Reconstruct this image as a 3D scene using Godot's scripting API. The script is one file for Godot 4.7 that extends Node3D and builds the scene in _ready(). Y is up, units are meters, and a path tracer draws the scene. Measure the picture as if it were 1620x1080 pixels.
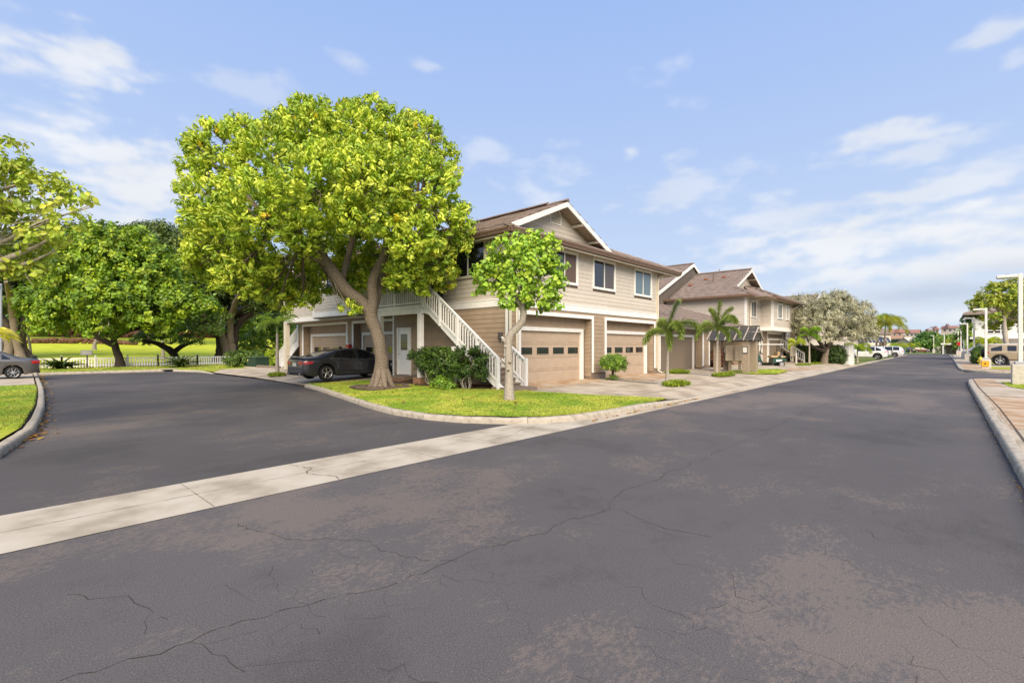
extends Node3D

# ---------------------------------------------------------------- mesh collector
class G:
	var v := PackedVector3Array()
	var n := PackedVector3Array()
	var c := PackedColorArray()
	var t := PackedVector2Array()
	var ix := PackedInt32Array()
	var x := Transform3D.IDENTITY
	var col := Color.WHITE

	func put(p: Vector3, m: Vector3) -> int:
		var q := x * p
		v.append(q)
		n.append((x.basis * m).normalized())
		c.append(col)
		t.append(Vector2(q.x, q.z))
		return v.size() - 1

	func tri(a: Vector3, b: Vector3, d: Vector3) -> void:
		var m := (b - a).cross(d - a)
		if m.length_squared() < 1e-16:
			return
		m = m.normalized()
		var i := put(a, m)
		put(b, m)
		put(d, m)
		ix.append_array([i, i + 2, i + 1] if x.basis.determinant() > 0.0 else [i, i + 1, i + 2])

	func quad(a: Vector3, b: Vector3, d: Vector3, e: Vector3) -> void:
		var m := (d - a).cross(e - b)
		if m.length_squared() < 1e-16:
			return
		m = m.normalized()
		var i := put(a, m)
		put(b, m)
		put(d, m)
		put(e, m)
		ix.append_array([i, i + 2, i + 1, i, i + 3, i + 2] if x.basis.determinant() > 0.0 else [i, i + 1, i + 2, i, i + 2, i + 3])

	func box(at: Vector3, size: Vector3, bevel := 0.0) -> void:
		var h := size / 2.0
		if bevel <= 0.0:
			for k in 3:
				var a := Vector3.ZERO
				var b := Vector3.ZERO
				var d := Vector3.ZERO
				a[k] = h[k]
				b[(k + 1) % 3] = h[(k + 1) % 3]
				d[(k + 2) % 3] = h[(k + 2) % 3]
				quad(at + a - b - d, at + a + b - d, at + a + b + d, at + a - b + d)
				quad(at - a - b - d, at - a - b + d, at - a + b + d, at - a + b - d)
			return
		var w := minf(bevel, minf(h.x, minf(h.y, h.z)) * 0.9)
		var q := func(sx: int, sy: int, sz: int, k: int) -> Vector3:
			var s := Vector3(sx, sy, sz)
			var p := Vector3(sx * (h.x - w), sy * (h.y - w), sz * (h.z - w))
			p[k] = s[k] * h[k]
			return at + p
		for s in [1, -1]:
			var px: Array = [q.call(s, -1, -1, 0), q.call(s, 1, -1, 0), q.call(s, 1, 1, 0), q.call(s, -1, 1, 0)]
			var py: Array = [q.call(-1, s, -1, 1), q.call(-1, s, 1, 1), q.call(1, s, 1, 1), q.call(1, s, -1, 1)]
			var pz: Array = [q.call(-1, -1, s, 2), q.call(1, -1, s, 2), q.call(1, 1, s, 2), q.call(-1, 1, s, 2)]
			for f in [px, py, pz]:
				if s > 0:
					quad(f[0], f[1], f[2], f[3])
				else:
					quad(f[0], f[3], f[2], f[1])
			for r in [1, -1]:
				face(q.call(s, r, -1, 0), q.call(s, r, 1, 0), q.call(s, r, 1, 1), q.call(s, r, -1, 1), at)
				face(q.call(-1, s, r, 1), q.call(1, s, r, 1), q.call(1, s, r, 2), q.call(-1, s, r, 2), at)
				face(q.call(s, -1, r, 0), q.call(s, 1, r, 0), q.call(s, 1, r, 2), q.call(s, -1, r, 2), at)
				for o in [1, -1]:
					face3(q.call(s, r, o, 0), q.call(s, r, o, 1), q.call(s, r, o, 2), at)

	func face(a: Vector3, b: Vector3, d: Vector3, e: Vector3, middle: Vector3) -> void:
		if (d - a).cross(e - b).dot(a + d - middle * 2.0) >= 0.0:
			quad(a, b, d, e)
		else:
			quad(a, e, d, b)

	func face3(a: Vector3, b: Vector3, d: Vector3, middle: Vector3) -> void:
		if (b - a).cross(d - a).dot(a + b + d - middle * 3.0) >= 0.0:
			tri(a, b, d)
		else:
			tri(a, d, b)

	func prism(pts: Array, thick: Vector3) -> void:
		# a flat polygon (convex or not) and its copy moved by thick, with sides
		var m := Vector3.ZERO
		for i in pts.size():
			m += (pts[i] as Vector3).cross(pts[(i + 1) % pts.size()])
		var e := (pts[1] - pts[0] as Vector3).normalized()
		var o := m.normalized().cross(e)
		var flat := PackedVector2Array()
		for p in pts:
			flat.append(Vector2((p - pts[0]).dot(e), (p - pts[0]).dot(o)))
		var tris := Geometry2D.triangulate_polygon(flat)
		var mid := Vector3.ZERO
		for p in pts:
			mid += p / float(pts.size())
		mid += thick / 2.0
		for k in range(0, tris.size(), 3):
			var a: Vector3 = pts[tris[k]]
			var b: Vector3 = pts[tris[k + 1]]
			var d: Vector3 = pts[tris[k + 2]]
			if (b - a).cross(d - a).dot(thick) > 0.0:
				var z := b
				b = d
				d = z
			tri(a, b, d)
			tri(a + thick, d + thick, b + thick)
		var turn := m.dot(thick) > 0.0
		for i in pts.size():
			var a: Vector3 = pts[i]
			var b: Vector3 = pts[(i + 1) % pts.size()]
			if turn:
				quad(a, b, b + thick, a + thick)
			else:
				quad(a, a + thick, b + thick, b)

	func bar(a: Vector3, b: Vector3, w: float, h: float, up := Vector3.UP, bevel := 0.0) -> void:
		var keep := x
		var z := (b - a).normalized()
		var s := up.cross(z)
		if s.length() < 0.01:
			s = Vector3.RIGHT.cross(z)
		s = s.normalized()
		x = x * Transform3D(Basis(s, z.cross(s), z), (a + b) / 2.0)
		box(Vector3.ZERO, Vector3(w, h, a.distance_to(b)), bevel)
		x = keep

	func grid(rows: Array, wrap := false) -> void:
		# smooth surface; rows of equal length; outside where (along row) x (to next row) points
		var nr := rows.size()
		var nc: int = rows[0].size()
		var first := v.size()
		for r in nr:
			for k in nc:
				var a: Vector3 = rows[r][k + 1 if k + 1 < nc else (1 if wrap else k)]
				var b: Vector3 = rows[r][k - 1 if k > 0 else (nc - 2 if wrap else 0)]
				var d: Vector3 = rows[mini(r + 1, nr - 1)][k]
				var e: Vector3 = rows[maxi(r - 1, 0)][k]
				var m := (a - b).cross(d - e)
				if m.length_squared() < 1e-18:
					m = (a - b).cross(rows[mini(r + 1, nr - 1)][(k + 1) % nc] - rows[maxi(r - 1, 0)][(k + 1) % nc])
				put(rows[r][k], m if m.length_squared() > 1e-18 else Vector3.UP)
		for r in nr - 1:
			for k in nc - 1:
				var i := first + r * nc + k
				ix.append_array([i, i + nc + 1, i + 1, i, i + nc, i + nc + 1])

	func tube(pts: Array, radii: Array, sides := 8, caps := true, rough := 0.0, noise: FastNoiseLite = null) -> void:
		var rows := []
		var s := Vector3.ZERO
		for i in pts.size():
			var d: Vector3 = ((pts[mini(i + 1, pts.size() - 1)] - pts[maxi(i - 1, 0)]) as Vector3).normalized()
			if i == 0:
				s = d.cross(Vector3(0.31, 0.2, 0.93)).normalized()
			else:
				s = (s - d * s.dot(d)).normalized()
			var o := d.cross(s)
			var row := PackedVector3Array()
			for k in sides + 1:
				var a := TAU * (k % sides) / sides
				var p: Vector3 = s * cos(a) + o * sin(a)
				var rr: float = radii[i]
				if noise:
					rr *= 1.0 + rough * noise.get_noise_3dv(pts[i] as Vector3 + p * rr)
				row.append(pts[i] + p * rr)
			rows.append(row)
		grid(rows, true)
		if caps:
			for k in sides:
				tri(pts[0], rows[0][k + 1], rows[0][k])
				tri(pts[-1], rows[-1][k], rows[-1][k + 1])

	func lathe(profile: Array, axis: Vector3, at: Vector3, sides := 20) -> void:
		# profile: Vector2(radius, along)
		var s := axis.cross(Vector3(0.3, 0.9, 0.2)).normalized()
		var o := axis.cross(s)
		var rows := []
		for p in profile:
			var row := PackedVector3Array()
			for k in sides + 1:
				var a := TAU * (k % sides) / sides
				row.append(at + axis * p.y + (s * cos(a) + o * sin(a)) * p.x)
			rows.append(row)
		grid(rows, true)

	func sheet(poly: PackedVector2Array, height: Callable, step := 0.0) -> void:
		var pts := PackedVector2Array(poly)
		if step > 0.0:
			pts = PackedVector2Array()
			for i in poly.size():
				var a := poly[i]
				var b := poly[(i + 1) % poly.size()]
				var k := maxi(1, int(a.distance_to(b) / step))
				for j in k:
					pts.append(a.lerp(b, float(j) / k))
			var edge := PackedVector2Array(pts)
			var r := Rect2(poly[0], Vector2.ZERO)
			for p in poly:
				r = r.expand(p)
			var yy := r.position.y + step / 2.0
			while yy < r.end.y:
				var xx := r.position.x + step / 2.0
				while xx < r.end.x:
					var p := Vector2(xx + 0.013 * sin(yy * 9.0), yy + 0.013 * sin(xx * 7.0))
					if Geometry2D.is_point_in_polygon(p, poly):
						var far := true
						for e in edge:
							if e.distance_squared_to(p) < step * step * 0.16:
								far = false
								break
						if far:
							pts.append(p)
					xx += step
				yy += step
		var tris := Geometry2D.triangulate_polygon(pts) if step <= 0.0 else Geometry2D.triangulate_delaunay(pts)
		var first := v.size()
		for p in pts:
			var h: float = height.call(p)
			var m := Vector3(h - height.call(p + Vector2(0.05, 0)), 0.05, h - height.call(p + Vector2(0, 0.05)))
			put(Vector3(p.x, h, p.y), m)
		for k in range(0, tris.size(), 3):
			var a := pts[tris[k]]
			var b := pts[tris[k + 1]]
			var d := pts[tris[k + 2]]
			if step > 0.0 and not Geometry2D.is_point_in_polygon((a + b + d) / 3.0, poly):
				continue
			var area := (b - a).cross(d - a)
			if absf(area) < 1e-7:
				continue
			if area > 0.0:
				ix.append_array([first + tris[k], first + tris[k + 1], first + tris[k + 2]])
			else:
				ix.append_array([first + tris[k], first + tris[k + 2], first + tris[k + 1]])

	func mesh(mat: Material, uv2 = null) -> ArrayMesh:
		var a := []
		a.resize(Mesh.ARRAY_MAX)
		a[Mesh.ARRAY_VERTEX] = v
		a[Mesh.ARRAY_NORMAL] = n
		a[Mesh.ARRAY_COLOR] = c
		a[Mesh.ARRAY_TEX_UV] = t
		if uv2 != null:
			var u := PackedVector2Array()
			for p in v:
				u.append(uv2.call(p))
			a[Mesh.ARRAY_TEX_UV2] = u
		a[Mesh.ARRAY_INDEX] = ix
		var m := ArrayMesh.new()
		m.add_surface_from_arrays(Mesh.PRIMITIVE_TRIANGLES, a)
		m.surface_set_material(0, mat)
		return m

# ---------------------------------------------------------------- naming
var used := {}
var rng := RandomNumberGenerator.new()
var M := {}
const GAIN := 1.85
const EYE := Vector3(0, 1.75, 0)

func numbered(called: String) -> String:
	var k: int = used.get(called, 0)
	used[called] = k + 1
	return called if k == 0 else "%s_%03d" % [called, k]

func thing(called: String, label: String, category: String, at := Vector3.ZERO, turn := 0.0, group := "") -> Node3D:
	var o := Node3D.new()
	o.name = numbered(called)
	add_child(o, true)
	o.position = at
	o.rotation.y = turn
	tag(o, label, category, group)
	return o

func tag(o: Node3D, label: String, category: String, group := "", kind := "") -> Node3D:
	o.set_meta("label", label)
	o.set_meta("category", category)
	if group:
		o.set_meta("group", group)
	if kind:
		o.set_meta("kind", kind)
	return o

func part(called: String, g: G, mat: Material, parent: Node3D) -> MeshInstance3D:
	return use(called, g.mesh(mat), parent)

func use(called: String, m: Mesh, parent: Node3D, at := Transform3D.IDENTITY) -> MeshInstance3D:
	var o := MeshInstance3D.new()
	var k := 0
	o.name = called
	o.mesh = m
	o.transform = at
	if parent == self:
		o.name = numbered(called)
	else:
		if not parent.has_meta("_n"):
			parent.set_meta("_n", {})
		var seen: Dictionary = parent.get_meta("_n")
		k = seen.get(called, 0)
		seen[called] = k + 1
		if k:
			o.name = "%s_%03d" % [called, k]
	parent.add_child(o, true)
	return o

func struct(called: String, g: G, mat: Material, label: String, category := "", uv2 = null) -> MeshInstance3D:
	var o := use(called, g.mesh(mat, uv2), self)
	o.set_meta("kind", "structure")
	o.set_meta("label", label)
	o.set_meta("category", category if category else called.replace("_", " "))
	return o

func copy_of(o: Node3D, at: Vector3, turn: float, label: String, group := "") -> Node3D:
	var r: Node3D = o.duplicate()
	var base := String(o.name).rstrip("0123456789").rstrip("_")
	r.name = numbered(base)
	add_child(r, true)
	r.position = at
	r.rotation.y = turn
	r.set_meta("label", label)
	if group:
		r.set_meta("group", group)
	return r

func scatter(called: String, m: Mesh, places: Array, colors: PackedColorArray, parent: Node3D, stuff := true) -> MultiMeshInstance3D:
	var mm := MultiMesh.new()
	mm.transform_format = MultiMesh.TRANSFORM_3D
	mm.use_colors = true
	mm.mesh = m
	mm.instance_count = places.size()
	for i in places.size():
		mm.set_instance_transform(i, places[i])
		mm.set_instance_color(i, colors[i])
	var o := MultiMeshInstance3D.new()
	o.multimesh = mm
	o.name = numbered(called) if parent == self else called
	parent.add_child(o, true)
	if stuff:
		o.set_meta("kind", "stuff")
	return o

# ---------------------------------------------------------------- materials
func lin(r: float, g: float, b: float) -> Color:
	return Color(r, g, b).linear_to_srgb()

func ntex(seed_: int, freq: float, oct: int, cols: Array, offs: Array, size := 512, type := FastNoiseLite.TYPE_SIMPLEX_SMOOTH, normal := false, strength := 4.0) -> NoiseTexture2D:
	var f := FastNoiseLite.new()
	f.seed = seed_
	f.frequency = freq
	f.noise_type = type
	f.fractal_octaves = oct
	f.fractal_gain = 0.55
	var t := NoiseTexture2D.new()
	t.width = size
	t.height = size
	t.seamless = true
	t.normalize = true
	if normal:
		t.as_normal_map = true
		t.bump_strength = strength
	elif cols.size():
		var r := Gradient.new()
		r.offsets = PackedFloat32Array(offs)
		var cc := PackedColorArray()
		for k in cols:
			cc.append(k)
		r.colors = cc
		t.color_ramp = r
	t.noise = f
	return t

func mat(color: Color, rough := 0.8, spec := 0.4) -> StandardMaterial3D:
	var m := StandardMaterial3D.new()
	m.albedo_color = color
	m.roughness = rough
	m.metallic_specular = spec
	return m

func tri_mat(tex: Texture2D, scale: float, rough := 0.85, bump: Texture2D = null, bump_cm := 0.3, tint := Color.WHITE) -> StandardMaterial3D:
	var m := mat(tint, rough, 0.35)
	m.albedo_texture = tex
	m.uv1_triplanar = true
	m.uv1_world_triplanar = true
	m.uv1_scale = Vector3.ONE * scale
	if bump:
		m.heightmap_enabled = true
		m.heightmap_texture = bump
		m.heightmap_scale = bump_cm
	return m

func leaf_mat(through := 0.5, rough := 0.45) -> StandardMaterial3D:
	var m := mat(Color.WHITE, rough, 0.45)
	m.vertex_color_use_as_albedo = true
	m.cull_mode = BaseMaterial3D.CULL_DISABLED
	m.backlight_enabled = true
	m.backlight = Color(through, through, through * 0.7).linear_to_srgb()
	return m

func speck(a: Color, b: Color, seed_: int, freq := 0.02, oct := 5) -> NoiseTexture2D:
	return ntex(seed_, freq, oct, [a, b], [0.15, 0.85])

func make_materials() -> void:
	var grain := ntex(3, 0.35, 2, [Color.BLACK, Color.WHITE], [0.0, 1.0], 512)
	var fine := ntex(4, 0.08, 4, [Color.BLACK, Color.WHITE], [0.0, 1.0], 512)
	var plank := ntex(5, 0.03, 5, [Color.BLACK, Color.WHITE], [0.1, 0.9], 512)
	M.grain = grain
	# siding: upper pale, lower brown, each with faint grime
	for k in 3:
		var s: float = [1.0, 0.96, 1.04][k]
		var q: float = [1.0, 0.87, 1.12][k]
		M["pale_siding%d" % k] = tri_mat(speck(lin(0.5 * s, 0.452 * s, 0.392 * s), lin(0.55 * s, 0.498 * s, 0.434 * s), 10, 0.012), 0.35, 0.75, plank, 0.05)
		M["brown_siding%d" % k] = tri_mat(speck(lin(0.3 * s, 0.225 * s, 0.158 * s), lin(0.35 * s, 0.265 * s, 0.19 * s), 20, 0.012), 0.35, 0.75, plank, 0.05)
		M["roof%d" % k] = tri_mat(speck(lin(0.17 * q, 0.128 * q, 0.108 * q), lin(0.3 * q, 0.24 * q, 0.208 * q), 30 + k, 0.03), 0.7, 0.92, fine, 0.4)
	M.white = tri_mat(speck(lin(0.7, 0.685, 0.655), lin(0.78, 0.765, 0.735), 40, 0.01), 0.4, 0.6)
	M.cream = tri_mat(speck(lin(0.55, 0.5, 0.4), lin(0.63, 0.57, 0.46), 41, 0.01), 0.4, 0.6)
	M.garage = tri_mat(speck(lin(0.41, 0.318, 0.236), lin(0.44, 0.344, 0.257), 42, 0.01), 0.4, 0.62)
	M.gutter = mat(lin(0.16, 0.098, 0.068), 0.45)
	M.soffit = tri_mat(speck(lin(0.32, 0.26, 0.19), lin(0.37, 0.3, 0.22), 43, 0.02), 0.5, 0.8)
	M.core = mat(lin(0.2, 0.16, 0.12), 0.9)
	M.grey_wall = tri_mat(speck(lin(0.12, 0.1, 0.085), lin(0.15, 0.125, 0.105), 44, 0.01), 0.4, 0.85)
	M.glass = mat(lin(0.012, 0.013, 0.016), 0.06, 0.7)
	M.glass_blind = mat(lin(0.075, 0.055, 0.042), 0.12, 0.6)
	M.glass_pale = mat(lin(0.1, 0.15, 0.17), 0.1, 0.7)
	M.blind = mat(lin(0.14, 0.085, 0.06), 0.5)
	M.stem_wall = tri_mat(speck(lin(0.19, 0.145, 0.108), lin(0.27, 0.21, 0.16), 45, 0.015), 0.5, 0.9, fine, 0.3)
	M.concrete = tri_mat(ntex(50, 0.0035, 6, [lin(0.3, 0.245, 0.18), lin(0.43, 0.36, 0.275), lin(0.5, 0.435, 0.345)], [0.15, 0.5, 0.9], 1024), 0.17, 0.9, grain, 0.12)
	M.strip = tri_mat(ntex(51, 0.003, 6, [lin(0.33, 0.285, 0.22), lin(0.45, 0.395, 0.315), lin(0.5, 0.45, 0.37)], [0.15, 0.5, 0.85], 1024), 0.35, 0.9, grain, 0.15)
	M.rust_concrete = tri_mat(ntex(52, 0.0035, 6, [lin(0.34, 0.2, 0.1), lin(0.45, 0.33, 0.22), lin(0.5, 0.42, 0.32)], [0.2, 0.55, 0.9], 1024), 0.25, 0.9, grain, 0.12)
	M.kerb = tri_mat(ntex(53, 0.012, 6, [lin(0.24, 0.205, 0.16), lin(0.39, 0.345, 0.28), lin(0.47, 0.425, 0.355)], [0.08, 0.4, 0.9], 1024), 0.4, 0.9, grain, 0.1)
	M.soil = tri_mat(speck(lin(0.05, 0.028, 0.016), lin(0.13, 0.075, 0.045), 54, 0.05), 1.0, 0.95, fine, 1.5)
	M.gravel = tri_mat(ntex(55, 0.15, 2, [lin(0.08, 0.07, 0.06), lin(0.3, 0.27, 0.23)], [0.2, 0.8]), 2.0, 0.95, fine, 1.5)
	M.lawn = tri_mat(ntex(56, 0.012, 6, [lin(0.25, 0.31, 0.024), lin(0.34, 0.38, 0.034), lin(0.43, 0.41, 0.06)], [0.2, 0.55, 0.9], 1024), 0.3, 0.95, fine, 1.0)
	M.field = tri_mat(ntex(57, 0.01, 5, [lin(0.36, 0.43, 0.018), lin(0.46, 0.52, 0.03), lin(0.55, 0.54, 0.06)], [0.2, 0.5, 0.9], 1024), 0.04, 0.95)
	M.earth = tri_mat(ntex(58, 0.01, 5, [lin(0.1, 0.14, 0.025), lin(0.17, 0.2, 0.05)], [0.2, 0.9]), 0.08, 0.95)
	M.blade = leaf_mat(0.4, 0.6)
	M.leaf = leaf_mat(0.6, 0.42)
	M.leaf_dark = leaf_mat(0.45, 0.4)
	M.leaf_silver = leaf_mat(0.35, 0.7)
	M.bark = tri_mat(ntex(60, 0.02, 6, [lin(0.08, 0.062, 0.047), lin(0.2, 0.158, 0.118), lin(0.36, 0.3, 0.235)], [0.15, 0.5, 0.9], 1024), 0.9, 0.95, fine, 2.0)
	M.bark_pale = tri_mat(ntex(61, 0.02, 6, [lin(0.16, 0.13, 0.1), lin(0.36, 0.315, 0.26), lin(0.48, 0.43, 0.37)], [0.1, 0.45, 0.85], 1024), 0.9, 0.95, fine, 1.2)
	M.bark_dark = tri_mat(ntex(62, 0.03, 5, [lin(0.025, 0.02, 0.016), lin(0.1, 0.078, 0.06)], [0.2, 0.9]), 0.6, 0.95, fine, 2.0)
	M.bark_mottled = tri_mat(ntex(63, 0.03, 5, [lin(0.03, 0.026, 0.02), lin(0.21, 0.175, 0.13), lin(0.5, 0.46, 0.4)], [0.25, 0.5, 0.8], 1024), 0.7, 0.95, fine, 2.0)
	M.rubber = mat(lin(0.012, 0.012, 0.013), 0.85)
	M.black = mat(lin(0.01, 0.01, 0.011), 0.5)
	M.metal = mat(lin(0.55, 0.55, 0.56), 0.3)
	M.metal.metallic = 0.9
	M.red_light = mat(lin(0.42, 0.008, 0.01), 0.15, 0.7)
	M.clear_light = mat(lin(0.6, 0.6, 0.62), 0.1, 0.7)
	M.dark_metal = mat(lin(0.075, 0.07, 0.065), 0.5)
	M.pole = tri_mat(speck(lin(0.66, 0.64, 0.6), lin(0.74, 0.72, 0.68), 70, 0.02), 0.5, 0.55)
	M.red = mat(lin(0.5, 0.02, 0.02), 0.35)
	M.yellow = mat(lin(0.75, 0.36, 0.02), 0.5)
	M.rock = tri_mat(ntex(71, 0.03, 5, [lin(0.06, 0.035, 0.022), lin(0.17, 0.085, 0.05), lin(0.26, 0.16, 0.1)], [0.2, 0.55, 0.9]), 0.3, 0.95, fine, 3.0)
	M.plinth = tri_mat(speck(lin(0.5, 0.45, 0.38), lin(0.63, 0.58, 0.5), 72, 0.02), 0.6, 0.9, fine, 0.3)
	M.cabinet = mat(lin(0.025, 0.05, 0.035), 0.5)
	M.tan_wall = tri_mat(speck(lin(0.3, 0.235, 0.17), lin(0.35, 0.275, 0.2), 73, 0.01), 0.4, 0.8)
	M.far_wall = tri_mat(speck(lin(0.55, 0.48, 0.42), lin(0.62, 0.55, 0.48), 74, 0.01), 0.2, 0.8)

func paint(r: float, g: float, b: float, metallic := 0.0) -> StandardMaterial3D:
	var m := mat(lin(r, g, b), 0.35, 0.5)
	m.metallic = metallic
	m.clearcoat_enabled = true
	m.clearcoat = 1.0
	m.clearcoat_roughness = 0.04
	return m

# ---------------------------------------------------------------- camera, sky, sun
const EXPOSURE := 4.2

func view_dir(px: float, py: float) -> Vector3:
	return (Vector3(-0.6711, 0, -0.7413) + Vector3(0.7413, 0, -0.6711) * (px - 810.0) / 760.0 + Vector3.UP * (548.0 - py) / 760.0).normalized()

func make_sky() -> void:
	var cam := Camera3D.new()
	cam.name = "camera"
	cam.near = 0.1
	cam.far = 1500.0
	cam.projection = Camera3D.PROJECTION_FRUSTUM
	cam.size = 2.0 * 0.1 * 540.0 / 760.0
	cam.frustum_offset = Vector2(0, 0.1 * 8.0 / 760.0)
	cam.position = EYE
	cam.rotation.y = deg_to_rad(42.153)
	add_child(cam)
	var w := 2048
	var h := 1024
	var data := PackedFloat32Array()
	data.resize(w * h * 3)
	var f1 := FastNoiseLite.new()
	f1.seed = 11
	f1.frequency = 1.1
	f1.fractal_octaves = 6
	f1.fractal_gain = 0.56
	f1.noise_type = FastNoiseLite.TYPE_SIMPLEX_SMOOTH
	var f2 := FastNoiseLite.new()
	f2.seed = 29
	f2.frequency = 0.35
	f2.fractal_octaves = 3
	var f3 := FastNoiseLite.new()
	f3.seed = 5
	f3.frequency = 4.0
	f3.fractal_octaves = 6
	f3.fractal_gain = 0.6
	# the banks of cloud that the photograph shows: centre (as a bearing), half width and height in radians, thickness
	var banks := []
	for b in [[95, 92, 95, 42, 0.9], [60, 232, 120, 40, 0.42], [205, 280, 145, 78, 0.95], [405, 138, 80, 30, 0.34], [556, 96, 30, 14, 0.42], [668, 104, 30, 12, 0.4], [765, 240, 50, 28, 0.45], [880, 262, 60, 36, 0.42], [1000, 240, 16, 11, 0.6], [1085, 300, 110, 45, 0.5], [1410, 214, 85, 20, 0.75], [1440, 243, 110, 15, 0.6], [1500, 298, 140, 17, 0.72], [1590, 262, 60, 20, 0.55], [1568, 50, 34, 14, 0.6], [1610, 95, 20, 12, 0.4], [1235, 345, 110, 36, 0.6], [1340, 385, 190, 44, 0.95], [1480, 365, 150, 40, 1.0], [1590, 400, 110, 50, 1.0], [1440, 425, 170, 30, 0.9], [1560, 500, 150, 18, 0.8], [110, 350, 190, 60, 0.55], [1560, 345, 120, 30, 0.7], [1470, 455, 160, 45, 0.7]]:
		var d := view_dir(b[0], b[1])
		banks.append([atan2(d.x, -d.z), asin(d.y), b[2] / 760.0 * 0.82, b[3] / 760.0 * 0.82, b[4]])
	var greys := []
	for b in [[1510, 462, 130, 20, 0.75], [1420, 478, 90, 12, 0.45], [1600, 430, 60, 16, 0.4]]:
		var d := view_dir(b[0], b[1])
		greys.append([atan2(d.x, -d.z), asin(d.y), b[2] / 760.0 * 0.82, b[3] / 760.0 * 0.82, b[4]])
	for j in h:
		var up := PI / 2.0 - PI * (j + 0.5) / h
		var e := maxf(up, 0.0)
		var s := sin(e)
		var t := pow(1.0 - s, 2.0)
		var base := Vector3(0.29, 0.46, 0.89).lerp(Vector3(0.7, 0.82, 0.96), t)
		base = base.lerp(Vector3(0.66, 0.74, 0.84), pow(1.0 - s, 14.0) * 0.6)
		for i in w:
			var at := (j * w + i) * 3
			if up < -0.03:
				data[at] = 0.3
				data[at + 1] = 0.3
				data[at + 2] = 0.28
				continue
			var az := TAU * (i + 0.5) / w
			if az > PI:
				az -= TAU
			var dx := sin(az) * cos(e)
			var dz := -cos(az) * cos(e)
			var p := Vector3(dx * 2.4, s * 5.0, dz * 2.4)
			var big := f1.get_noise_3dv(p)
			var wide := f2.get_noise_3dv(p)
			var cover := smoothstep(0.5, 0.85, big + wide * 0.5 + 0.1 * t) * (0.3 + 0.4 * t)
			var edge := f3.get_noise_3d(dx * 2.2, s * 6.5, dz * 2.2) * 0.9
			var bank := 0.0
			for b in banks:
				var a: float = (az - b[0]) / b[2]
				var o: float = (e - b[1]) / b[3]
				var r := a * a + o * o
				if r < 4.0:
					bank = maxf(bank, b[4] * smoothstep(1.35, 0.25, sqrt(r) * 1.05 - edge * 1.5 + 0.1))
			cover = clampf(maxf(cover, bank * 0.95), 0.0, 1.0)
			var grey := 0.0
			for b in greys:
				var a: float = (az - b[0]) / b[2]
				var o: float = (e - b[1]) / b[3]
				var r := a * a + o * o
				if r < 4.0:
					grey = maxf(grey, b[4] * smoothstep(1.7, 0.0, sqrt(r) - edge * 0.5))
			var lit := Vector3(0.9, 0.92, 0.96) * (0.97 + 0.1 * big)
			var low := Vector3(0.42, 0.51, 0.68)
			grey = maxf(grey, smoothstep(0.1, 0.5, wide) * t * t * 0.25)
			var c := base.lerp(lit.lerp(low, clampf(grey, 0.0, 1.0)), maxf(cover, grey * 0.85))
			data[at] = c.x / EXPOSURE
			data[at + 1] = c.y / EXPOSURE
			data[at + 2] = c.z / EXPOSURE
	var im := Image.create_from_data(w, h, false, Image.FORMAT_RGBF, data.to_byte_array())
	var pano := PanoramaSkyMaterial.new()
	pano.panorama = ImageTexture.create_from_image(im)
	var sky := Sky.new()
	sky.sky_material = pano
	var env := Environment.new()
	env.background_mode = Environment.BG_SKY
	env.sky = sky
	env.tonemap_mode = Environment.TONE_MAPPER_LINEAR
	env.tonemap_exposure = EXPOSURE
	env.sdfgi_enabled = true
	env.ssao_enabled = true
	env.ssil_enabled = true
	var we := WorldEnvironment.new()
	we.name = "world_environment"
	we.environment = env
	add_child(we)
	var sun := DirectionalLight3D.new()
	sun.name = "sun"
	sun.light_energy = 0.5
	sun.light_color = Color(1.0, 0.935, 0.83)
	sun.light_angular_distance = 50.0
	sun.shadow_enabled = true
	add_child(sun)
	sun.look_at_from_position(Vector3(0.8, 0.86, 0.74) * 50.0, Vector3.ZERO)

# ---------------------------------------------------------------- ground, roads, kerbs, lawns
var kerb_corner := PackedVector2Array([Vector2(-20.5, -9.35), Vector2(-18.6, -9.0), Vector2(-16.4, -8.45), Vector2(-14.0, -7.85), Vector2(-12.2, -7.4), Vector2(-10.6, -7.1), Vector2(-9.3, -7.12), Vector2(-8.2, -7.42), Vector2(-7.3, -7.98), Vector2(-6.75, -8.7), Vector2(-6.45, -9.6), Vector2(-6.34, -11.0), Vector2(-6.3, -13.2), Vector2(-6.3, -15.2)])

func lot(p: Vector2) -> float:
	var a := clampf((-6.42 - p.x) / 5.4, 0.0, 1.0)
	var edge := -7.0 + clampf((-10.6 - p.x) / 10.0, 0.0, 1.0) * -2.4
	var b := clampf((edge - p.y) / 4.0, 0.0, 1.0)
	return 0.13 + 0.15 * minf(a, b) - 0.085 * smoothstep(-7.6, -6.42, p.x) * smoothstep(-14.0, -15.8, p.y)

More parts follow.
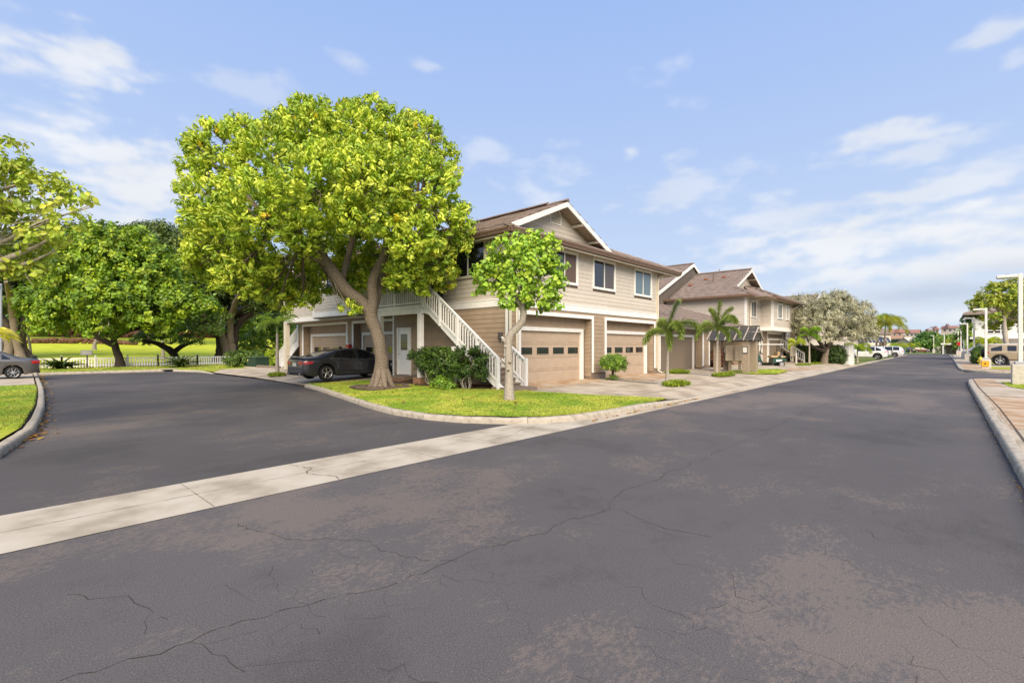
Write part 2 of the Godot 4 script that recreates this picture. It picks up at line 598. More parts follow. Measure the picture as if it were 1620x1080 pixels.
func asphalt(name_seed: int, low: float) -> StandardMaterial3D:
	var m := tri_mat(ntex(80 + name_seed, 0.075, 3, [lin(0.085, 0.077, 0.077), lin(0.142, 0.131, 0.132), lin(0.17, 0.157, 0.158), lin(0.2, 0.182, 0.178), lin(0.48, 0.42, 0.36)], [0.14, 0.32, 0.62, 0.8, 0.98], 1024), 0.9, 0.88, M.grain, 0.12)
	m.detail_enabled = true
	m.detail_blend_mode = BaseMaterial3D.BLEND_MODE_MUL
	m.detail_uv_layer = BaseMaterial3D.DETAIL_UV_2
	# worn and fresh patches, tyre-polished bands: where the sealing coat has gone
	var w := 900
	var h := 1600
	rng.seed = name_seed
	var bytes := PackedByteArray()
	bytes.resize(w * h * 3)
	var f := FastNoiseLite.new()
	f.seed = 300 + name_seed
	f.frequency = 0.3
	f.fractal_octaves = 6
	f.fractal_gain = 0.68
	var f2 := FastNoiseLite.new()
	f2.seed = 320 + name_seed
	f2.frequency = 0.06
	f2.fractal_octaves = 4
	for j in h:
		var z := 48.0 * j / h
		for i in w:
			var x := 16.0 * i / w
			var a := f.get_noise_2d(x, z * 0.75)
			var b := f2.get_noise_2d(x, z)
			var grit := rng.randf_range(-0.2, 0.2)
			var worn := smoothstep(0.2, 0.34, a + b * 0.6 + grit)
			var dark := smoothstep(0.1, 0.5, -a - b * 0.4 + grit * 0.5)
			var base := low * (1.0 + 0.1 * b) - 0.07 * dark
			var at := (j * w + i) * 3
			bytes[at] = int(clampf(base + 0.14 * worn, 0.0, 1.0) * 255.0)
			bytes[at + 1] = int(clampf(base + 0.105 * worn, 0.0, 1.0) * 255.0)
			bytes[at + 2] = int(clampf(base + 0.065 * worn, 0.0, 1.0) * 255.0)
	m.detail_albedo = ImageTexture.create_from_image(Image.create_from_data(w, h, false, Image.FORMAT_RGB8, bytes))
	return m

func crack(st: G, pts: Array, width: float, rough: float, depth := 0) -> void:
	# a wandering hairline with side branches, laid on the road as a dark ribbon
	var line := [pts[0]]
	for i in pts.size() - 1:
		var a: Vector2 = pts[i]
		var b: Vector2 = pts[i + 1]
		var k := maxi(2, int(a.distance_to(b) / 0.07))
		var side := (b - a).orthogonal().normalized()
		var drift := 0.0
		for j in range(1, k + 1):
			drift = drift * 0.86 + rng.randf_range(-1, 1) * rough
			var q := a.lerp(b, float(j) / k) + side * drift * (1.0 if j < k else 0.0)
			line.append(q)
			if depth < 2 and rng.randf() < 0.035:
				var turn := (b - a).angle() + rng.randf_range(0.5, 1.3) * (1 if rng.randf() < 0.5 else -1)
				var far := q + Vector2.from_angle(turn) * rng.randf_range(0.15, 0.7)
				crack(st, [q, far], width * 0.55, rough * 0.8, depth + 1)
	for i in line.size() - 1:
		var a: Vector2 = line[i]
		var b: Vector2 = line[i + 1]
		if rng.randf() < 0.04:
			continue
		var s := (b - a).orthogonal().normalized() * width * rng.randf_range(0.35, 1.1) * 0.5
		st.quad(Vector3(a.x - s.x, 0.003, a.y - s.y), Vector3(b.x - s.x, 0.003, b.y - s.y), Vector3(b.x + s.x, 0.003, b.y + s.y), Vector3(a.x + s.x, 0.003, a.y + s.y))

func kerb(called: String, path: PackedVector2Array, top: float, width: float, label: String, lift_end := 1.0) -> void:
	# path runs along the road edge with the lot on its left (looking along it, seen from above with z down: right-hand turn)
	var o := Node3D.new()
	o.name = numbered(called)
	add_child(o, true)
	o.set_meta("kind", "structure")
	o.set_meta("label", label)
	o.set_meta("category", "kerb")
	var c := Curve2D.new()
	for i in path.size():
		var d := (path[mini(i + 1, path.size() - 1)] - path[maxi(i - 1, 0)]) / 6.0
		c.add_point(path[i], -d, d)
	var total := c.get_baked_length()
	var at := 0.0
	while at < total - 0.05:
		var to := minf(at + rng.randf_range(2.6, 3.4), total)
		if total - to < 1.0:
			to = total
		var g := G.new()
		var rows := []
		var k := maxi(2, int((to - at) / 0.35))
		for i in k + 1:
			var s := lerpf(at + 0.006, to - 0.006, float(i) / k)
			var p := c.sample_baked(s)
			var q := c.sample_baked(minf(s + 0.05, total))
			var r := c.sample_baked(maxf(s - 0.05, 0.0))
			var side := (q - r).normalized().orthogonal()
			var hh := top * lerpf(1.0, lift_end, clampf((s - total + 2.5) / 2.5, 0.0, 1.0)) + rng.randf_range(-0.006, 0.006)
			var w := rng.randf_range(-0.006, 0.006)
			var row := PackedVector3Array()
			for e in [[0.02 + w, -0.05], [0.018 + w, hh * 0.4], [0.012 + w, hh - 0.035], [-0.012, hh - 0.008], [-0.04, hh], [-width + 0.03, hh], [-width, hh - 0.01], [-width - 0.005, -0.05]]:
				row.append(Vector3(p.x + side.x * -e[0], e[1], p.y + side.y * -e[0]))
			row.reverse()
			rows.append(row)
		g.grid(rows)
		for e in [0, -1]:
			var row: PackedVector3Array = rows[e]
			for i in range(1, row.size() - 1):
				if e == 0:
					g.tri(row[0], row[i], row[i + 1])
				else:
					g.tri(row[0], row[i + 1], row[i])
		part("kerb_stone", g, M.kerb, o)
		at = to

func slabs(called: String, poly: PackedVector2Array, mat_: Material, label: String, height: Callable, step := 1.0) -> MeshInstance3D:
	var g := G.new()
	g.sheet(poly, height, step)
	return struct(called, g, mat_, label, "driveway" if called.begins_with("drive") else "pavement")

func joint(st: G, a: Vector2, b: Vector2, height: Callable, w := 0.02) -> void:
	var s := (b - a).orthogonal().normalized() * w / 2.0
	var k := maxi(1, int(a.distance_to(b) / 1.0))
	for i in k:
		var p := a.lerp(b, float(i) / k)
		var q := a.lerp(b, float(i + 1) / k)
		var hp: float = height.call(p) + 0.003
		var hq: float = height.call(q) + 0.003
		st.quad(Vector3(p.x - s.x, hp, p.y - s.y), Vector3(q.x - s.x, hq, q.y - s.y), Vector3(q.x + s.x, hq, q.y + s.y), Vector3(p.x + s.x, hp, p.y + s.y))

func right_lot(p: Vector2) -> float:
	return 0.12 + 0.0 * p.x

func grass_tuft(seed_: int, tall: float, spread: float) -> ArrayMesh:
	var r := RandomNumberGenerator.new()
	r.seed = seed_
	var g := G.new()
	for i in 7:
		var a := r.randf() * TAU
		var o := Vector3(cos(a), 0, sin(a)) * r.randf() * spread * 0.5
		var d := Vector3(cos(a + r.randf()), 0, sin(a + r.randf()))
		var s := d.cross(Vector3.UP).normalized() * r.randf_range(0.003, 0.006)
		var hh := tall * r.randf_range(0.6, 1.1)
		var lean := d * hh * r.randf_range(0.2, 0.9)
		g.col = Color(1, 1, 1) * r.randf_range(0.8, 1.2)
		var m := o + Vector3.UP * hh * 0.6 + lean * 0.35
		g.quad(o - s, o + s, m + s * 0.8, m - s * 0.8)
		g.tri(m - s * 0.8, m + s * 0.8, o + Vector3.UP * hh + lean)
	return g.mesh(M.blade)

func turf(poly: PackedVector2Array, height: Callable, count: int, label: String, tall := 0.035, dry := 0.25) -> void:
	var r := Rect2(poly[0], Vector2.ZERO)
	for p in poly:
		r = r.expand(p)
	var places := []
	var cols := PackedColorArray()
	var f := FastNoiseLite.new()
	f.seed = 77
	f.frequency = 0.5
	f.fractal_octaves = 3
	while places.size() < count:
		var p := Vector2(rng.randf_range(r.position.x, r.end.x), rng.randf_range(r.position.y, r.end.y))
		if not Geometry2D.is_point_in_polygon(p, poly):
			continue
		var k := clampf(0.5 + f.get_noise_2dv(p) * 1.3, 0.0, 1.0)
		var s := rng.randf_range(0.7, 1.3)
		places.append(Transform3D(Basis(Vector3.UP, rng.randf() * TAU).scaled(Vector3(s, s * (0.7 + 0.6 * k), s)), Vector3(p.x, height.call(p) - 0.004, p.y)))
		var c := Color(0.125, 0.2, 0.018).lerp(Color(0.25, 0.27, 0.04), k) * 2.2
		if rng.randf() < dry * 0.4:
			c = Color(0.32, 0.28, 0.1)
		c = c * rng.randf_range(0.8, 1.2)
		cols.append(c)
	var o := scatter("grass", grass_tuft(5, tall, 0.09), places, cols, self)
	tag(o, label, "grass", "", "stuff")

func make_ground() -> void:
	var flat := func(_p: Vector2) -> float: return -0.06
	var g := G.new()
	g.sheet(PackedVector2Array([Vector2(-900, -900), Vector2(900, -900), Vector2(900, 900), Vector2(-900, 900)]), flat)
	struct("ground", g, M.earth, "wide flat ground of dry grass and earth reaching the horizon")
	# main street and side road
	var zero := func(_p: Vector2) -> float: return 0.0
	var uvs := func(p: Vector3) -> Vector2: return Vector2((p.x + 9.0 if p.x > -7.0 else p.x + 25.0) / 16.0, (p.z + 36.0) / 48.0)
	var road_mat := asphalt(1, 0.8)
	g = G.new()
	g.sheet(PackedVector2Array([Vector2(-5.92, 9), Vector2(0.9, 9), Vector2(0.9, -150), Vector2(-5.92, -150)]), zero)
	g.sheet(PackedVector2Array([Vector2(-40, -131), Vector2(-5.92, -131), Vector2(-5.92, -150), Vector2(-40, -150)]), zero)
	g.sheet(PackedVector2Array([Vector2(0.9, -34.3), Vector2(40, -34.3), Vector2(40, -44.6), Vector2(0.9, -44.6)]), zero)
	struct("street", g, road_mat, "dark grey cracked asphalt street running to the far end of the estate", "road", uvs)
	g = G.new()
	g.sheet(PackedVector2Array([Vector2(-7.18, 9), Vector2(-7.18, -9.6), Vector2(-20, -10), Vector2(-41.2, -10), Vector2(-41.2, -1.5), Vector2(-12, 0.8), Vector2(-9.0, 9)]), func(_p: Vector2) -> float: return -0.002)
	struct("side_road", g, asphalt(2, 0.76), "dark asphalt side road ending at a kerb before the grass", "road", uvs)
	g = G.new()
	g.sheet(PackedVector2Array([Vector2(-7.24, 9), Vector2(-5.9, 9), Vector2(-5.9, -9.6), Vector2(-6.45, -9.9), Vector2(-7.24, -8.2)]), func(p: Vector2) -> float: return 0.004 + 0.004 * absf(p.x + 6.57), 0.35)
	struct("gutter_strip", g, M.strip, "pale concrete gutter strip crossing the mouth of the side road", "gutter")
	g = G.new()
	g.sheet(PackedVector2Array([Vector2(-5.9, -9.6), Vector2(-5.9, -130), Vector2(-6.5, -130), Vector2(-6.5, -9.9)]), func(p: Vector2) -> float: return 0.006)
	struct("gutter_edge", g, M.concrete, "narrow stained concrete gutter along the left edge of the street", "gutter")
	# cracks: the long seam up the middle, and the crazing in front
	g = G.new()
	rng.seed = 41
	crack(g, [Vector2(-3.6, 1.2), Vector2(-3.35, -0.9), Vector2(-3.0, -2.5), Vector2(-2.75, -4.1), Vector2(-2.9, -6.3), Vector2(-2.75, -9.5), Vector2(-2.8, -14), Vector2(-2.6, -21), Vector2(-2.7, -34), Vector2(-2.6, -52)], 0.006, 0.04)
	crack(g, [Vector2(-2.95, -2.6), Vector2(-3.4, -2.35), Vector2(-3.9, -2.3), Vector2(-4.4, -1.9), Vector2(-5.2, -1.7)], 0.0045, 0.04)
	crack(g, [Vector2(-4.6, -0.4), Vector2(-4.1, -0.7), Vector2(-3.7, -0.8)], 0.004, 0.04)
	crack(g, [Vector2(-2.6, -4.6), Vector2(-2.0, -4.4), Vector2(-1.6, -4.5)], 0.005, 0.03)
	for i in 210:
		var p := Vector2(rng.randf_range(-4.4, 0.6), rng.randf_range(-1.2, -8.5) if rng.randf() < 0.85 else rng.randf_range(-8, -20))
		var d := Vector2.from_angle(rng.randf_range(-0.7, 0.7) + (PI if rng.randf() < 0.5 else 0.0)) * rng.randf_range(0.1, 0.55)
		crack(g, [p, p + d, p + d * 1.4 + d.orthogonal() * rng.randf_range(-0.5, 0.5)], rng.randf_range(0.001, 0.0024), 0.07, 1)
	struct("road_cracks", g, mat(lin(0.045, 0.037, 0.032), 0.95, 0.2), "thin dark cracks wandering over the street asphalt", "crack")
	g = G.new()
	crack(g, [Vector2(-7.2, -3.05), Vector2(-6.8, -3.2), Vector2(-6.5, -3.0), Vector2(-5.92, -3.15)], 0.012, 0.04, 2)
	crack(g, [Vector2(-7.2, -6.1), Vector2(-6.6, -6.3), Vector2(-5.92, -6.2)], 0.006, 0.03, 2)
	crack(g, [Vector2(-6.9, -8.6), Vector2(-6.6, -7.6), Vector2(-6.35, -6.4)], 0.008, 0.05, 2)
	crack(g, [Vector2(-6.58, 6), Vector2(-6.57, -3), Vector2(-6.56, -9)], 0.008, 0.004, 2)
	for z in [4.5, 1.4, -1.7, -4.8, -7.9]:
		crack(g, [Vector2(-7.22, z), Vector2(-5.92, z)], 0.007, 0.001, 2)
	for i in g.v.size():
		g.v[i].y += 0.007
	struct("gutter_cracks", g, mat(lin(0.1, 0.075, 0.05), 0.95, 0.2), "thin cracks across the pale gutter strip", "crack")
	# kerbs
	kerb("kerb", kerb_corner, 0.135, 0.16, "curved concrete kerb round the corner lawn", 0.35)
	kerb("kerb", PackedVector2Array([Vector2(-6.3, -15.2), Vector2(-6.3, -30), Vector2(-6.3, -50), Vector2(-6.35, -72)]), 0.05, 0.14, "low worn kerb lip along the left driveways")
	kerb("kerb", PackedVector2Array([Vector2(-41.2, -1.8), Vector2(-41.0, -5.5), Vector2(-40.6, -8.6)]), 0.15, 0.16, "straight kerb closing the end of the side road")
	kerb("kerb", PackedVector2Array([Vector2(-40.2, -9.0), Vector2(-38.4, -9.75), Vector2(-36.4, -9.95), Vector2(-35.0, -9.9)]), 0.13, 0.16, "short curved kerb past the drain at the end of the side road", 0.3)
	var left_line := PackedVector2Array([Vector2(-41.2, -2.25), Vector2(-34, -1.95), Vector2(-26, -1.6), Vector2(-18.5, -1.15), Vector2(-13.5, -0.68), Vector2(-10.9, -0.15), Vector2(-9.5, 0.9), Vector2(-8.3, 3.2), Vector2(-7.6, 8)])
	left_line.reverse()
	kerb("kerb", left_line, 0.14, 0.14, "long pale kerb on the left side of the side road")
	kerb("kerb", PackedVector2Array([Vector2(3.2, -34.15), Vector2(1.9, -34.1), Vector2(1.15, -33.7), Vector2(0.8, -32.7), Vector2(0.74, -30), Vector2(0.73, -20), Vector2(0.73, -8), Vector2(0.72, 8)]), 0.14, 0.16, "stained concrete kerb along the right edge of the street nearest the lamp")
	kerb("kerb", PackedVector2Array([Vector2(0.35, -135), Vector2(0.6, -100), Vector2(0.68, -70), Vector2(0.7, -50), Vector2(0.82, -47.2), Vector2(1.3, -45.6), Vector2(2.2, -44.85), Vector2(4.0, -44.7), Vector2(12, -44.7)]), 0.13, 0.18, "concrete kerb beyond the cross lane on the right")
	# corner lawn
	var lawn := PackedVector2Array()
	for i in kerb_corner.size() - 1:
		var q := kerb_corner[i]
		var d := (kerb_corner[mini(i + 1, kerb_corner.size() - 1)] - kerb_corner[maxi(i - 1, 0)]).normalized()
		lawn.append(q + d.orthogonal() * 0.14)
	lawn.append_array(PackedVector2Array([Vector2(-6.46, -14.3), Vector2(-8.2, -13.35), Vector2(-9.8, -12.6), Vector2(-11.0, -12.2), Vector2(-12.2, -11.3), Vector2(-14.6, -11.25), Vector2(-17.2, -11.4), Vector2(-18.9, -11.9), Vector2(-19.6, -11.4), Vector2(-19.9, -10.4)]))
	g = G.new()
	g.sheet(lawn, lot, 0.5)
	struct("lawn", g, M.lawn, "bright mown lawn on the street corner behind the curved kerb")
	rng.seed = 7
	turf(lawn, lot, 52000, "short bright grass blades of the corner lawn")
	# planting bed below the stairs
	g = G.new()
	g.sheet(PackedVector2Array([Vector2(-11.0, -12.1), Vector2(-12.3, -11.2), Vector2(-14.6, -11.15), Vector2(-17.2, -11.3), Vector2(-19.3, -12.0), Vector2(-19.3, -13.1), Vector2(-11.6, -13.1), Vector2(-11.0, -12.9)]), func(p: Vector2) -> float: return lot(p) + 0.008 + 0.02 * sin(p.x * 3.0) * sin(p.y * 4.0), 0.3)
	struct("planting_bed", g, M.soil, "dark bare soil bed under the white stairs", "planting bed")
	# driveways: street side
	slabs("driveway", PackedVector2Array([Vector2(-6.42, -14.4), Vector2(-8.2, -13.3), Vector2(-9.8, -12.55), Vector2(-11.0, -12.15), Vector2(-11.0, -13.0), Vector2(-12.5, -13.0), Vector2(-12.5, -34), Vector2(-14.6, -34), Vector2(-14.6, -43), Vector2(-12.4, -43), Vector2(-12.4, -53), Vector2(-6.42, -53)]), M.concrete, "wide stained concrete driveway before the street garages", func(p: Vector2) -> float: return lot(p) - 0.012, 1.0)
	slabs("driveway", PackedVector2Array([Vector2(-10.6, -13.2), Vector2(-12.45, -13.2), Vector2(-12.45, -18.9), Vector2(-11.5, -18.8), Vector2(-11.0, -17.6), Vector2(-10.9, -15.2)]), M.rust_concrete, "rust stained strip of concrete along the first garage door", func(p: Vector2) -> float: return lot(p) - 0.007, 1.0)
	slabs("driveway", PackedVector2Array([Vector2(-9.6, -19.9), Vector2(-12.45, -19.4), Vector2(-12.45, -25.2), Vector2(-11.0, -24.6), Vector2(-10.2, -22.5)]), M.rust_concrete, "rust stained strip of concrete along the second garage door", func(p: Vector2) -> float: return lot(p) - 0.007, 1.0)
	slabs("driveway", PackedVector2Array([Vector2(-8.0, -32.0), Vector2(-9.0, -36.0), Vector2(-8.2, -41.0), Vector2(-7.0, -44.0), Vector2(-7.4, -37)]), M.rust_concrete, "rust stained patch of concrete near the golf cart", func(p: Vector2) -> float: return lot(p) - 0.007, 1.0)
	g = G.new()
	var dh := func(p: Vector2) -> float: return lot(p) - 0.012
	joint(g, Vector2(-6.5, -16.4), Vector2(-12.4, -16.4), dh)
	joint(g, Vector2(-9.3, -14.0), Vector2(-9.3, -19.3), dh)
	joint(g, Vector2(-9.3, -19.9), Vector2(-9.3, -26.0), dh)
	joint(g, Vector2(-7.6, -15.0), Vector2(-7.6, -52.0), dh)
	for z in [-22.4, -26.4, -29.4, -33, -37, -41, -45, -49]:
		joint(g, Vector2(-6.5, z), Vector2(-12.1, z), dh)
	struct("driveway_joints", g, mat(lin(0.12, 0.09, 0.06), 0.95), "dark joints between the driveway slabs", "joint")
	for e in [[Vector2(-11.4, -19.12), Vector2(-9.0, -19.0)], [Vector2(-11.6, -26.35), Vector2(-9.5, -26.2)]]:
		g = G.new()
		var d: Vector2 = (e[1] - e[0] as Vector2).orthogonal().normalized() * 0.14
		g.sheet(PackedVector2Array([e[0] - d, e[1] - d, e[1] + d, e[0] + d]), func(p: Vector2) -> float: return lot(p) - 0.002 + 0.006 * sin(p.x * 40.0) * sin(p.y * 43.0), 0.08)
		struct("gravel_strip", g, M.gravel, "narrow gravel strip between the driveways " + ("beside the round clipped shrub" if e[0].y > -20 else "between the two foxtail palms"), "gravel")
		var places := []
		var cols := PackedColorArray()
		for i in 420:
			var p: Vector2 = (e[0] as Vector2).lerp(e[1], rng.randf()) + d * rng.randf_range(-1, 1)
			places.append(Transform3D(Basis(Vector3(rng.randf(), 1, rng.randf()).normalized(), rng.randf() * TAU).scaled(Vector3(1, 0.6, 0.8) * rng.randf_range(0.6, 1.3)), Vector3(p.x, lot(p) + 0.006, p.y)))
			cols.append(Color(0.22, 0.2, 0.17) * rng.randf_range(0.4, 1.6))
		var sm := SphereMesh.new()
		sm.radius = 0.02
		sm.height = 0.03
		sm.radial_segments = 6
		sm.rings = 3
		sm.material = mat(Color.WHITE, 0.9)
		sm.material.vertex_color_use_as_albedo = true
		tag(scatter("gravel", sm, places, cols, self), "small grey stones lying in the gravel strip " + ("by the round shrub" if e[0].y > -20 else "by the palms"), "gravel", "", "stuff")
	# driveways: side-road garages
	slabs("driveway", PackedVector2Array([Vector2(-19.95, -9.55), Vector2(-19.95, -10.4), Vector2(-19.65, -11.4), Vector2(-19.0, -12.0), Vector2(-19.3, -14.6), Vector2(-32.0, -14.6), Vector2(-36.2, -13.4), Vector2(-37.4, -11.2), Vector2(-35.0, -10.0), Vector2(-28, -9.98)]), M.concrete, "pale concrete driveway before the side garages under the parked sedan", func(p: Vector2) -> float: return lot(p) - 0.03 - 0.09 * clampf((p.y + 10.6) / 1.1, 0.0, 1.0), 0.8)
	g = G.new()
	var dh2 := func(p: Vector2) -> float: return lot(p) - 0.028 - 0.09 * clampf((p.y + 10.6) / 1.1, 0.0, 1.0)
	joint(g, Vector2(-19.9, -11.0), Vector2(-35.5, -11.0), dh2, 0.03)
	joint(g, Vector2(-27.6, -10.0), Vector2(-27.6, -14.4), dh2, 0.03)
	struct("driveway_joints", g, mat(lin(0.2, 0.15, 0.11), 0.95), "joints in the concrete before the side garages", "joint")
	# grass at the end of the side road
	var end_h := func(p: Vector2) -> float: return 0.12 + 0.05 * smoothstep(-42.0, -46.0, p.x)
	var end_lawn := PackedVector2Array([Vector2(-41.3, 14), Vector2(-41.35, -2.0), Vector2(-41.15, -5.5), Vector2(-40.7, -8.75), Vector2(-38.5, -9.9), Vector2(-35.2, -10.1), Vector2(-37.5, -11.3), Vector2(-36.3, -13.5), Vector2(-34, -20), Vector2(-62, -20), Vector2(-62, 14)])
	g = G.new()
	g.sheet(end_lawn, end_h, 1.5)
	struct("lawn", g, M.lawn, "grass verge between the end of the side road and the picket fence")
	rng.seed = 8
	turf(PackedVector2Array([Vector2(-41.4, -1.5), Vector2(-41.2, -5.5), Vector2(-40.8, -8.8), Vector2(-38.5, -9.95), Vector2(-35.3, -10.15), Vector2(-37.5, -11.3), Vector2(-37, -13.4), Vector2(-47, -14.5), Vector2(-47, -1.5)]), end_h, 14000, "grass blades on the verge before the picket fence", 0.06, 0.6)
	# left lot: lawn and driveway of the silver sedan
	var south := func(_p: Vector2) -> float: return 0.14
	g = G.new()
	g.sheet(PackedVector2Array([Vector2(-41.3, -2.05), Vector2(-34, -1.75), Vector2(-28.5, -1.5), Vector2(-28.5, 14), Vector2(-41.3, 14)]), south)
	struct("driveway", g, M.concrete, "concrete driveway under the silver sedan on the left", "driveway")
	var sl := PackedVector2Array([Vector2(-28.5, -1.5), Vector2(-26, -1.4), Vector2(-18.5, -0.95), Vector2(-13.5, -0.48), Vector2(-11.0, 0.03), Vector2(-9.65, 1.0), Vector2(-8.5, 3.2), Vector2(-7.8, 8), Vector2(-28.5, 8)])
	g = G.new()
	g.sheet(sl, south, 0.8)
	struct("lawn", g, M.lawn, "patch of lawn behind the left kerb of the side road")
	rng.seed = 9
	turf(PackedVector2Array([Vector2(-28.5, -1.5), Vector2(-26, -1.4), Vector2(-18.5, -0.95), Vector2(-13.5, -0.48), Vector2(-13.5, 1.5), Vector2(-28.5, 1.5)]), south, 16000, "grass blades behind the left kerb of the side road", 0.045, 0.2)
	# right side: pavement, verge
	var rl := func(_p: Vector2) -> float: return 0.135
	slabs("pavement", PackedVector2Array([Vector2(0.88, 8), Vector2(0.88, -32.6), Vector2(1.25, -33.6), Vector2(1.9, -33.95), Vector2(9, -34.0), Vector2(9, -27.9), Vector2(3.1, -27.9), Vector2(2.0, -24.0), Vector2(3.2, -22.5), Vector2(9, -22.5), Vector2(9, 8)]), M.concrete, "concrete pavement on the right of the street", rl)
	slabs("pavement", PackedVector2Array([Vector2(0.95, -27.7), Vector2(0.95, -32.5), Vector2(1.3, -33.4), Vector2(1.7, -33.7), Vector2(1.75, -27.4)]), M.rust_concrete, "rust brown pavement panel beside the lamp plinth", func(_p: Vector2) -> float: return 0.139)
	slabs("pavement", PackedVector2Array([Vector2(0.95, -13.5), Vector2(0.95, -22.0), Vector2(4, -22.0), Vector2(4, -13.5)]), M.rust_concrete, "rust brown pavement panel nearest on the right", func(_p: Vector2) -> float: return 0.139)
	g = G.new()
	for z in [-4.0, -8.5, -13.5, -18, -22.2, -27.6]:
		joint(g, Vector2(0.92, z), Vector2(6, z), rl, 0.025)
	var jl := [Vector2(0.98, -33.2), Vector2(0.95, -26), Vector2(1.03, -18), Vector2(0.99, -12), Vector2(1.04, -7.5), Vector2(1.0, -2), Vector2(1.02, 4)]
	for i in jl.size() - 1:
		joint(g, jl[i], jl[i + 1], func(_p: Vector2) -> float: return 0.14, 0.035)
	struct("pavement_joints", g, mat(lin(0.1, 0.075, 0.05), 0.95), "dark joints in the right pavement and behind its kerb", "joint")
	g = G.new()
	var verge := PackedVector2Array([Vector2(1.8, -30.5), Vector2(1.9, -27.5), Vector2(2.7, -24.4), Vector2(9, -24.2), Vector2(9, -31.5), Vector2(2.6, -31.5)])
	g.sheet(verge, func(_p: Vector2) -> float: return 0.15)
	struct("lawn", g, M.lawn, "grass round the near lamp plinth on the right")
	rng.seed = 12
	turf(verge, func(_p: Vector2) -> float: return 0.15, 7000, "grass blades round the near lamp plinth", 0.05, 0.2)
	slabs("pavement", PackedVector2Array([Vector2(0.85, -135), Vector2(0.88, -47.3), Vector2(1.4, -45.8), Vector2(2.3, -45.05), Vector2(30, -44.85), Vector2(30, -135)]), M.concrete, "concrete pavement beyond the cross lane on the right", func(_p: Vector2) -> float: return 0.115)
	slabs("pavement", PackedVector2Array([Vector2(1.0, -64), Vector2(1.0, -47.5), Vector2(2.0, -46), Vector2(8, -45.6), Vector2(8, -47.6), Vector2(2.2, -49), Vector2(1.9, -64)]), M.rust_concrete, "rust brown pavement beyond the cross lane", func(_p: Vector2) -> float: return 0.12)
	g = G.new()
	g.sheet(PackedVector2Array([Vector2(2.4, -49.2), Vector2(9, -48), Vector2(9, -53.5), Vector2(2.2, -54.5)]), func(_p: Vector2) -> float: return 0.13)
	g.sheet(PackedVector2Array([Vector2(1.9, -64.5), Vector2(4, -64), Vector2(4, -71), Vector2(1.9, -71)]), func(_p: Vector2) -> float: return 0.13)
	struct("lawn", g, M.lawn, "strips of grass by the lamps beyond the cross lane")
	# the park field on the left, rising to a rock wall
	g = G.new()
	g.sheet(PackedVector2Array([Vector2(-49.5, 60), Vector2(-49.5, -90), Vector2(-190, -90), Vector2(-190, 60)]), func(p: Vector2) -> float: return 0.05 + 0.058 * maxf(0.0, -58.0 - p.x) + 0.25 * sin(p.y * 0.09) * smoothstep(-60.0, -90.0, p.x), 7.0)
	struct("field", g, M.field, "broad sunlit grass field rising beyond the picket fence")

# ---------------------------------------------------------------- building kit
# A wall is a frame: origin o, along u, up Y, outward n.
func boards(parent: Node3D, key: String, o: Vector3, u: Vector3, n: Vector3, length: float, y0: float, y1: float, holes: Array, expo := 0.178, left = null, right = null) -> void:
	var y := y0
	var at := Basis(u, Vector3.UP, n)
	while y < y1 - 0.02:
		var top := minf(y + expo, y1)
		var a := 0.0
		var b := length
		if left != null:
			a = maxf(a, left.call((y + top) / 2.0))
			b = minf(b, right.call((y + top) / 2.0))
		var spans := [[a, b]]
		for h in holes:
			if h[2] < top - 0.015 and h[3] > y + 0.015:
				var next := []
				for s in spans:
					if h[1] <= s[0] or h[0] >= s[1]:
						next.append(s)
						continue
					if h[0] > s[0]:
						next.append([s[0], h[0]])
					if h[1] < s[1]:
						next.append([h[1], s[1]])
				spans = next
		for s in spans:
			if s[1] - s[0] < 0.03:
				continue
			# long courses are butted from two or three lengths
			var cuts := [s[0]]
			while s[1] - cuts[-1] > 5.5:
				cuts.append(cuts[-1] + rng.randf_range(2.6, 4.4))
			cuts.append(s[1])
			for k in cuts.size() - 1:
				var g := G.new()
				g.x = Transform3D(at, o)
				var p: float = cuts[k] + (0.0015 if k else 0.0)
				var q: float = cuts[k + 1]
				var w := rng.randf_range(-0.0012, 0.0012)
				var f := [Vector3(p, y, 0.0), Vector3(q, y, 0.0), Vector3(q, y, 0.019 + w), Vector3(p, y, 0.019 + w), Vector3(p, top + 0.004, 0.006), Vector3(q, top + 0.004, 0.006), Vector3(q, top + 0.004, 0.0), Vector3(p, top + 0.004, 0.0)]
				g.quad(f[3], f[2], f[5], f[4])
				g.quad(f[0], f[1], f[2], f[3])
				g.quad(f[4], f[5], f[6], f[7])
				g.quad(f[0], f[3], f[4], f[7])
				g.quad(f[2], f[1], f[6], f[5])
				part("siding_board", g, M[key + str(rng.randi() % 3)], parent)
		y += expo

func slab(parent: Node3D, called: String, mat_: Material, o: Vector3, u: Vector3, n: Vector3, a: float, b: float, y0: float, y1: float, z0: float, z1: float, bevel := 0.004) -> MeshInstance3D:
	var g := G.new()
	g.x = Transform3D(Basis(u, Vector3.UP, n), o)
	g.box(Vector3((a + b) / 2, (y0 + y1) / 2, (z0 + z1) / 2), Vector3(absf(b - a), absf(y1 - y0), absf(z1 - z0)), bevel)
	return part(called, g, mat_, parent)

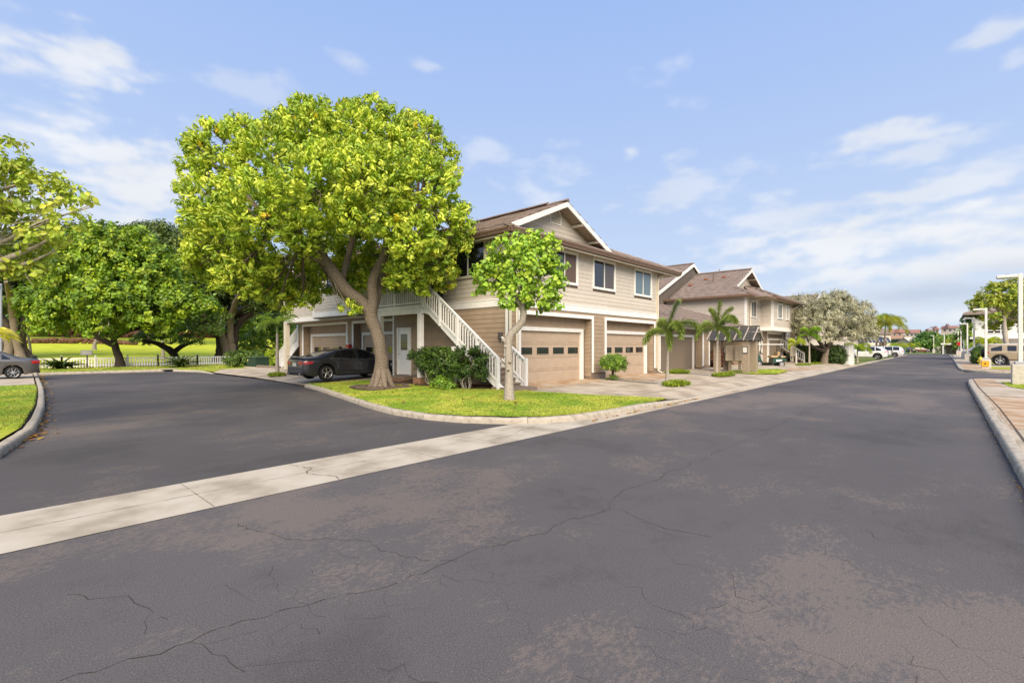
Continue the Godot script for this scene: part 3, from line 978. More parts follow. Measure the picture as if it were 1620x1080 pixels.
func window(parent: Node3D, o: Vector3, u: Vector3, n: Vector3, a: float, b: float, y0: float, y1: float, left_glass: Material, right_glass: Material, frame_mat: Material, slats := false) -> void:
	var g := G.new()
	g.x = Transform3D(Basis(u, Vector3.UP, n), o)
	var f := 0.085
	for e in [[a, a + f, y0, y1], [b - f, b, y0, y1], [a + f, b - f, y0, y0 + f], [a + f, b - f, y1 - f, y1]]:
		g.box(Vector3((e[0] + e[1]) / 2, (e[2] + e[3]) / 2, 0.025), Vector3(e[1] - e[0], e[3] - e[2], 0.07), 0.006)
	var w := part("window", g, frame_mat, parent)
	g = G.new()
	g.x = Transform3D(Basis(u, Vector3.UP, n), o)
	var m := (a + b) / 2
	for e in [[a + f, a + f + 0.03, y0 + f, y1 - f], [b - f - 0.03, b - f, y0 + f, y1 - f], [m - 0.025, m + 0.025, y0 + f, y1 - f], [a + f + 0.03, b - f - 0.03, y0 + f, y0 + f + 0.03], [a + f + 0.03, b - f - 0.03, y1 - f - 0.03, y1 - f]]:
		g.box(Vector3((e[0] + e[1]) / 2, (e[2] + e[3]) / 2, 0.018), Vector3(e[1] - e[0], e[3] - e[2], 0.03))
	part("sash", g, M.white, w)
	for s in 2:
		g = G.new()
		g.x = Transform3D(Basis(u, Vector3.UP, n), o)
		var p := a + f + 0.02 if s == 0 else m
		var q := m if s == 0 else b - f - 0.02
		g.box(Vector3((p + q) / 2, (y0 + y1) / 2, 0.004), Vector3(q - p, y1 - y0 - 2 * f, 0.008))
		part("pane", g, left_glass if s == 0 else right_glass, w)
	if slats:
		var y := y0 + f + 0.06
		while y < y1 - f - 0.05:
			g = G.new()
			g.x = Transform3D(Basis(u, Vector3.UP, n), o)
			g.box(Vector3((m + b - f) / 2, y, 0.0115), Vector3(b - f - m - 0.09, 0.034, 0.004))
			part("blind_slat", g, M.blind, w)
			y += 0.05

func garage_door(parent: Node3D, o: Vector3, u: Vector3, n: Vector3, a: float, b: float, y0: float, y1: float, trim := 0.16, glass_mats: Array = []) -> void:
	# white casing, a sectional door set behind it, four rows of four panels, lights in the second row
	for e in [[a - trim, a, y0, y1 + trim], [b, b + trim, y0, y1 + trim], [a, b, y1, y1 + trim]]:
		slab(parent, "door_casing", M.white, o, u, n, e[0], e[1], e[2], e[3], -0.12, 0.035, 0.006)
	var g := G.new()
	g.x = Transform3D(Basis(u, Vector3.UP, n), o)
	var rows := 4
	var hh := (y1 - y0) / rows
	for r in rows:
		g.box(Vector3((a + b) / 2, y0 + hh * (r + 0.5), -0.1), Vector3(b - a, hh - 0.008, 0.04), 0.006)
	var d := part("garage_door", g, M.garage, parent)
	var w := (b - a) / 4
	for r in rows:
		for k in 4:
			var p := a + w * k + 0.1
			var q := a + w * (k + 1) - 0.1
			var lo := y0 + hh * r + 0.075
			var hi := y0 + hh * (r + 1) - 0.075
			g = G.new()
			g.x = Transform3D(Basis(u, Vector3.UP, n), o)
			if r == 2:
				p += w * 0.04
				q -= w * 0.04
				lo += 0.07
				hi -= 0.045
				for e in [[p - 0.03, p, lo - 0.03, hi + 0.03], [q, q + 0.03, lo - 0.03, hi + 0.03], [p, q, lo - 0.03, lo], [p, q, hi, hi + 0.03]]:
					g.box(Vector3((e[0] + e[1]) / 2, (e[2] + e[3]) / 2, -0.072), Vector3(e[1] - e[0], e[3] - e[2], 0.018), 0.003)
				var win := part("window", g, M.garage, d)
				g = G.new()
				g.x = Transform3D(Basis(u, Vector3.UP, n), o)
				g.box(Vector3((p + q) / 2, (lo + hi) / 2, -0.077), Vector3(q - p, hi - lo, 0.006))
				var gm: Material = M.glass if glass_mats.is_empty() else glass_mats[k % glass_mats.size()]
				part("pane", g, gm, d)
			else:
				for e in [[p, q, lo, hi, 0.006], [p + 0.035, q - 0.035, lo + 0.03, hi - 0.03, 0.014]]:
					g.box(Vector3((e[0] + e[1]) / 2, (e[2] + e[3]) / 2, -0.08 + e[4] / 2), Vector3(e[1] - e[0], e[3] - e[2], e[4]), 0.005)
				part("panel", g, M.garage, d)

var tile_mesh := []
func tile_shapes() -> void:
	for k in 3:
		var g := G.new()
		g.prism([Vector3(-0.15, 0, 0.02), Vector3(-0.15, 0.045, 0.0), Vector3(-0.15, 0.03, -0.4), Vector3(-0.15, 0.0, -0.4)], Vector3(0.3, 0, 0))
		tile_mesh.append(g.mesh(M["roof%d" % k]))

# One slope: eave from a to b (seen from outside, left to right), rising along up; clip tells whether a point of the slope is roof.
func slope_tiles(list: Array, a: Vector3, b: Vector3, up: Vector3, run: float, clip: Callable, expo := 0.3) -> void:
	var u := (b - a).normalized()
	var n := u.cross(up).normalized()
	var length := a.distance_to(b)
	var rows := int(run / expo) + 1
	for r in rows:
		var k := 0
		var x := -0.15 * (r % 2)
		while x < length + 0.15:
			var p := a + u * (x + 0.15) + up * (r * expo + 0.03)
			if clip.call(p + up * 0.12):
				var lift := rng.randf_range(0.0, 0.012)
				var turn := Basis(u, n, -up) * Basis(Vector3.RIGHT, rng.randf_range(-0.1, -0.075)) * Basis(Vector3.UP, rng.randf_range(-0.015, 0.015))
				list.append(Transform3D(turn, p + n * (0.01 + lift) + up * rng.randf_range(-0.012, 0.012)))
			x += 0.302

func lay_tiles(roof: Node3D, list: Array, singles := 300) -> void:
	list.sort_custom(func(a: Transform3D, b: Transform3D) -> bool: return a.origin.distance_squared_to(EYE) < b.origin.distance_squared_to(EYE))
	for i in mini(singles, list.size()):
		use("roof_tile", tile_mesh[rng.randi() % 3], roof, list[i])
	for k in 3:
		var rest := []
		var cols := PackedColorArray()
		for i in range(mini(singles, list.size()), list.size()):
			if i % 3 == k:
				rest.append(list[i])
				cols.append(Color.WHITE)
		if rest.size():
			scatter("roof_tiles", tile_mesh[k], rest, cols, roof).name = "roof_tiles" + ("" if k == 0 else "_%03d" % k)

func ridge(roof: Node3D, a: Vector3, b: Vector3, size := 0.13) -> void:
	var k := maxi(1, int(a.distance_to(b) / 0.33))
	for i in k:
		var p := a.lerp(b, float(i) / k)
		var q := a.lerp(b, float(i + 1) / k)
		var g := G.new()
		var d := (q - p).normalized()
		var s := d.cross(Vector3.UP).normalized()
		var up := s.cross(d)
		q += d * 0.04
		var lo := up * 0.012
		g.prism([p - s * size - up * 0.04 + up * 0.03, p + up * 0.095, p + s * size - up * 0.04 + up * 0.03, p - up * 0.04], (q - p) - lo)
		part("ridge_tile", g, M["roof%d" % (rng.randi() % 3)], roof)

func roof_slab(roof: Node3D, pts: Array, thick := 0.12, m: Material = null) -> void:
	var g := G.new()
	g.prism(pts, Vector3(0, -thick, 0))
	part("roof_slope", g, m if m else M.roof0, roof)

func rail(parent: Node3D, called: String, a: Vector3, b: Vector3, tall: float, gap := 0.14, post_ends := true, post_every := 1.3, mat_: Material = null, drop := 0.0) -> void:
	# a sloping or level guard: top rail, bottom rail, balusters, posts
	var m: Material = mat_ if mat_ else M.white
	var g := G.new()
	g.bar(a + Vector3.UP * tall, b + Vector3.UP * tall, 0.09, 0.045, Vector3.UP, 0.006)
	g.bar(a + Vector3.UP * (tall - 0.08), b + Vector3.UP * (tall - 0.08), 0.04, 0.09, Vector3.UP, 0.004)
	part("handrail", g, m, parent)
	g = G.new()
	g.bar(a + Vector3.UP * 0.09, b + Vector3.UP * 0.09, 0.045, 0.07, Vector3.UP, 0.004)
	part("bottom_rail", g, m, parent)
	var flat := Vector2(b.x - a.x, b.z - a.z).length()
	var k := int(flat / gap)
	var rise := (b.y - a.y) / flat
	var posts := maxi(1, int(round(flat / post_every)))
	for i in range(1, k):
		var p := a.lerp(b, float(i) / k)
		g = G.new()
		g.box(p + Vector3.UP * (tall / 2 + 0.02), Vector3(0.04, tall - 0.14, 0.04), 0.003)
		part("baluster", g, m, parent)
	for i in posts + 1:
		if (i == 0 or i == posts) and not post_ends:
			continue
		var p := a.lerp(b, float(i) / posts)
		g = G.new()
		g.box(p + Vector3.UP * (tall / 2 - 0.06 - drop / 2), Vector3(0.1, tall + 0.14 + drop, 0.1), 0.008)
		part("post", g, m, parent)

func pipe_run(parent: Node3D, called: String, pts: Array, r: float, m: Material) -> void:
	var g := G.new()
	var radii := []
	for p in pts:
		radii.append(r)
	g.tube(pts, radii, 10)
	part(called, g, m, parent)

func round_path(pts: Array, steps := 4) -> Array:
	var out := [pts[0]]
	for i in range(1, pts.size() - 1):
		var a: Vector3 = (pts[i] as Vector3).lerp(pts[i - 1], minf(0.5, 0.12 / maxf(0.01, pts[i].distance_to(pts[i - 1]))))
		var b: Vector3 = (pts[i] as Vector3).lerp(pts[i + 1], minf(0.5, 0.12 / maxf(0.01, pts[i].distance_to(pts[i + 1]))))
		for k in steps + 1:
			var t := float(k) / steps
			out.append(a.lerp(pts[i], t).lerp((pts[i] as Vector3).lerp(b, t), t))
	out.append(pts[-1])
	return out

# ---------------------------------------------------------------- the corner townhouse
func corner_house() -> void:
	rng.seed = 101
	var h := thing("townhouse", "two storey tan townhouse at the street corner with white outside stairs and garages below", "house")
	var X := -11.9
	var Z := -13.0
	var EX := Vector3.RIGHT
	var EZ := Vector3.BACK
	# cores: upper storey, lower storey set behind the garage openings
	var g := G.new()
	g.box(Vector3((X - 0.03 - 31.2) / 2, 4.7, (Z - 25.07) / 2 - 0.0), Vector3(31.2 + X - 0.03, 2.9, 25.07 + Z - 0.06), 0.0)
	part("wall", g, M.core, h)
	g = G.new()
	g.box(Vector3((-12.56 - 31.2) / 2, 1.7, (-14.75 - 25.07) / 2), Vector3(31.2 - 12.56, 3.1, 25.07 - 14.75))
	part("wall", g, M.core, h)
	g = G.new()
	g.box(Vector3((-12.56 - 19.3) / 2, 1.65, (-13.03 - 14.75) / 2), Vector3(19.3 - 12.56, 3.2, 14.75 - 13.03))
	part("wall", g, M.core, h)
	# street facade piers: u runs along -z
	var o := Vector3(X, 0, Z)
	var u := Vector3(0, 0, -1)
	var n := Vector3.RIGHT
	var L := 12.1
	var open1 := [0.62, 5.5, 0.0, 2.98]
	var open2 := [6.76, 11.74, 0.0, 2.98]
	for e in [[0.0, open1[0]], [open1[1], open2[0]], [open2[1], L]]:
		slab(h, "stem_wall", M.stem_wall, o, u, n, e[0], e[1], 0.0, 0.56, -0.6, -0.02, 0.01)
		slab(h, "wall", M.core, o, u, n, e[0], e[1], 0.56, 3.25, -0.6, -0.003, 0.0)
	for op in [open1, open2]:
		slab(h, "wall", M.core, o, u, n, op[0], op[1], 2.98, 3.25, -0.6, -0.003, 0.0)
	boards(h, "brown_siding", o, u, n, L, 0.56, 3.25, [open1, open2])
	boards(h, "pale_siding", o, u, n, L, 3.53, 6.05, [[2.45, 4.38, 4.37, 5.8], [5.58, 7.57, 4.37, 5.8], [9.47, 11.43, 4.37, 5.8]])
	slab(h, "band", M.white, o, u, n, -0.045, L + 0.02, 3.25, 3.53, -0.05, 0.045)
	slab(h, "band", M.white, o, u, n, -0.03, L, 3.505, 3.545, -0.05, 0.06)
	for op in [open1, open2]:
		for e in [[op[0] - 0.15, op[0], 0.56, 3.13], [op[1], op[1] + 0.15, 0.56, 3.13], [op[0], op[1], 2.98, 3.13]]:
			slab(h, "trim", M.white, o, u, n, e[0], e[1], e[2], e[3], -0.02, 0.04, 0.006)
		# the recess: reveal boards and the head wall over the door
		boards(h, "brown_siding", Vector3(X - 0.03, 0, Z - op[1] - 0.001), Vector3(-1, 0, 0), Vector3(0, 0, 1), 0.35, 0.4, 2.98, [])
		boards(h, "brown_siding", Vector3(X - 0.38, 0, Z - op[0] + 0.001), Vector3(1, 0, 0), Vector3(0, 0, -1), 0.35, 0.4, 2.98, [])
		boards(h, "brown_siding", Vector3(X - 0.36, 0, Z), u, n, op[1], 2.5, 2.98, [[-1.0, op[0], 0, 9]])
		slab(h, "wall", M.core, Vector3(X - 0.36, 0, Z), u, n, op[0], op[1], 0.0, 3.0, -0.3, -0.17, 0.0)
		garage_door(h, Vector3(X - 0.36, 0, Z), u, n, op[0] + 0.28, op[1] - 0.3, 0.2, 2.38)
	window(h, o, u, n, 2.45, 4.38, 4.37, 5.8, M.glass, M.glass_blind, M.white, true)
	window(h, o, u, n, 5.58, 7.57, 4.37, 5.8, M.glass, M.glass_blind, M.white)
	window(h, o, u, n, 9.47, 11.43, 4.37, 5.8, M.glass_pale, M.glass_pale, M.white)
	# end wall facing the side road: u runs along -x from the corner... seen from outside left to right is +x
	o = Vector3(-19.3, 0, Z)
	u = Vector3.RIGHT
	n = Vector3.BACK
	L = 7.4
	slab(h, "stem_wall", M.stem_wall, o, u, n, 0.0, L, 0.0, 0.5, -0.3, -0.02, 0.01)
	boards(h, "brown_siding", o, u, n, L, 0.5, 3.25, [[0.34, 1.42, 0.0, 2.62]])
	boards(h, "pale_siding", o, u, n, L, 3.53, 6.05, [[4.15, 6.2, 4.45, 5.9]])
	slab(h, "band", M.white, o, u, n, 3.4, L + 0.045, 3.25, 3.53, -0.05, 0.045)
	slab(h, "band", M.white, o, u, n, 3.4, L + 0.03, 3.505, 3.545, -0.05, 0.06)
	slab(h, "corner_board", M.white, o, u, n, L - 0.17, L + 0.012, 0.5, 3.25, -0.03, 0.038)
	slab(h, "corner_board", M.cream, o, u, n, L - 0.12, L + 0.012, 3.54, 6.05, -0.03, 0.036)
	slab(h, "corner_board", M.cream, Vector3(X, 0, Z), Vector3(0, 0, -1), Vector3.RIGHT, -0.038, 0.1, 3.54, 6.05, -0.03, 0.036)
	slab(h, "corner_board", M.cream, Vector3(X, 0, Z), Vector3(0, 0, -1), Vector3.RIGHT, -0.038, 0.1, 0.56, 3.25, -0.03, 0.036)
	slab(h, "corner_board", M.cream, Vector3(X, 0, Z), Vector3(0, 0, -1), Vector3.RIGHT, 12.0, 12.1, 0.56, 6.05, -0.03, 0.036)
	window(h, o, u, n, 4.15, 6.2, 4.45, 5.9, M.glass, M.glass, M.cream)
	# side door
	slab(h, "door_casing", M.white, o, u, n, 0.34, 0.44, 0.45, 2.62, -0.06, 0.05)
	slab(h, "door_casing", M.white, o, u, n, 1.32, 1.42, 0.45, 2.62, -0.06, 0.05)
	slab(h, "door_casing", M.white, o, u, n, 0.44, 1.32, 2.53, 2.62, -0.06, 0.05)
	var door := slab(h, "door", mat(lin(0.74, 0.73, 0.71), 0.45), o, u, n, 0.44, 1.32, 0.47, 2.53, -0.05, 0.012)
	for e in [[0.58, 0.62, 1.55, 2.36], [1.14, 1.18, 1.55, 2.36], [0.62, 1.14, 1.55, 1.59], [0.62, 1.14, 2.32, 2.36]]:
		slab(door, "frame", M.white, o, u, n, e[0], e[1], e[2], e[3], 0.0, 0.024, 0.003)
	slab(door, "pane", M.glass_blind, o, u, n, 0.62, 1.14, 1.59, 2.32, 0.0, 0.016, 0.0)
	slab(door, "sash", M.blind, o, u, n, 0.62, 1.14, 1.945, 1.965, 0.0, 0.02, 0.0)
	g = G.new()
	g.lathe([Vector2(0, -0.02), Vector2(0.028, -0.015), Vector2(0.028, 0.01), Vector2(0.02, 0.055), Vector2(0, 0.06)], Vector3.BACK, Vector3(-19.3 + 0.53, 1.42, Z + 0.012), 12)
	g.lathe([Vector2(0, -0.02), Vector2(0.03, -0.015), Vector2(0.03, 0.02), Vector2(0, 0.022)], Vector3.BACK, Vector3(-19.3 + 0.53, 1.56, Z + 0.012), 12)
	part("handle", g, M.metal, door)
	# the left half of the end wall, set back, with two garages
	o = Vector3(-31.2, 0, -13.9)
	L = 11.9
	var a1 := [0.55, 5.95, 0.0, 3.02]
	var a2 := [6.75, 11.7, 0.0, 3.02]
	for e in [[0.0, a1[0]], [a1[1], a2[0]], [a2[1], L]]:
		slab(h, "wall", M.core, o, u, n, e[0], e[1], 0.0, 3.25, -0.55, -0.003, 0.0)
	for op in [a1, a2]:
		slab(h, "wall", M.core, o, u, n, op[0], op[1], 3.02, 3.25, -0.55, -0.003, 0.0)
	boards(h, "brown_siding", o, u, n, L, 0.4, 3.25, [a1, a2])
	slab(h, "band", M.white, o, u, n, 0.0, L, 3.22, 3.5, -0.05, 0.045)
	for op in [a1, a2]:
		for e in [[op[0] - 0.17, op[0], 0.3, 3.17], [op[1], op[1] + 0.17, 0.3, 3.17], [op[0], op[1], 3.02, 3.17]]:
			slab(h, "trim", M.white, o, u, n, e[0], e[1], e[2], e[3], -0.02, 0.04, 0.006)
		boards(h, "brown_siding", Vector3(-31.2 + op[0] + 0.001, 0, -13.9 - 0.03), Vector3(0, 0, -1), Vector3.RIGHT, 0.4, 0.3, 3.02, [])
		boards(h, "brown_siding", Vector3(-31.2, 0, -14.3), u, n, op[1], 2.5, 3.02, [[-1.0, op[0], 0, 9]])
		slab(h, "wall", M.core, Vector3(-31.2, 0, -14.3), u, n, op[0], op[1], 0.0, 3.1, -0.3, -0.17, 0.0)
		garage_door(h, Vector3(-31.2, 0, -14.3), u, n, op[0] + 0.32, op[1] - 0.3, 0.2, 2.38, 0.16, [M.glass, M.glass_blind, M.glass, M.glass_pale])
	slab(h, "wall", M.core, Vector3(-19.3, 0, Z), Vector3.RIGHT, Vector3.BACK, 0.0, 0.3, 0.0, 3.3, -0.95, -0.01, 0.0)
	slab(h, "trim", M.white, Vector3(-19.3, 0, Z), Vector3.RIGHT, Vector3.BACK, -0.012, 0.09, 0.3, 3.25, -0.03, 0.04)
	# upper left storey: wall behind the deck and a bay box on brackets
	boards(h, "pale_siding", Vector3(-31.2, 0, -12.99), u, n, 11.9, 3.5, 6.05, [])
	slab(h, "band", M.white, Vector3(-31.2, 0, -13.0), u, n, 0.0, 11.9, 3.24, 3.5, -0.9, 0.04)
	slab(h, "soffit", M.soffit, Vector3(-31.2, 0, -13.0), u, n, 0.02, 11.88, 3.215, 3.24, -0.9, 0.02)
	slab(h, "corner_board", M.cream, Vector3(-31.2, 0, -13.0), u, n, -0.2, 0.12, 0.3, 6.05, -0.2, 0.06)
	# bay box
	slab(h, "wall", M.core, Vector3(-31.2, 0, -13.0), u, n, 4.75, 9.6, 3.3, 6.05, -0.1, 0.45, 0.0)
	boards(h, "pale_siding", Vector3(-31.2, 0, -12.54), u, n, 9.6, 3.62, 6.05, [[-1.0, 4.75, 0, 9], [6.2, 8.2, 4.5, 5.9]])
	boards(h, "pale_siding", Vector3(-31.2 + 9.605, 0, -12.55), Vector3(0, 0, -1), Vector3.RIGHT, 0.45, 3.62, 6.05, [])
	slab(h, "band", M.white, Vector3(-31.2, 0, -12.54), u, n, 4.72, 9.66, 3.36, 3.62, -0.45, 0.05)
	slab(h, "corner_board", M.white, Vector3(-31.2, 0, -12.54), u, n, 4.73, 4.87, 3.62, 6.05, -0.1, 0.045)
	window(h, Vector3(-31.2, 0, -12.54), u, n, 6.2, 8.2, 4.5, 5.9, M.glass, M.glass_blind, M.white)
	# deck over the side door, with a beam, posts and guard
	for k in 22:
		var zz := -12.98 + 0.055 * k
		if zz > -11.9:
			break
		slab(h, "deck_board", M.tan_wall, Vector3(-19.5, 0, zz), u, n, 0.0, 4.0, 3.42, 3.46, 0.0, 0.05, 0.003)
	slab(h, "deck_beam", M.white, Vector3(-19.5, 0, -11.9), u, n, 0.0, 3.95, 3.08, 3.44, 0.0, 0.09, 0.008)
	slab(h, "deck_beam", M.white, Vector3(-19.5, 0, -11.9), u, n, 0.0, 3.95, 3.3, 3.32, 0.0, 0.11, 0.004)
	slab(h, "deck_beam", M.soffit, Vector3(-19.5, 0, -12.98), u, n, 0.0, 3.95, 3.3, 3.41, 0.0, 1.07, 0.0)
	for px in [-15.72, -18.6]:
		slab(h, "deck_post", M.white, Vector3(px, 0, -11.85), u, n, -0.1, 0.1, 0.5, 3.09, -0.12, 0.08, 0.01)
		slab(h, "footing", tri_mat(speck(lin(0.22, 0.12, 0.065), lin(0.3, 0.18, 0.11), 91, 0.03), 0.7), Vector3(px, 0, -11.85), u, n, -0.22, 0.22, 0.1, 0.5, -0.24, 0.2, 0.02)
	rail(h, "guard", Vector3(-19.45, 3.44, -11.87), Vector3(-15.6, 3.44, -11.87), 0.95, 0.14, true, 1.9)
	rail(h, "guard", Vector3(-19.45, 3.44, -12.95), Vector3(-19.45, 3.44, -11.95), 0.95, 0.14, false, 1.0)
	# porch light, downspouts
	slab(h, "wall_lamp", M.dark_metal, Vector3(-19.3, 0, Z), u, n, 6.95, 7.1, 2.02, 2.28, 0.0, 0.16, 0.02)
	pipe_run(h, "downspout", round_path([Vector3(X + 0.5, 5.86, Z - 1.0), Vector3(X + 0.42, 5.72, Z - 0.9), Vector3(X + 0.08, 5.55, Z - 0.4), Vector3(X + 0.08, 5.2, Z - 0.32), Vector3(X + 0.08, 0.45, Z - 0.32), Vector3(X + 0.25, 0.36, Z - 0.32)]), 0.045, M.cream)
	pipe_run(h, "downspout", round_path([Vector3(X + 0.5, 5.9, Z - 12.9), Vector3(X + 0.45, 5.75, Z - 12.7), Vector3(X + 0.1, 5.6, Z - 12.15), Vector3(X + 0.08, 5.3, Z - 12.08), Vector3(X + 0.08, 0.42, Z - 12.08), Vector3(X + 0.3, 0.33, Z - 12.08)]), 0.045, M.cream)
	# roof: hip over the whole, street gable standing on it
	var roof := Node3D.new()
	roof.name = "roof"
	h.add_child(roof)
	var tiles := []
	var E := 5.97
	var pit := 0.42
	var e0 := Vector3(-11.3, E, -12.4)
	var e1 := Vector3(-11.3, E, -27.0)
	var e2 := Vector3(-32.0, E, -27.0)
	var e3 := Vector3(-32.0, E, -12.4)
	var r0 := Vector3(-18.6, E + pit * 7.3, -19.7)
	var r1 := Vector3(-24.7, E + pit * 7.3, -19.7)
	roof_slab(roof, [e0, e1, r0])
	roof_slab(roof, [e3, e0, r0, r1])
	roof_slab(roof, [e1, e2, r1, r0])
	roof_slab(roof, [e2, e3, r1])
	g = G.new()
	# soffits
	slab(h, "soffit", M.soffit, Vector3(-11.9, 0, -12.45), Vector3(0, 0, -1), Vector3.RIGHT, 0.0, 14.5, 5.8, 5.84, 0.0, 0.55)
	slab(h, "soffit", M.soffit, Vector3(-31.9, 0, -13.0), u, n, 0.0, 20.0, 5.8, 5.84, 0.0, 0.55)
	slab(h, "soffit", M.soffit, Vector3(-11.95, 0, -25.1), Vector3(0, 0, -1), Vector3.RIGHT, 0.0, 1.85, 5.8, 5.84, -6.0, 0.0)
	slab(h, "frieze", M.cream, Vector3(-11.45, 0, -12.55), Vector3(0, 0, -1), Vector3.RIGHT, 0.0, 14.3, 5.72, 5.84, 0.0, 0.04)
	slab(h, "frieze", M.cream, Vector3(-31.9, 0, -12.55), u, n, 0.0, 20.45, 5.72, 5.84, 0.0, 0.04)
	# gutters: fascia board and an ogee trough
	var trough := func(a: Vector3, b: Vector3, out: Vector3) -> void:
		var gg := G.new()
		var prof := [Vector2(0.0, -0.17), Vector2(0.06, -0.17), Vector2(0.075, -0.1), Vector2(0.115, -0.06), Vector2(0.125, 0.0), Vector2(0.11, 0.0), Vector2(0.1, -0.05), Vector2(0.0, -0.05)]
		var p := []
		for q in prof:
			p.append(a + out * q.x + Vector3.UP * q.y)
		gg.prism(p, b - a)
		part("gutter", gg, M.gutter, h)
	slab(h, "fascia", M.gutter, Vector3(-11.38, 0, -12.48), Vector3(0, 0, -1), Vector3.RIGHT, 0.0, 14.5, 5.78, 5.97, -0.03, 0.0)
	slab(h, "fascia", M.gutter, Vector3(-31.95, 0, -12.48), u, n, 0.0, 20.6, 5.78, 5.97, -0.03, 0.0)
	trough.call(Vector3(-11.38, 5.97, -12.36), Vector3(-11.38, 5.97, -27.0), Vector3.RIGHT)
	trough.call(Vector3(-32.0, 5.97, -12.48), Vector3(-11.26, 5.97, -12.48), Vector3.BACK)
	# gable
	var gz := -16.25
	var gy := 7.74
	var gx := -11.62
	var half := 3.72
	var back := Vector3(-16.5, gy, gz)
	var fl := Vector3(gx, gy - 0.435 * half, gz + half)
	var fr := Vector3(gx, gy - 0.435 * half, gz - half)
	var ap := Vector3(gx, gy, gz)
	roof_slab(roof, [fl, ap, Vector3(-30.5, gy, gz), Vector3(-30.5, fl.y, fl.z)], 0.1)
	roof_slab(roof, [ap, fr, Vector3(-30.5, fr.y, fr.z), Vector3(-30.5, gy, gz)], 0.1)
	# gable wall
	var gw := -12.22
	g = G.new()
	g.prism([Vector3(gw - 0.004, 6.2, gz + 3.45), Vector3(gw - 0.004, 6.2, gz - 3.45), Vector3(gw - 0.004, 7.66, gz)], Vector3(-0.2, 0, 0))
	part("wall", g, M.core, h)
	boards(h, "pale_siding", Vector3(gw, 0, gz + 3.5), Vector3(0, 0, -1), Vector3.RIGHT, 7.0, 6.25, 7.62, [], 0.178, func(y: float) -> float: return 3.5 - maxf(0.0, (7.6 - y) / 0.435), func(y: float) -> float: return 3.5 + maxf(0.0, (7.6 - y) / 0.435))
	for s in [1, -1]:
		var p0 := Vector3(gx + 0.02, gy - 0.02 - 0.435 * half, gz + s * half)
		var p1 := Vector3(gx + 0.02, gy - 0.02, gz)
		g = G.new()
		g.prism([p0, p1, p1 - Vector3(0, 0.2, 0), p0 - Vector3(0, 0.12, 0) + Vector3(0, 0, -s * 0.25)], Vector3(-0.05, 0, 0))
		part("barge_board", g, M.white, h)
		g = G.new()
		g.prism([p0 + Vector3(-0.06, -0.08, 0), p1 + Vector3(-0.06, -0.08, 0), p1 + Vector3(gw - gx, -0.08, 0), p0 + Vector3(gw - gx, -0.08, 0)], Vector3(0, -0.025, 0))
		part("soffit", g, M.soffit, h)
		for k in [0.35, 0.68]:
			var p := p0.lerp(p1, k) + Vector3(-0.05, -0.2, 0)
			g = G.new()
			g.bar(p, p + Vector3(gw - gx + 0.02, 0, 0), 0.09, 0.12, Vector3.UP, 0.008)
			part("outrigger", g, M.cream, h)
		g = G.new()
		g.prism([Vector3(gw + 0.03, 7.62 - 0.435 * 3.3, gz + s * 3.3), Vector3(gw + 0.03, 7.62, gz), Vector3(gw + 0.03, 7.5, gz), Vector3(gw + 0.03, 7.5 - 0.435 * 3.3, gz + s * 3.3)], Vector3(-0.03, 0, 0))
		part("rake_trim", g, M.soffit, h)
	# half-round vent
	var vz := gz + 0.05
	g = G.new()
	var ring := []
	for k in 13:
		var a := PI * k / 12
		ring.append(Vector3(gw + 0.02, 7.2 + sin(a) * 0.36, vz + cos(a) * 0.36))
	ring.push_front(Vector3(gw + 0.02, 6.9, vz + 0.36))
	ring.append(Vector3(gw + 0.02, 6.9, vz - 0.36))
	for k in ring.size():
		g.bar(ring[k], ring[(k + 1) % ring.size()], 0.05, 0.07, Vector3.RIGHT, 0.006)
	var vent := part("vent", g, M.white, h)
	g = G.new()
	var back_ring := []
	for p in ring:
		back_ring.append(p + Vector3(-0.012, 0, 0))
	g.prism(back_ring, Vector3(-0.01, 0, 0))
	part("backing", g, M.core, vent)
	for k in 9:
		var y := 6.94 + k * 0.066
		var w := 0.33 if y < 7.2 else sqrt(maxf(0.0, 0.33 * 0.33 - (y - 7.2) * (y - 7.2)))
		g = G.new()
		g.prism([Vector3(gw + 0.012, y + 0.045, vz + w), Vector3(gw + 0.04, y, vz + w), Vector3(gw + 0.04, y + 0.012, vz + w), Vector3(gw + 0.012, y + 0.057, vz + w)], Vector3(0, 0, -2 * w))
		part("slat", g, M.cream, vent)
	# tiles
	var up_x := Vector3(-1, pit, 0).normalized()
	slope_tiles(tiles, e0, e1, up_x, 8.0, func(p: Vector3) -> bool:
		var t := -11.3 - p.x
		if p.z > -12.4 - t + 0.05 or p.z < -27.0 + t - 0.05:
			return false
		return p.x > gw + 0.05 or p.y > gy - 0.435 * absf(p.z - gz))
	slope_tiles(tiles, e3, e0, Vector3(0, pit, -1).normalized(), 0.7, func(p: Vector3) -> bool: return p.x < -11.3 - (-12.4 - p.z) + 0.05)
	slope_tiles(tiles, Vector3(-30.5, fl.y, fl.z), fl, Vector3(0, 0.435, -1).normalized(), half / cos(atan(0.435)), func(p: Vector3) -> bool: return p.z > gz + 0.05 and p.x < gx - 0.1)
	slope_tiles(tiles, fr, Vector3(-30.5, fr.y, fr.z), Vector3(0, 0.435, 1).normalized(), half / cos(atan(0.435)), func(p: Vector3) -> bool: return p.z < gz - 0.05 and p.x < gx - 0.1 and p.x > -17.0)
	lay_tiles(roof, tiles)
	ridge(roof, ap + Vector3(0.05, 0.03, 0), ap + Vector3(-0.95, 0.03, 0))
	ridge(roof, ap + Vector3(-1.0, 0.09, 0), Vector3(-30.5, gy + 0.11, gz), 0.17)
	ridge(roof, e0 + Vector3(0.02, 0.03, 0.02), Vector3(-12.2, E + 0.41, -13.3))
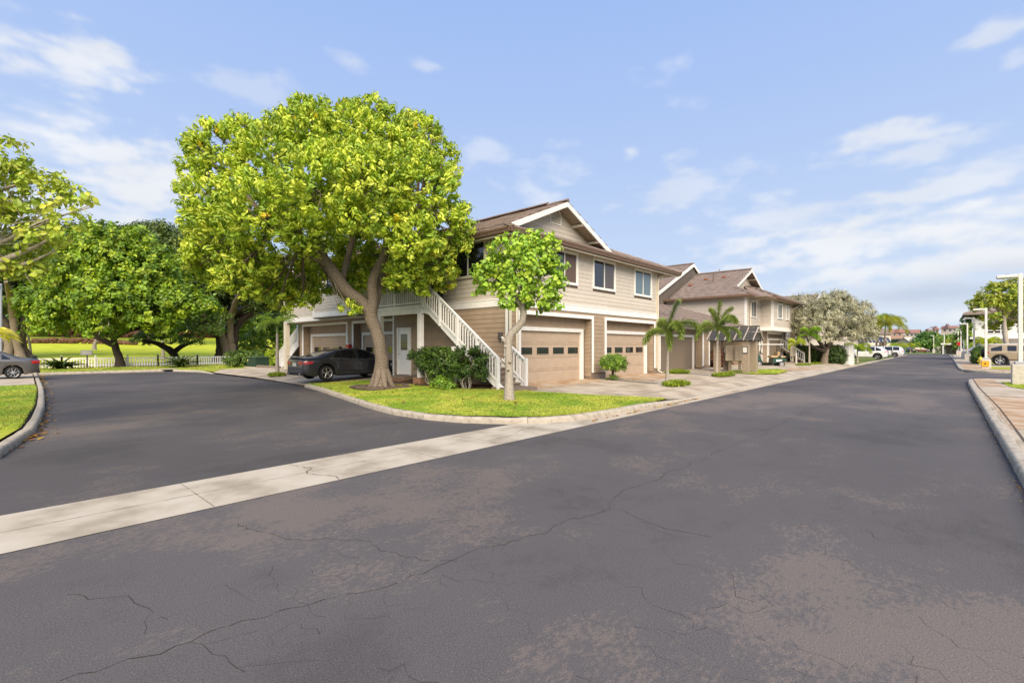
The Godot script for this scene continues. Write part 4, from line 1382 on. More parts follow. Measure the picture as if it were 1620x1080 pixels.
	ridge(roof, e1 + Vector3(0.02, 0.03, -0.02), Vector3(-15.3, E + pit * 4.0 + 0.03, -23.0))
	ridge(roof, r0 + Vector3(0, 0.03, 0), r1 + Vector3(0, 0.03, 0))
	ridge(roof, Vector3(-15.3, E + pit * 4.0 + 0.03, -23.0), r0 + Vector3(0, 0.03, 0))
	# brackets under the deep right-hand eave
	for z in [-25.14]:
		g = G.new()
		g.bar(Vector3(-12.0, 5.25, z), Vector3(-12.0, 5.8, z - 0.9), 0.09, 0.09, Vector3.UP, 0.008)
		part("bracket", g, M.cream, h)
	# outside stairs
	var sb := Vector3(-11.25, 0.3, -11.85)
	var st := Vector3(-15.55, 3.44, -11.85)
	for zz in [-11.87, -12.93]:
		var a := Vector3(sb.x + 0.12, sb.y - 0.02, zz)
		var b := Vector3(st.x, st.y, zz)
		g = G.new()
		if zz < -12.5:
			a.x += 0.2
			a.y -= 0.12
		g.prism([a + Vector3(0.12, -0.02, 0), b + Vector3(0.1, 0.03, 0), b + Vector3(0, -0.34, 0), b + Vector3(0.35, -0.42, 0), a + Vector3(-0.34, 0.0, 0)], Vector3(0, 0, -0.06))
		part("stringer", g, M.white, h)
	for k in 18:
		var t := (k + 0.5) / 18.0
		var p := sb.lerp(st, t)
		g = G.new()
		g.box(Vector3(p.x - 0.02, p.y + 0.06, -12.4), Vector3(0.29, 0.045, 1.0), 0.008)
		part("tread", g, M.stem_wall, h)
		if k < 4:
			g = G.new()
			g.box(Vector3(p.x - 0.02, p.y - 0.04, -12.4), Vector3(0.2, 0.15, 0.98), 0.0)
			part("riser", g, M.stem_wall, h)
	g = G.new()
	g.box(Vector3(-11.15, 0.28, -12.45), Vector3(1.1, 0.16, 1.2), 0.015)
	part("landing", g, M.stem_wall, h)
	rail(h, "guard", Vector3(-11.35, 0.44, -11.84), Vector3(-15.5, 3.46, -11.84), 0.92, 0.135, true, 1.05, null, 0.04)
	rail(h, "guard", Vector3(-11.02, 0.34, -12.92), Vector3(-12.2, 1.2, -12.92), 0.9, 0.135, false, 1.25)
	slab(h, "post", M.white, Vector3(-11.02, 0, -12.92), Vector3.RIGHT, Vector3.BACK, -0.05, 0.05, 0.3, 1.34, -0.05, 0.05, 0.008)
	slab(h, "stair_post", M.white, Vector3(-13.75, 0, -11.9), u, n, -0.07, 0.07, 0.2, 1.75, -0.1, 0.04, 0.006)
	slab(h, "step", M.stem_wall, Vector3(-19.0, 0, Z), u, n, 0.2, 1.3, 0.1, 0.43, 0.02, 0.55, 0.015)
	slab(h, "step", tri_mat(speck(lin(0.2, 0.11, 0.06), lin(0.28, 0.17, 0.1), 92, 0.03), 0.7), Vector3(-19.0, 0, Z), u, n, -0.1, 1.6, 0.1, 0.32, 0.5, 1.0, 0.015)
	# things on and by the house
	var ext := thing("fire_extinguisher", "red fire extinguisher cabinet between the two side garages behind the dark sedan", "fire extinguisher", Vector3(-24.75, 1.3, -13.86))
	g = G.new()
	g.box(Vector3(0, 0.25, 0.1), Vector3(0.34, 0.62, 0.2), 0.02)
	part("cabinet", g, M.red, ext)
	g = G.new()
	g.box(Vector3(0.3, 0.18, 0.08), Vector3(0.2, 0.42, 0.14), 0.02)
	part("hose_box", g, paint(0.36, 0.1, 0.03), ext)
	g = G.new()
	g.box(Vector3(-0.02, 0.6, 0.1), Vector3(0.12, 0.08, 0.12), 0.02)
	part("cap", g, M.white, ext)
	var grill := thing("covered_grill", "black covered grill standing on the deck by the stair top", "grill", Vector3(-15.75, 3.46, -12.55))
	g = G.new()
	g.lathe([Vector2(0, 0), Vector2(0.36, 0), Vector2(0.4, 0.1), Vector2(0.37, 0.7), Vector2(0.42, 0.9), Vector2(0.34, 1.12), Vector2(0.12, 1.25), Vector2(0, 1.27)], Vector3.UP, Vector3.ZERO, 14)
	part("cover", g, M.black, grill)

# ---------------------------------------------------------------- the neighbour house and the low garage wing
func neighbour_house() -> void:
	rng.seed = 202
	var EX := Vector3.RIGHT
	var EB := Vector3.BACK
	var SZ := Vector3(0, 0, -1)
	# low wing between the houses
	var wgn := thing("garage_wing", "single storey garage wing with a low brown tiled roof between the two houses", "garage")
	var o := Vector3(-12.1, 0, -25.3)
	slab(wgn, "wall", M.core, o, SZ, EX, 0.0, 8.3, 0.0, 3.05, -3.0, -0.5, 0.0)
	for e in [[0.0, 0.65], [7.0, 8.3]]:
		slab(wgn, "wall", M.core, o, SZ, EX, e[0], e[1], 0.3, 3.05, -0.6, -0.003, 0.0)
		slab(wgn, "stem_wall", M.stem_wall, o, SZ, EX, e[0], e[1], 0.0, 0.5, -0.6, 0.0, 0.0)
	slab(wgn, "wall", M.core, o, SZ, EX, 0.65, 7.0, 2.85, 3.05, -0.6, -0.003, 0.0)
	boards(wgn, "brown_siding", o, SZ, EX, 8.3, 0.5, 3.05, [[0.65, 7.0, 0, 2.85]])
	for e in [[0.5, 0.65, 0.45, 3.0], [7.0, 7.22, 0.45, 3.0], [0.65, 7.0, 2.85, 3.0]]:
		slab(wgn, "trim", M.white, o, SZ, EX, e[0], e[1], e[2], e[3], -0.02, 0.04, 0.006)
	slab(wgn, "corner_board", M.white, o, SZ, EX, 8.15, 8.31, 0.45, 3.05, -0.1, 0.04, 0.006)
	boards(wgn, "brown_siding", Vector3(-12.1, 0, -25.3 - 7.0), Vector3(-1, 0, 0), EB, 0.45, 0.35, 2.85, [])
	boards(wgn, "brown_siding", o + Vector3(-0.45, 0, 0), SZ, EX, 7.0, 2.5, 2.85, [[-1.0, 0.65, 0, 9]])
	garage_door(wgn, o + Vector3(-0.45, 0, 0), SZ, EX, 0.95, 6.55, 0.15, 2.36)
	slab(wgn, "wall", M.core, o, SZ, EX, 8.3, 16.0, 0.0, 3.0, -4.6, -2.4, 0.0)
	boards(wgn, "brown_siding", Vector3(-14.5, 0, -33.6), SZ, EX, 7.8, 0.2, 3.05, [])
	boards(wgn, "brown_siding", Vector3(-14.5, 0, -33.61), EX, SZ, 2.4, 0.3, 3.05, [])
	var roof := Node3D.new()
	roof.name = "roof"
	wgn.add_child(roof)
	var tiles := []
	var a := Vector3(-11.5, 3.15, -25.2)
	var b := Vector3(-11.5, 3.15, -42.0)
	var c := Vector3(-19.5, 3.15, -42.0)
	var d := Vector3(-19.5, 3.15, -25.2)
	var r0 := Vector3(-15.4, 4.7, -27.5)
	var r1 := Vector3(-15.4, 4.7, -36.8)
	roof_slab(roof, [a, r0, r1, b])
	roof_slab(roof, [b, r1, c])
	roof_slab(roof, [d, c, r1, r0])
	roof_slab(roof, [a, d, r0])
	var pit := 1.55 / 3.9
	slope_tiles(tiles, a, b, Vector3(-1, pit, 0).normalized(), 4.3, func(p: Vector3) -> bool:
		var t := (-11.5 - p.x) / 3.9
		return p.z < lerpf(-25.2, -27.5, t) and p.z > lerpf(-42.0, -36.8, t) and t < 1.0)
	lay_tiles(roof, tiles)
	ridge(roof, r0 + Vector3.UP * 0.03, r1 + Vector3.UP * 0.03, 0.15)
	ridge(roof, b + Vector3.UP * 0.03, r1 + Vector3.UP * 0.03)
	slab(wgn, "gutter", M.gutter, Vector3(-11.55, 0, -25.3), SZ, EX, 0.0, 16.7, 2.99, 3.16, 0.0, 0.11, 0.02)
	slab(wgn, "soffit", M.soffit, Vector3(-12.1, 0, -25.3), SZ, EX, 0.0, 16.6, 3.0, 3.03, 0.0, 0.55, 0.0)
	# the neighbour itself
	var h := thing("townhouse", "second two storey tan townhouse with long brown roof behind the mailbox shelter", "house")
	var g := G.new()
	g.box(Vector3(-15.53, 3.0, -48.0), Vector3(7.0, 5.9, 12.9))
	part("wall", g, M.core, h)
	g = G.new()
	g.box(Vector3(-11.58, 4.6, -49.0), Vector3(1.0, 2.7, 7.0))
	part("wall", g, M.core, h)
	o = Vector3(-19.0, 0, -41.5)
	boards(h, "pale_siding", o, EX, EB, 7.0, 3.2, 5.85, [])
	boards(h, "brown_siding", o, EX, EB, 7.0, 0.2, 3.2, [])
	slab(h, "corner_board", M.white, o, EX, EB, 6.85, 7.03, 3.2, 5.85, -0.05, 0.04)
	slab(h, "corner_board", M.white, o, EX, EB, 6.85, 7.03, 0.2, 3.0, -0.05, 0.04)
	o = Vector3(-12.0, 0, -41.5)
	boards(h, "pale_siding", o, SZ, EX, 4.0, 3.2, 5.85, [[1.2, 2.75, 4.15, 5.65]])
	boards(h, "brown_siding", o, SZ, EX, 12.6, 0.3, 3.2, [[0.5, 4.2, 0, 2.9], [6.2, 11.4, 0, 2.9]])
	window(h, o, SZ, EX, 1.2, 2.75, 4.15, 5.65, M.glass_pale, M.glass_blind, M.white)
	for op in [[0.5, 4.2], [6.2, 11.4]]:
		for e in [[op[0] - 0.2, op[0], 0.3, 3.1], [op[1], op[1] + 0.2, 0.3, 3.1], [op[0], op[1], 2.9, 3.1]]:
			slab(h, "trim", M.white, o, SZ, EX, e[0], e[1], e[2], e[3], -0.02, 0.05, 0.006)
		garage_door(h, o + Vector3(-0.02, 0, 0), SZ, EX, op[0] + 0.5, op[1] - 0.5, 0.1, 2.35)
	# bay over the second garage
	boards(h, "pale_siding", Vector3(-11.99, 0, -45.5), EX, EB, 0.95, 3.4, 5.85, [])
	o = Vector3(-11.05, 0, -45.5)
	boards(h, "pale_siding", o, SZ, EX, 7.0, 3.4, 5.85, [[1.6, 3.2, 4.2, 5.6], [4.6, 5.6, 4.2, 5.6]])
	window(h, o, SZ, EX, 1.6, 3.2, 4.2, 5.6, M.glass_pale, M.glass_blind, M.white)
	window(h, o, SZ, EX, 4.6, 5.6, 4.2, 5.6, M.glass, M.glass_blind, M.white)
	slab(h, "corner_board", M.white, o, SZ, EX, -0.03, 0.14, 3.4, 5.85, -0.14, 0.04)
	slab(h, "corner_board", M.cream, o, SZ, EX, 6.9, 7.03, 0.3, 5.85, -0.14, 0.04)
	slab(h, "band", M.white, Vector3(-12.0, 0, -41.5), SZ, EX, -0.04, 4.0, 3.02, 3.26, -0.02, 0.06)
	slab(h, "band", M.white, Vector3(-12.0, 0, -41.5), SZ, EX, 3.7, 11.1, 3.12, 3.42, -0.02, 1.05)
	pipe_run(h, "downspout", round_path([Vector3(-11.2, 5.85, -43.6), Vector3(-11.3, 5.65, -43.0), Vector3(-11.9, 5.4, -42.4), Vector3(-11.92, 5.0, -42.3), Vector3(-11.92, 0.3, -42.3)]), 0.05, M.cream)
	pipe_run(h, "downspout", round_path([Vector3(-10.5, 5.85, -53.6), Vector3(-10.6, 5.65, -53.2), Vector3(-10.97, 5.4, -52.6), Vector3(-10.97, 5.0, -52.5), Vector3(-10.97, 0.3, -52.5)]), 0.05, M.cream)
	roof = Node3D.new()
	roof.name = "roof"
	h.add_child(roof)
	tiles = []
	var E := 5.93
	pit = 0.45
	var zr := -47.3
	var ry := E + pit * 6.4
	var e_l := Vector3(-18.15, E, -40.9)
	var e_r := Vector3(-11.4, E, -40.9)
	var gx := -13.2
	# big slope towards the viewer, cut by the street hip and the gable rake
	roof_slab(roof, [e_l, e_r, Vector3(gx, E + pit * 1.8, -42.7), Vector3(gx, ry, zr), Vector3(-18.15, ry, zr)])
	roof_slab(roof, [Vector3(gx, ry, zr), Vector3(gx, E + pit * 1.8, -51.9), Vector3(-18.15, E + pit * 1.8, -51.9), Vector3(-18.15, ry, zr)])
	roof_slab(roof, [e_r, Vector3(-11.4, E, -44.4), Vector3(-14.4, E + pit * 3.0, -47.0), Vector3(-14.4, E + pit * 3.0, -43.9)])
	roof_slab(roof, [Vector3(-10.4, E, -44.4), Vector3(-10.4, E, -55.4), Vector3(-14.4, E + pit * 4.0, -51.4), Vector3(-14.4, E + pit * 4.0, -48.4)])
	roof_slab(roof, [Vector3(-10.4, E, -44.4), Vector3(-14.4, E + pit * 4.0, -48.4), Vector3(-12.4, E + pit * 0.6, -44.4)])
	roof_slab(roof, [Vector3(-10.4, E, -55.4), Vector3(-19, E, -55.4), Vector3(-14.4, E + pit * 4.0, -51.4)])
	slope_tiles(tiles, e_l, e_r, Vector3(0, pit, -1).normalized(), 7.0, func(p: Vector3) -> bool:
		var t := -40.9 - p.z
		return p.x < -11.4 - t + 0.05 + maxf(0.0, t - 1.75) and p.x < (-11.4 - t + 0.05 if t < 1.8 else gx - 0.1) and p.z > zr + 0.05)
	slope_tiles(tiles, e_r, Vector3(-11.4, E, -44.4), Vector3(-1, pit, 0).normalized(), 2.2, func(p: Vector3) -> bool:
		var t := -11.4 - p.x
		return p.z < -40.9 - t + 0.05 and p.z > -46.5 and t < 2.0)
	slope_tiles(tiles, Vector3(-10.4, E, -44.4), Vector3(-10.4, E, -55.4), Vector3(-1, pit, 0).normalized(), 3.2, func(p: Vector3) -> bool:
		var t := -10.4 - p.x
		return p.z < -44.4 - t + 0.05 and p.z > -55.4 + t and t < 2.9)
	lay_tiles(roof, tiles)
	ridge(roof, Vector3(gx, ry + 0.05, zr), Vector3(-18.15, ry + 0.05, zr), 0.16)
	ridge(roof, e_r + Vector3.UP * 0.03, Vector3(gx, E + pit * 1.8 + 0.04, -42.7))
	# street gable
	g = G.new()
	g.prism([Vector3(-13.9, E + 0.6, zr + 4.3), Vector3(-13.9, E + 0.6, zr - 4.3), Vector3(-13.9, ry - 0.2, zr)], Vector3(-0.2, 0, 0))
	part("wall", g, M.core, h)
	boards(h, "pale_siding", Vector3(-13.89, 0, zr + 4.5), SZ, EX, 9.0, E + 0.75, ry - 0.2, [], 0.178, func(y: float) -> float: return 4.5 - maxf(0.0, (ry - 0.2 - y) / pit), func(y: float) -> float: return 4.5 + maxf(0.0, (ry - 0.2 - y) / pit))
	for s in [1, -1]:
		var p0 := Vector3(gx + 0.03, E + pit * 1.8 + 0.02, zr + s * 4.6)
		var p1 := Vector3(gx + 0.03, ry + 0.02, zr)
		g = G.new()
		g.prism([p0, p1, p1 - Vector3(0, 0.27, 0), p0 - Vector3(0, 0.2, 0)], Vector3(-0.06, 0, 0))
		part("barge_board", g, M.white, h)
		for k in [0.4, 0.72]:
			var p := p0.lerp(p1, k) + Vector3(-0.05, -0.24, 0)
			g = G.new()
			g.bar(p, p + Vector3(-0.66, 0, 0), 0.1, 0.12)
			part("outrigger", g, M.cream, h)
	for e in [[Vector3(-18.7, 0, -40.95), EX, EB, 7.35], [Vector3(-11.45, 0, -40.85), SZ, EX, 3.6], [Vector3(-10.45, 0, -44.35), SZ, EX, 11.1], [Vector3(-11.45, 0, -44.45), EX, EB, 1.05]]:
		slab(h, "gutter", M.gutter, e[0], e[1], e[2], 0.0, e[3], 5.76, 5.95, 0.0, 0.12, 0.025)
	slab(h, "soffit", M.soffit, Vector3(-19, 0, -41.5), EX, EB, 0.0, 7.6, 5.74, 5.77, -0.3, 0.6, 0.0)
	slab(h, "soffit", M.soffit, Vector3(-12.2, 0, -41.5), SZ, EX, 0.0, 13.9, 5.735, 5.765, 0.0, 1.72, 0.0)
	# vents on the roof
	for p in [[-17.55, -44.0, M.gutter], [-16.6, -45.3, M.gutter], [-15.0, -45.4, M.gutter]]:
		var y: float = E + pit * (-40.9 - p[1])
		g = G.new()
		g.box(Vector3(p[0], y + 0.12, p[1]), Vector3(0.3, 0.2, 0.3), 0.03)
		part("roof_vent", g, paint(0.28, 0.1, 0.04), roof)
	g = G.new()
	g.tube([Vector3(-15.7, 7.6, -44.6), Vector3(-15.7, 8.3, -44.6)], [0.05, 0.05], 8)
	g.tube([Vector3(-16.1, 8.6, -47.3), Vector3(-16.1, 9.15, -47.3)], [0.03, 0.03], 8)
	part("vent_pipe", g, M.gutter, roof)
	# fire gable of the middle unit behind it
	var f := thing("townhouse", "middle townhouse unit seen only as a dark grey gable with white rake boards", "house")
	var ax := -18.75
	var az := -47.5
	var ay := 9.95
	g = G.new()
	g.prism([Vector3(ax - 0.02, 0.0, az + 8.0), Vector3(ax - 0.02, 6.4, az + 8.0), Vector3(ax - 0.02, ay - 0.15, az), Vector3(ax - 0.02, 6.4, az - 8.0), Vector3(ax - 0.02, 0.0, az - 8.0)], Vector3(-10.0, 0, 0))
	part("wall", g, M.grey_wall, f)
	roof = Node3D.new()
	roof.name = "roof"
	f.add_child(roof)
	roof_slab(roof, [Vector3(ax + 0.12, 6.3, az + 8.3), Vector3(ax + 0.12, ay, az), Vector3(-29, ay, az), Vector3(-29, 6.3, az + 8.3)])
	roof_slab(roof, [Vector3(ax + 0.12, ay, az), Vector3(ax + 0.12, 6.3, az - 8.3), Vector3(-29, 6.3, az - 8.3), Vector3(-29, ay, az)])
	tiles = []
	var ml := Vector2(8.3, ay - 6.3).length()
	slope_tiles(tiles, Vector3(-24, 6.3, az + 8.3), Vector3(ax + 0.12, 6.3, az + 8.3), Vector3(0, ay - 6.3, -8.3).normalized(), ml, func(p: Vector3) -> bool: return p.x < ax + 0.0 and p.z > az + 0.05)
	lay_tiles(roof, tiles, 200)
	ridge(roof, Vector3(ax + 0.14, ay + 0.05, az), Vector3(-28, ay + 0.05, az), 0.16)
	for s in [1, -1]:
		g = G.new()
		var p0 := Vector3(ax + 0.16, 6.32, az + s * 8.3)
		var p1 := Vector3(ax + 0.16, ay + 0.02, az)
		g.prism([p0, p1, p1 - Vector3(0, 0.3, 0), p0 - Vector3(0, 0.3, 0)], Vector3(-0.06, 0, 0))
		part("barge_board", g, M.white, f)
	# third house, only its gable top showing
	var t := thing("townhouse", "third townhouse whose gable peak shows behind the silver tree", "house")
	g = G.new()
	g.box(Vector3(-16.0, 3.0, -68.5), Vector3(9.0, 6.0, 15.0))
	part("wall", g, M.far_wall, t)
	var ty := 8.0
	for s in [1, -1]:
		g = G.new()
		g.prism([Vector3(-11.2, 5.6, -67.0 + s * 5.2), Vector3(-11.2, ty, -67.0), Vector3(-21, ty, -67.0), Vector3(-21, 5.6, -67.0 + s * 5.2)], Vector3(0, -0.14, 0))
		part("roof_slope", g, M.roof1, t)
		g = G.new()
		var p0 := Vector3(-11.15, 5.62, -67.0 + s * 5.2)
		var p1 := Vector3(-11.15, ty + 0.02, -67.0)
		g.prism([p0, p1, p1 - Vector3(0, 0.35, 0), p0 - Vector3(0, 0.35, 0)], Vector3(-0.06, 0, 0))
		part("barge_board", g, M.white, t)
	g = G.new()
	g.prism([Vector3(-11.8, 5.6, -62.2), Vector3(-11.8, 5.6, -71.8), Vector3(-11.8, ty - 0.15, -67.0)], Vector3(-0.2, 0, 0))
	part("gable", g, M.core, t)
	slab(t, "band", M.white, Vector3(-18, 0, -61.0), Vector3.RIGHT, Vector3.BACK, 0.0, 6.5, 3.0, 3.25, 0.0, 0.06)

# ---------------------------------------------------------------- far buildings
func simple_house(label: String, at: Vector3, turn: float, size: Vector3, roof_h: float, wall: Material, roof_m: Material, wins: Array, over := 0.6, hip := false) -> Node3D:
	# size: width (x), wall height, depth (z); the front faces +z; wins: [x, y, w, h] on the front
	var h := thing("house", label, "house", at, turn)
	var g := G.new()
	g.box(Vector3(0, size.y / 2, 0), Vector3(size.x, size.y, size.z))
	part("wall", g, wall, h)
	var hx := size.x / 2 + over
	var hz := size.z / 2 + over
	g = G.new()
	var inset := hz if hip else 0.0
	var y := size.y
	g.prism([Vector3(-hx, y, hz), Vector3(hx, y, hz), Vector3(hx - inset, y + roof_h, 0), Vector3(-hx + inset, y + roof_h, 0)], Vector3(0, -0.15, 0))
	g.prism([Vector3(-hx, y, -hz), Vector3(-hx + inset, y + roof_h, 0), Vector3(hx - inset, y + roof_h, 0), Vector3(hx, y, -hz)], Vector3(0, -0.15, 0))
	for s in [1, -1]:
		g.prism([Vector3(s * (hx - (0.0 if hip else over)), y, hz), Vector3(s * (hx - (0.0 if hip else over)), y, -hz), Vector3(s * (hx - maxf(inset, 0.0 if hip else over)), y + roof_h - 0.05, 0)], Vector3(0, -0.1, 0) if hip else Vector3(-s * 0.2, 0, 0))
	part("roof", g, roof_m, h)
	for w in wins:
		g = G.new()
		g.box(Vector3(w[0], w[1], size.z / 2 + 0.02), Vector3(w[2] + 0.2, w[3] + 0.2, 0.06))
		var fr := part("window", g, M.white, h)
		g = G.new()
		g.box(Vector3(w[0], w[1], size.z / 2 + 0.04), Vector3(w[2], w[3], 0.06))
		part("pane", g, M.glass, fr)
	return h

func far_places() -> void:
	rng.seed = 303
	# white house on the right behind the tan off-roader: lattice windows, garage
	var wh := thing("house", "white two storey house with lattice windows behind the tan off-roader", "house")
	var o := Vector3(3.2, 0, -86.0)
	var EX := Vector3.RIGHT
	var EB := Vector3.BACK
	var white := tri_mat(speck(lin(0.7, 0.7, 0.69), lin(0.78, 0.78, 0.77), 95, 0.01), 0.3, 0.7)
	slab(wh, "wall", white, o, EX, EB, 0.0, 16.0, 0.0, 6.0, -9.0, 0.0, 0.02)
	slab(wh, "wall", white, o, EX, EB, -0.8, 3.2, 2.9, 5.3, -6.0, 1.2, 0.02)
	slab(wh, "deck_beam", white, o, EX, EB, -1.0, 6.0, 2.7, 2.95, 0.0, 1.4, 0.02)
	for e in [[0.6, 2.4, 3.4, 4.8, 1.2], [0.9, 2.6, 0.7, 2.4, 0.0]]:
		var w := slab(wh, "window", M.glass, o, EX, EB, e[0], e[1], e[2], e[3], e[4], e[4] + 0.03, 0.0)
		for k in 4:
			slab(w, "muntin", white, o, EX, EB, lerpf(e[0], e[1], k / 3.0) - 0.05, lerpf(e[0], e[1], k / 3.0) + 0.05, e[2], e[3], e[4] + 0.03, e[4] + 0.09, 0.0)
		for k in 5:
			slab(w, "muntin", white, o, EX, EB, e[0], e[1], lerpf(e[2], e[3], k / 4.0) - 0.05, lerpf(e[2], e[3], k / 4.0) + 0.05, e[4] + 0.035, e[4] + 0.08, 0.0)
	slab(wh, "garage_door", M.tan_wall, o, EX, EB, 4.4, 9.0, 0.1, 3.0, 0.0, 0.05, 0.0)
	slab(wh, "garage_door", M.tan_wall, o, EX, EB, 10.0, 14.5, 0.1, 3.0, 0.0, 0.05, 0.0)
	slab(wh, "band", white, o, EX, EB, 4.0, 16.0, 3.3, 3.6, 0.0, 0.12, 0.0)
	var g := G.new()
	g.prism([o + Vector3(-1.6, 6.0, 2.2), o + Vector3(17, 6.0, 2.2), o + Vector3(13, 8.2, -4.5), o + Vector3(2.5, 8.2, -4.5)], Vector3(0, -0.25, 0))
	g.prism([o + Vector3(-1.6, 6.0, 2.2), o + Vector3(2.5, 8.2, -4.5), o + Vector3(-1.6, 6.0, -11)], Vector3(0, -0.25, 0))
	part("roof", g, M.roof2, wh)
	# left side further down: pale houses among the palms
	simple_house("pale cream house behind the palms left of the far street", Vector3(-16.5, 0, -99), PI / 2, Vector3(14, 5.6, 8), 2.0, M.far_wall, M.roof1, [[-4, 4.2, 1.4, 1.3], [0, 4.2, 1.4, 1.3], [3.5, 4.2, 1.4, 1.3], [-3, 1.4, 2.4, 1.8]])
	simple_house("pale house partly hidden by the yellow green palms down the street", Vector3(-17.0, 0, -125), PI / 2, Vector3(16, 5.6, 8), 2.0, M.far_wall, M.roof2, [[-4, 4.2, 1.4, 1.3], [0, 4.2, 1.4, 1.3], [4, 4.2, 1.4, 1.3]])
	simple_house("small white gabled house closing the end of the street", Vector3(-9.5, 0, -222), 0.9, Vector3(5, 2.4, 7), 2.6, white, M.far_wall, [[0, 1.6, 1.2, 1.2]], 0.4)
	simple_house("small white gabled house right of the one closing the street", Vector3(-2.0, 0, -226), 0.75, Vector3(4, 2.2, 6), 2.4, white, M.far_wall, [[0, 1.5, 1.0, 1.0]], 0.4)
	simple_house("pale two storey house peeping out left of the big round tree", Vector3(-22, 0, -215), 0.8, Vector3(12, 6.2, 9), 2.4, M.far_wall, M.roof1, [[-3, 4.6, 1.6, 1.4], [2, 4.6, 1.6, 1.4], [2, 1.6, 1.6, 1.4]])
	# carport with a flat white roof
	var cp := thing("carport", "long low carport with flat white roof at the far right end of the street", "carport", Vector3(9.0, 0, -158))
	g = G.new()
	g.box(Vector3(0, 2.35, 0), Vector3(20.0, 0.4, 6.0), 0.03)
	part("roof", g, M.white, cp)
	for k in 8:
		g = G.new()
		g.box(Vector3(-9.6 + k * 2.75, 1.1, 2.7), Vector3(0.22, 2.3, 0.22))
		part("post", g, M.white, cp)
	g = G.new()
	g.box(Vector3(0, 1.1, -0.6), Vector3(20.0, 2.2, 0.2))
	part("back_wall", g, M.tan_wall, cp)
	# the red-roofed resort on the hill
	g = G.new()
	var hill := func(p: Vector2) -> float:
		var d := Vector2((p.x - 35.0) / 190.0, (p.y + 540.0) / 150.0).length()
		return -0.5 + 12.5 * smoothstep(1.0, 0.25, d)
	g.sheet(PackedVector2Array([Vector2(-190, -370), Vector2(260, -370), Vector2(260, -720), Vector2(-190, -720)]), hill, 16.0)
	struct("hill", g, tri_mat(ntex(96, 0.02, 5, [lin(0.03, 0.06, 0.014), lin(0.1, 0.13, 0.035)], [0.2, 0.9]), 0.06, 0.95), "low wooded hill behind the far end of the street")
	var red := tri_mat(speck(lin(0.26, 0.14, 0.115), lin(0.36, 0.2, 0.165), 97, 0.02), 0.1, 0.9)
	var rose := tri_mat(speck(lin(0.38, 0.24, 0.19), lin(0.46, 0.3, 0.24), 98, 0.02), 0.1, 0.9)
	var dusk := tri_mat(speck(lin(0.16, 0.11, 0.12), lin(0.22, 0.15, 0.15), 99, 0.02), 0.1, 0.9)
	var where := ["leftmost and lowest on the slope", "second from the left on the slope", "third from the left, with a dark pointed gable", "just left of the round tree top", "directly above the round tree", "right of the round tree top", "wide, in the middle of the ridge", "rose walled, right of the middle", "narrow, with a dark gable in the middle", "third from the right on the ridge", "second from the right, with a tall dark gable", "rightmost on the ridge"]
	for k in 12:
		var f := k / 11.0
		var at := Vector3(-40.0 + 118.0 * f, 5.6 + 7.0 * sin(minf(f * 1.9, 1.57)) + 0.9 * sin(k * 2.3), -455.0 - 48.0 * f)
		var wide: float = 8.5 + 2.5 * sin(k * 1.7) + (4.0 if k == 6 else 0.0)
		var hh := simple_house("red roofed hilltop house " + where[k], at, 0.35 * sin(k * 2.9), Vector3(wide, 4.6, 8), 2.4 + 0.5 * sin(k * 1.3), rose if k % 2 else M.far_wall, red, [[-wide * 0.28, 3.2, 1.3, 1.2], [0.3, 3.2, 1.3, 1.2], [wide * 0.3, 3.2, 1.3, 1.2]], 0.6, k % 3 == 0)
		hh.set_meta("group", "red roofed houses on the far hill")
		g = G.new()
		var px: float = wide * (0.22 if k % 2 else -0.18)
		var dw := 1.6 + 0.5 * sin(k * 3.1)
		g.prism([Vector3(px - dw, 4.5, 4.8), Vector3(px + dw, 4.5, 4.8), Vector3(px, 7.2 + 0.8 * sin(k * 2.0), 4.8)], Vector3(0, 0, -4.8))
		part("dormer", g, dusk if k in [2, 4, 8, 10] else red, hh)
	# rock wall and pale things across the field
	var rw := thing("rock_wall", "long low wall of red brown lava rock at the top of the field", "wall", Vector3(-121, 3.55, -5))
	rng.seed = 55
	var blob := []
	for k in 3:
		var gg := G.new()
		var rows := []
		for a in 6:
			var line := PackedVector3Array()
			for b in 9:
				var th := PI * a / 5.0
				var ph := TAU * (b % 8) / 8.0
				var q := Vector3(sin(th) * cos(ph), cos(th), sin(th) * sin(ph))
				line.append(q * (0.5 + 0.1 * sin(q.x * 7.0 + k) + 0.08 * cos(q.z * 9.0 + k * 2)))
			line.reverse()
			rows.append(line)
		gg.grid(rows, true)
		blob.append(gg.mesh(M.rock))
	for k in 3:
		var places := []
		var cols := PackedColorArray()
		for i in 420:
			places.append(Transform3D(Basis.from_euler(Vector3(rng.randf(), rng.randf(), rng.randf()) * TAU).scaled(Vector3.ONE * rng.randf_range(0.5, 0.95)), Vector3(rng.randf_range(-0.4, 0.4), rng.randf_range(0.0, 1.25), rng.randf_range(-45, 45))))
			cols.append(Color.WHITE)
		scatter("rocks", blob[k], places, cols, rw)
	var rm := thing("rock_wall", "short curved retaining wall of dark stone set into the field", "wall", Vector3(-98, 2.2, -9.5))
	var places := []
	var cols := PackedColorArray()
	for i in 160:
		var t := rng.randf_range(-1, 1)
		places.append(Transform3D(Basis.from_euler(Vector3(rng.randf(), rng.randf(), rng.randf()) * TAU).scaled(Vector3.ONE * rng.randf_range(0.4, 0.7)), Vector3(t * t * 2.5, rng.randf_range(0.0, 0.7) * (1.0 - t * t), t * 7)))
		cols.append(Color.WHITE)
	scatter("rocks", blob[0], places, cols, rm)

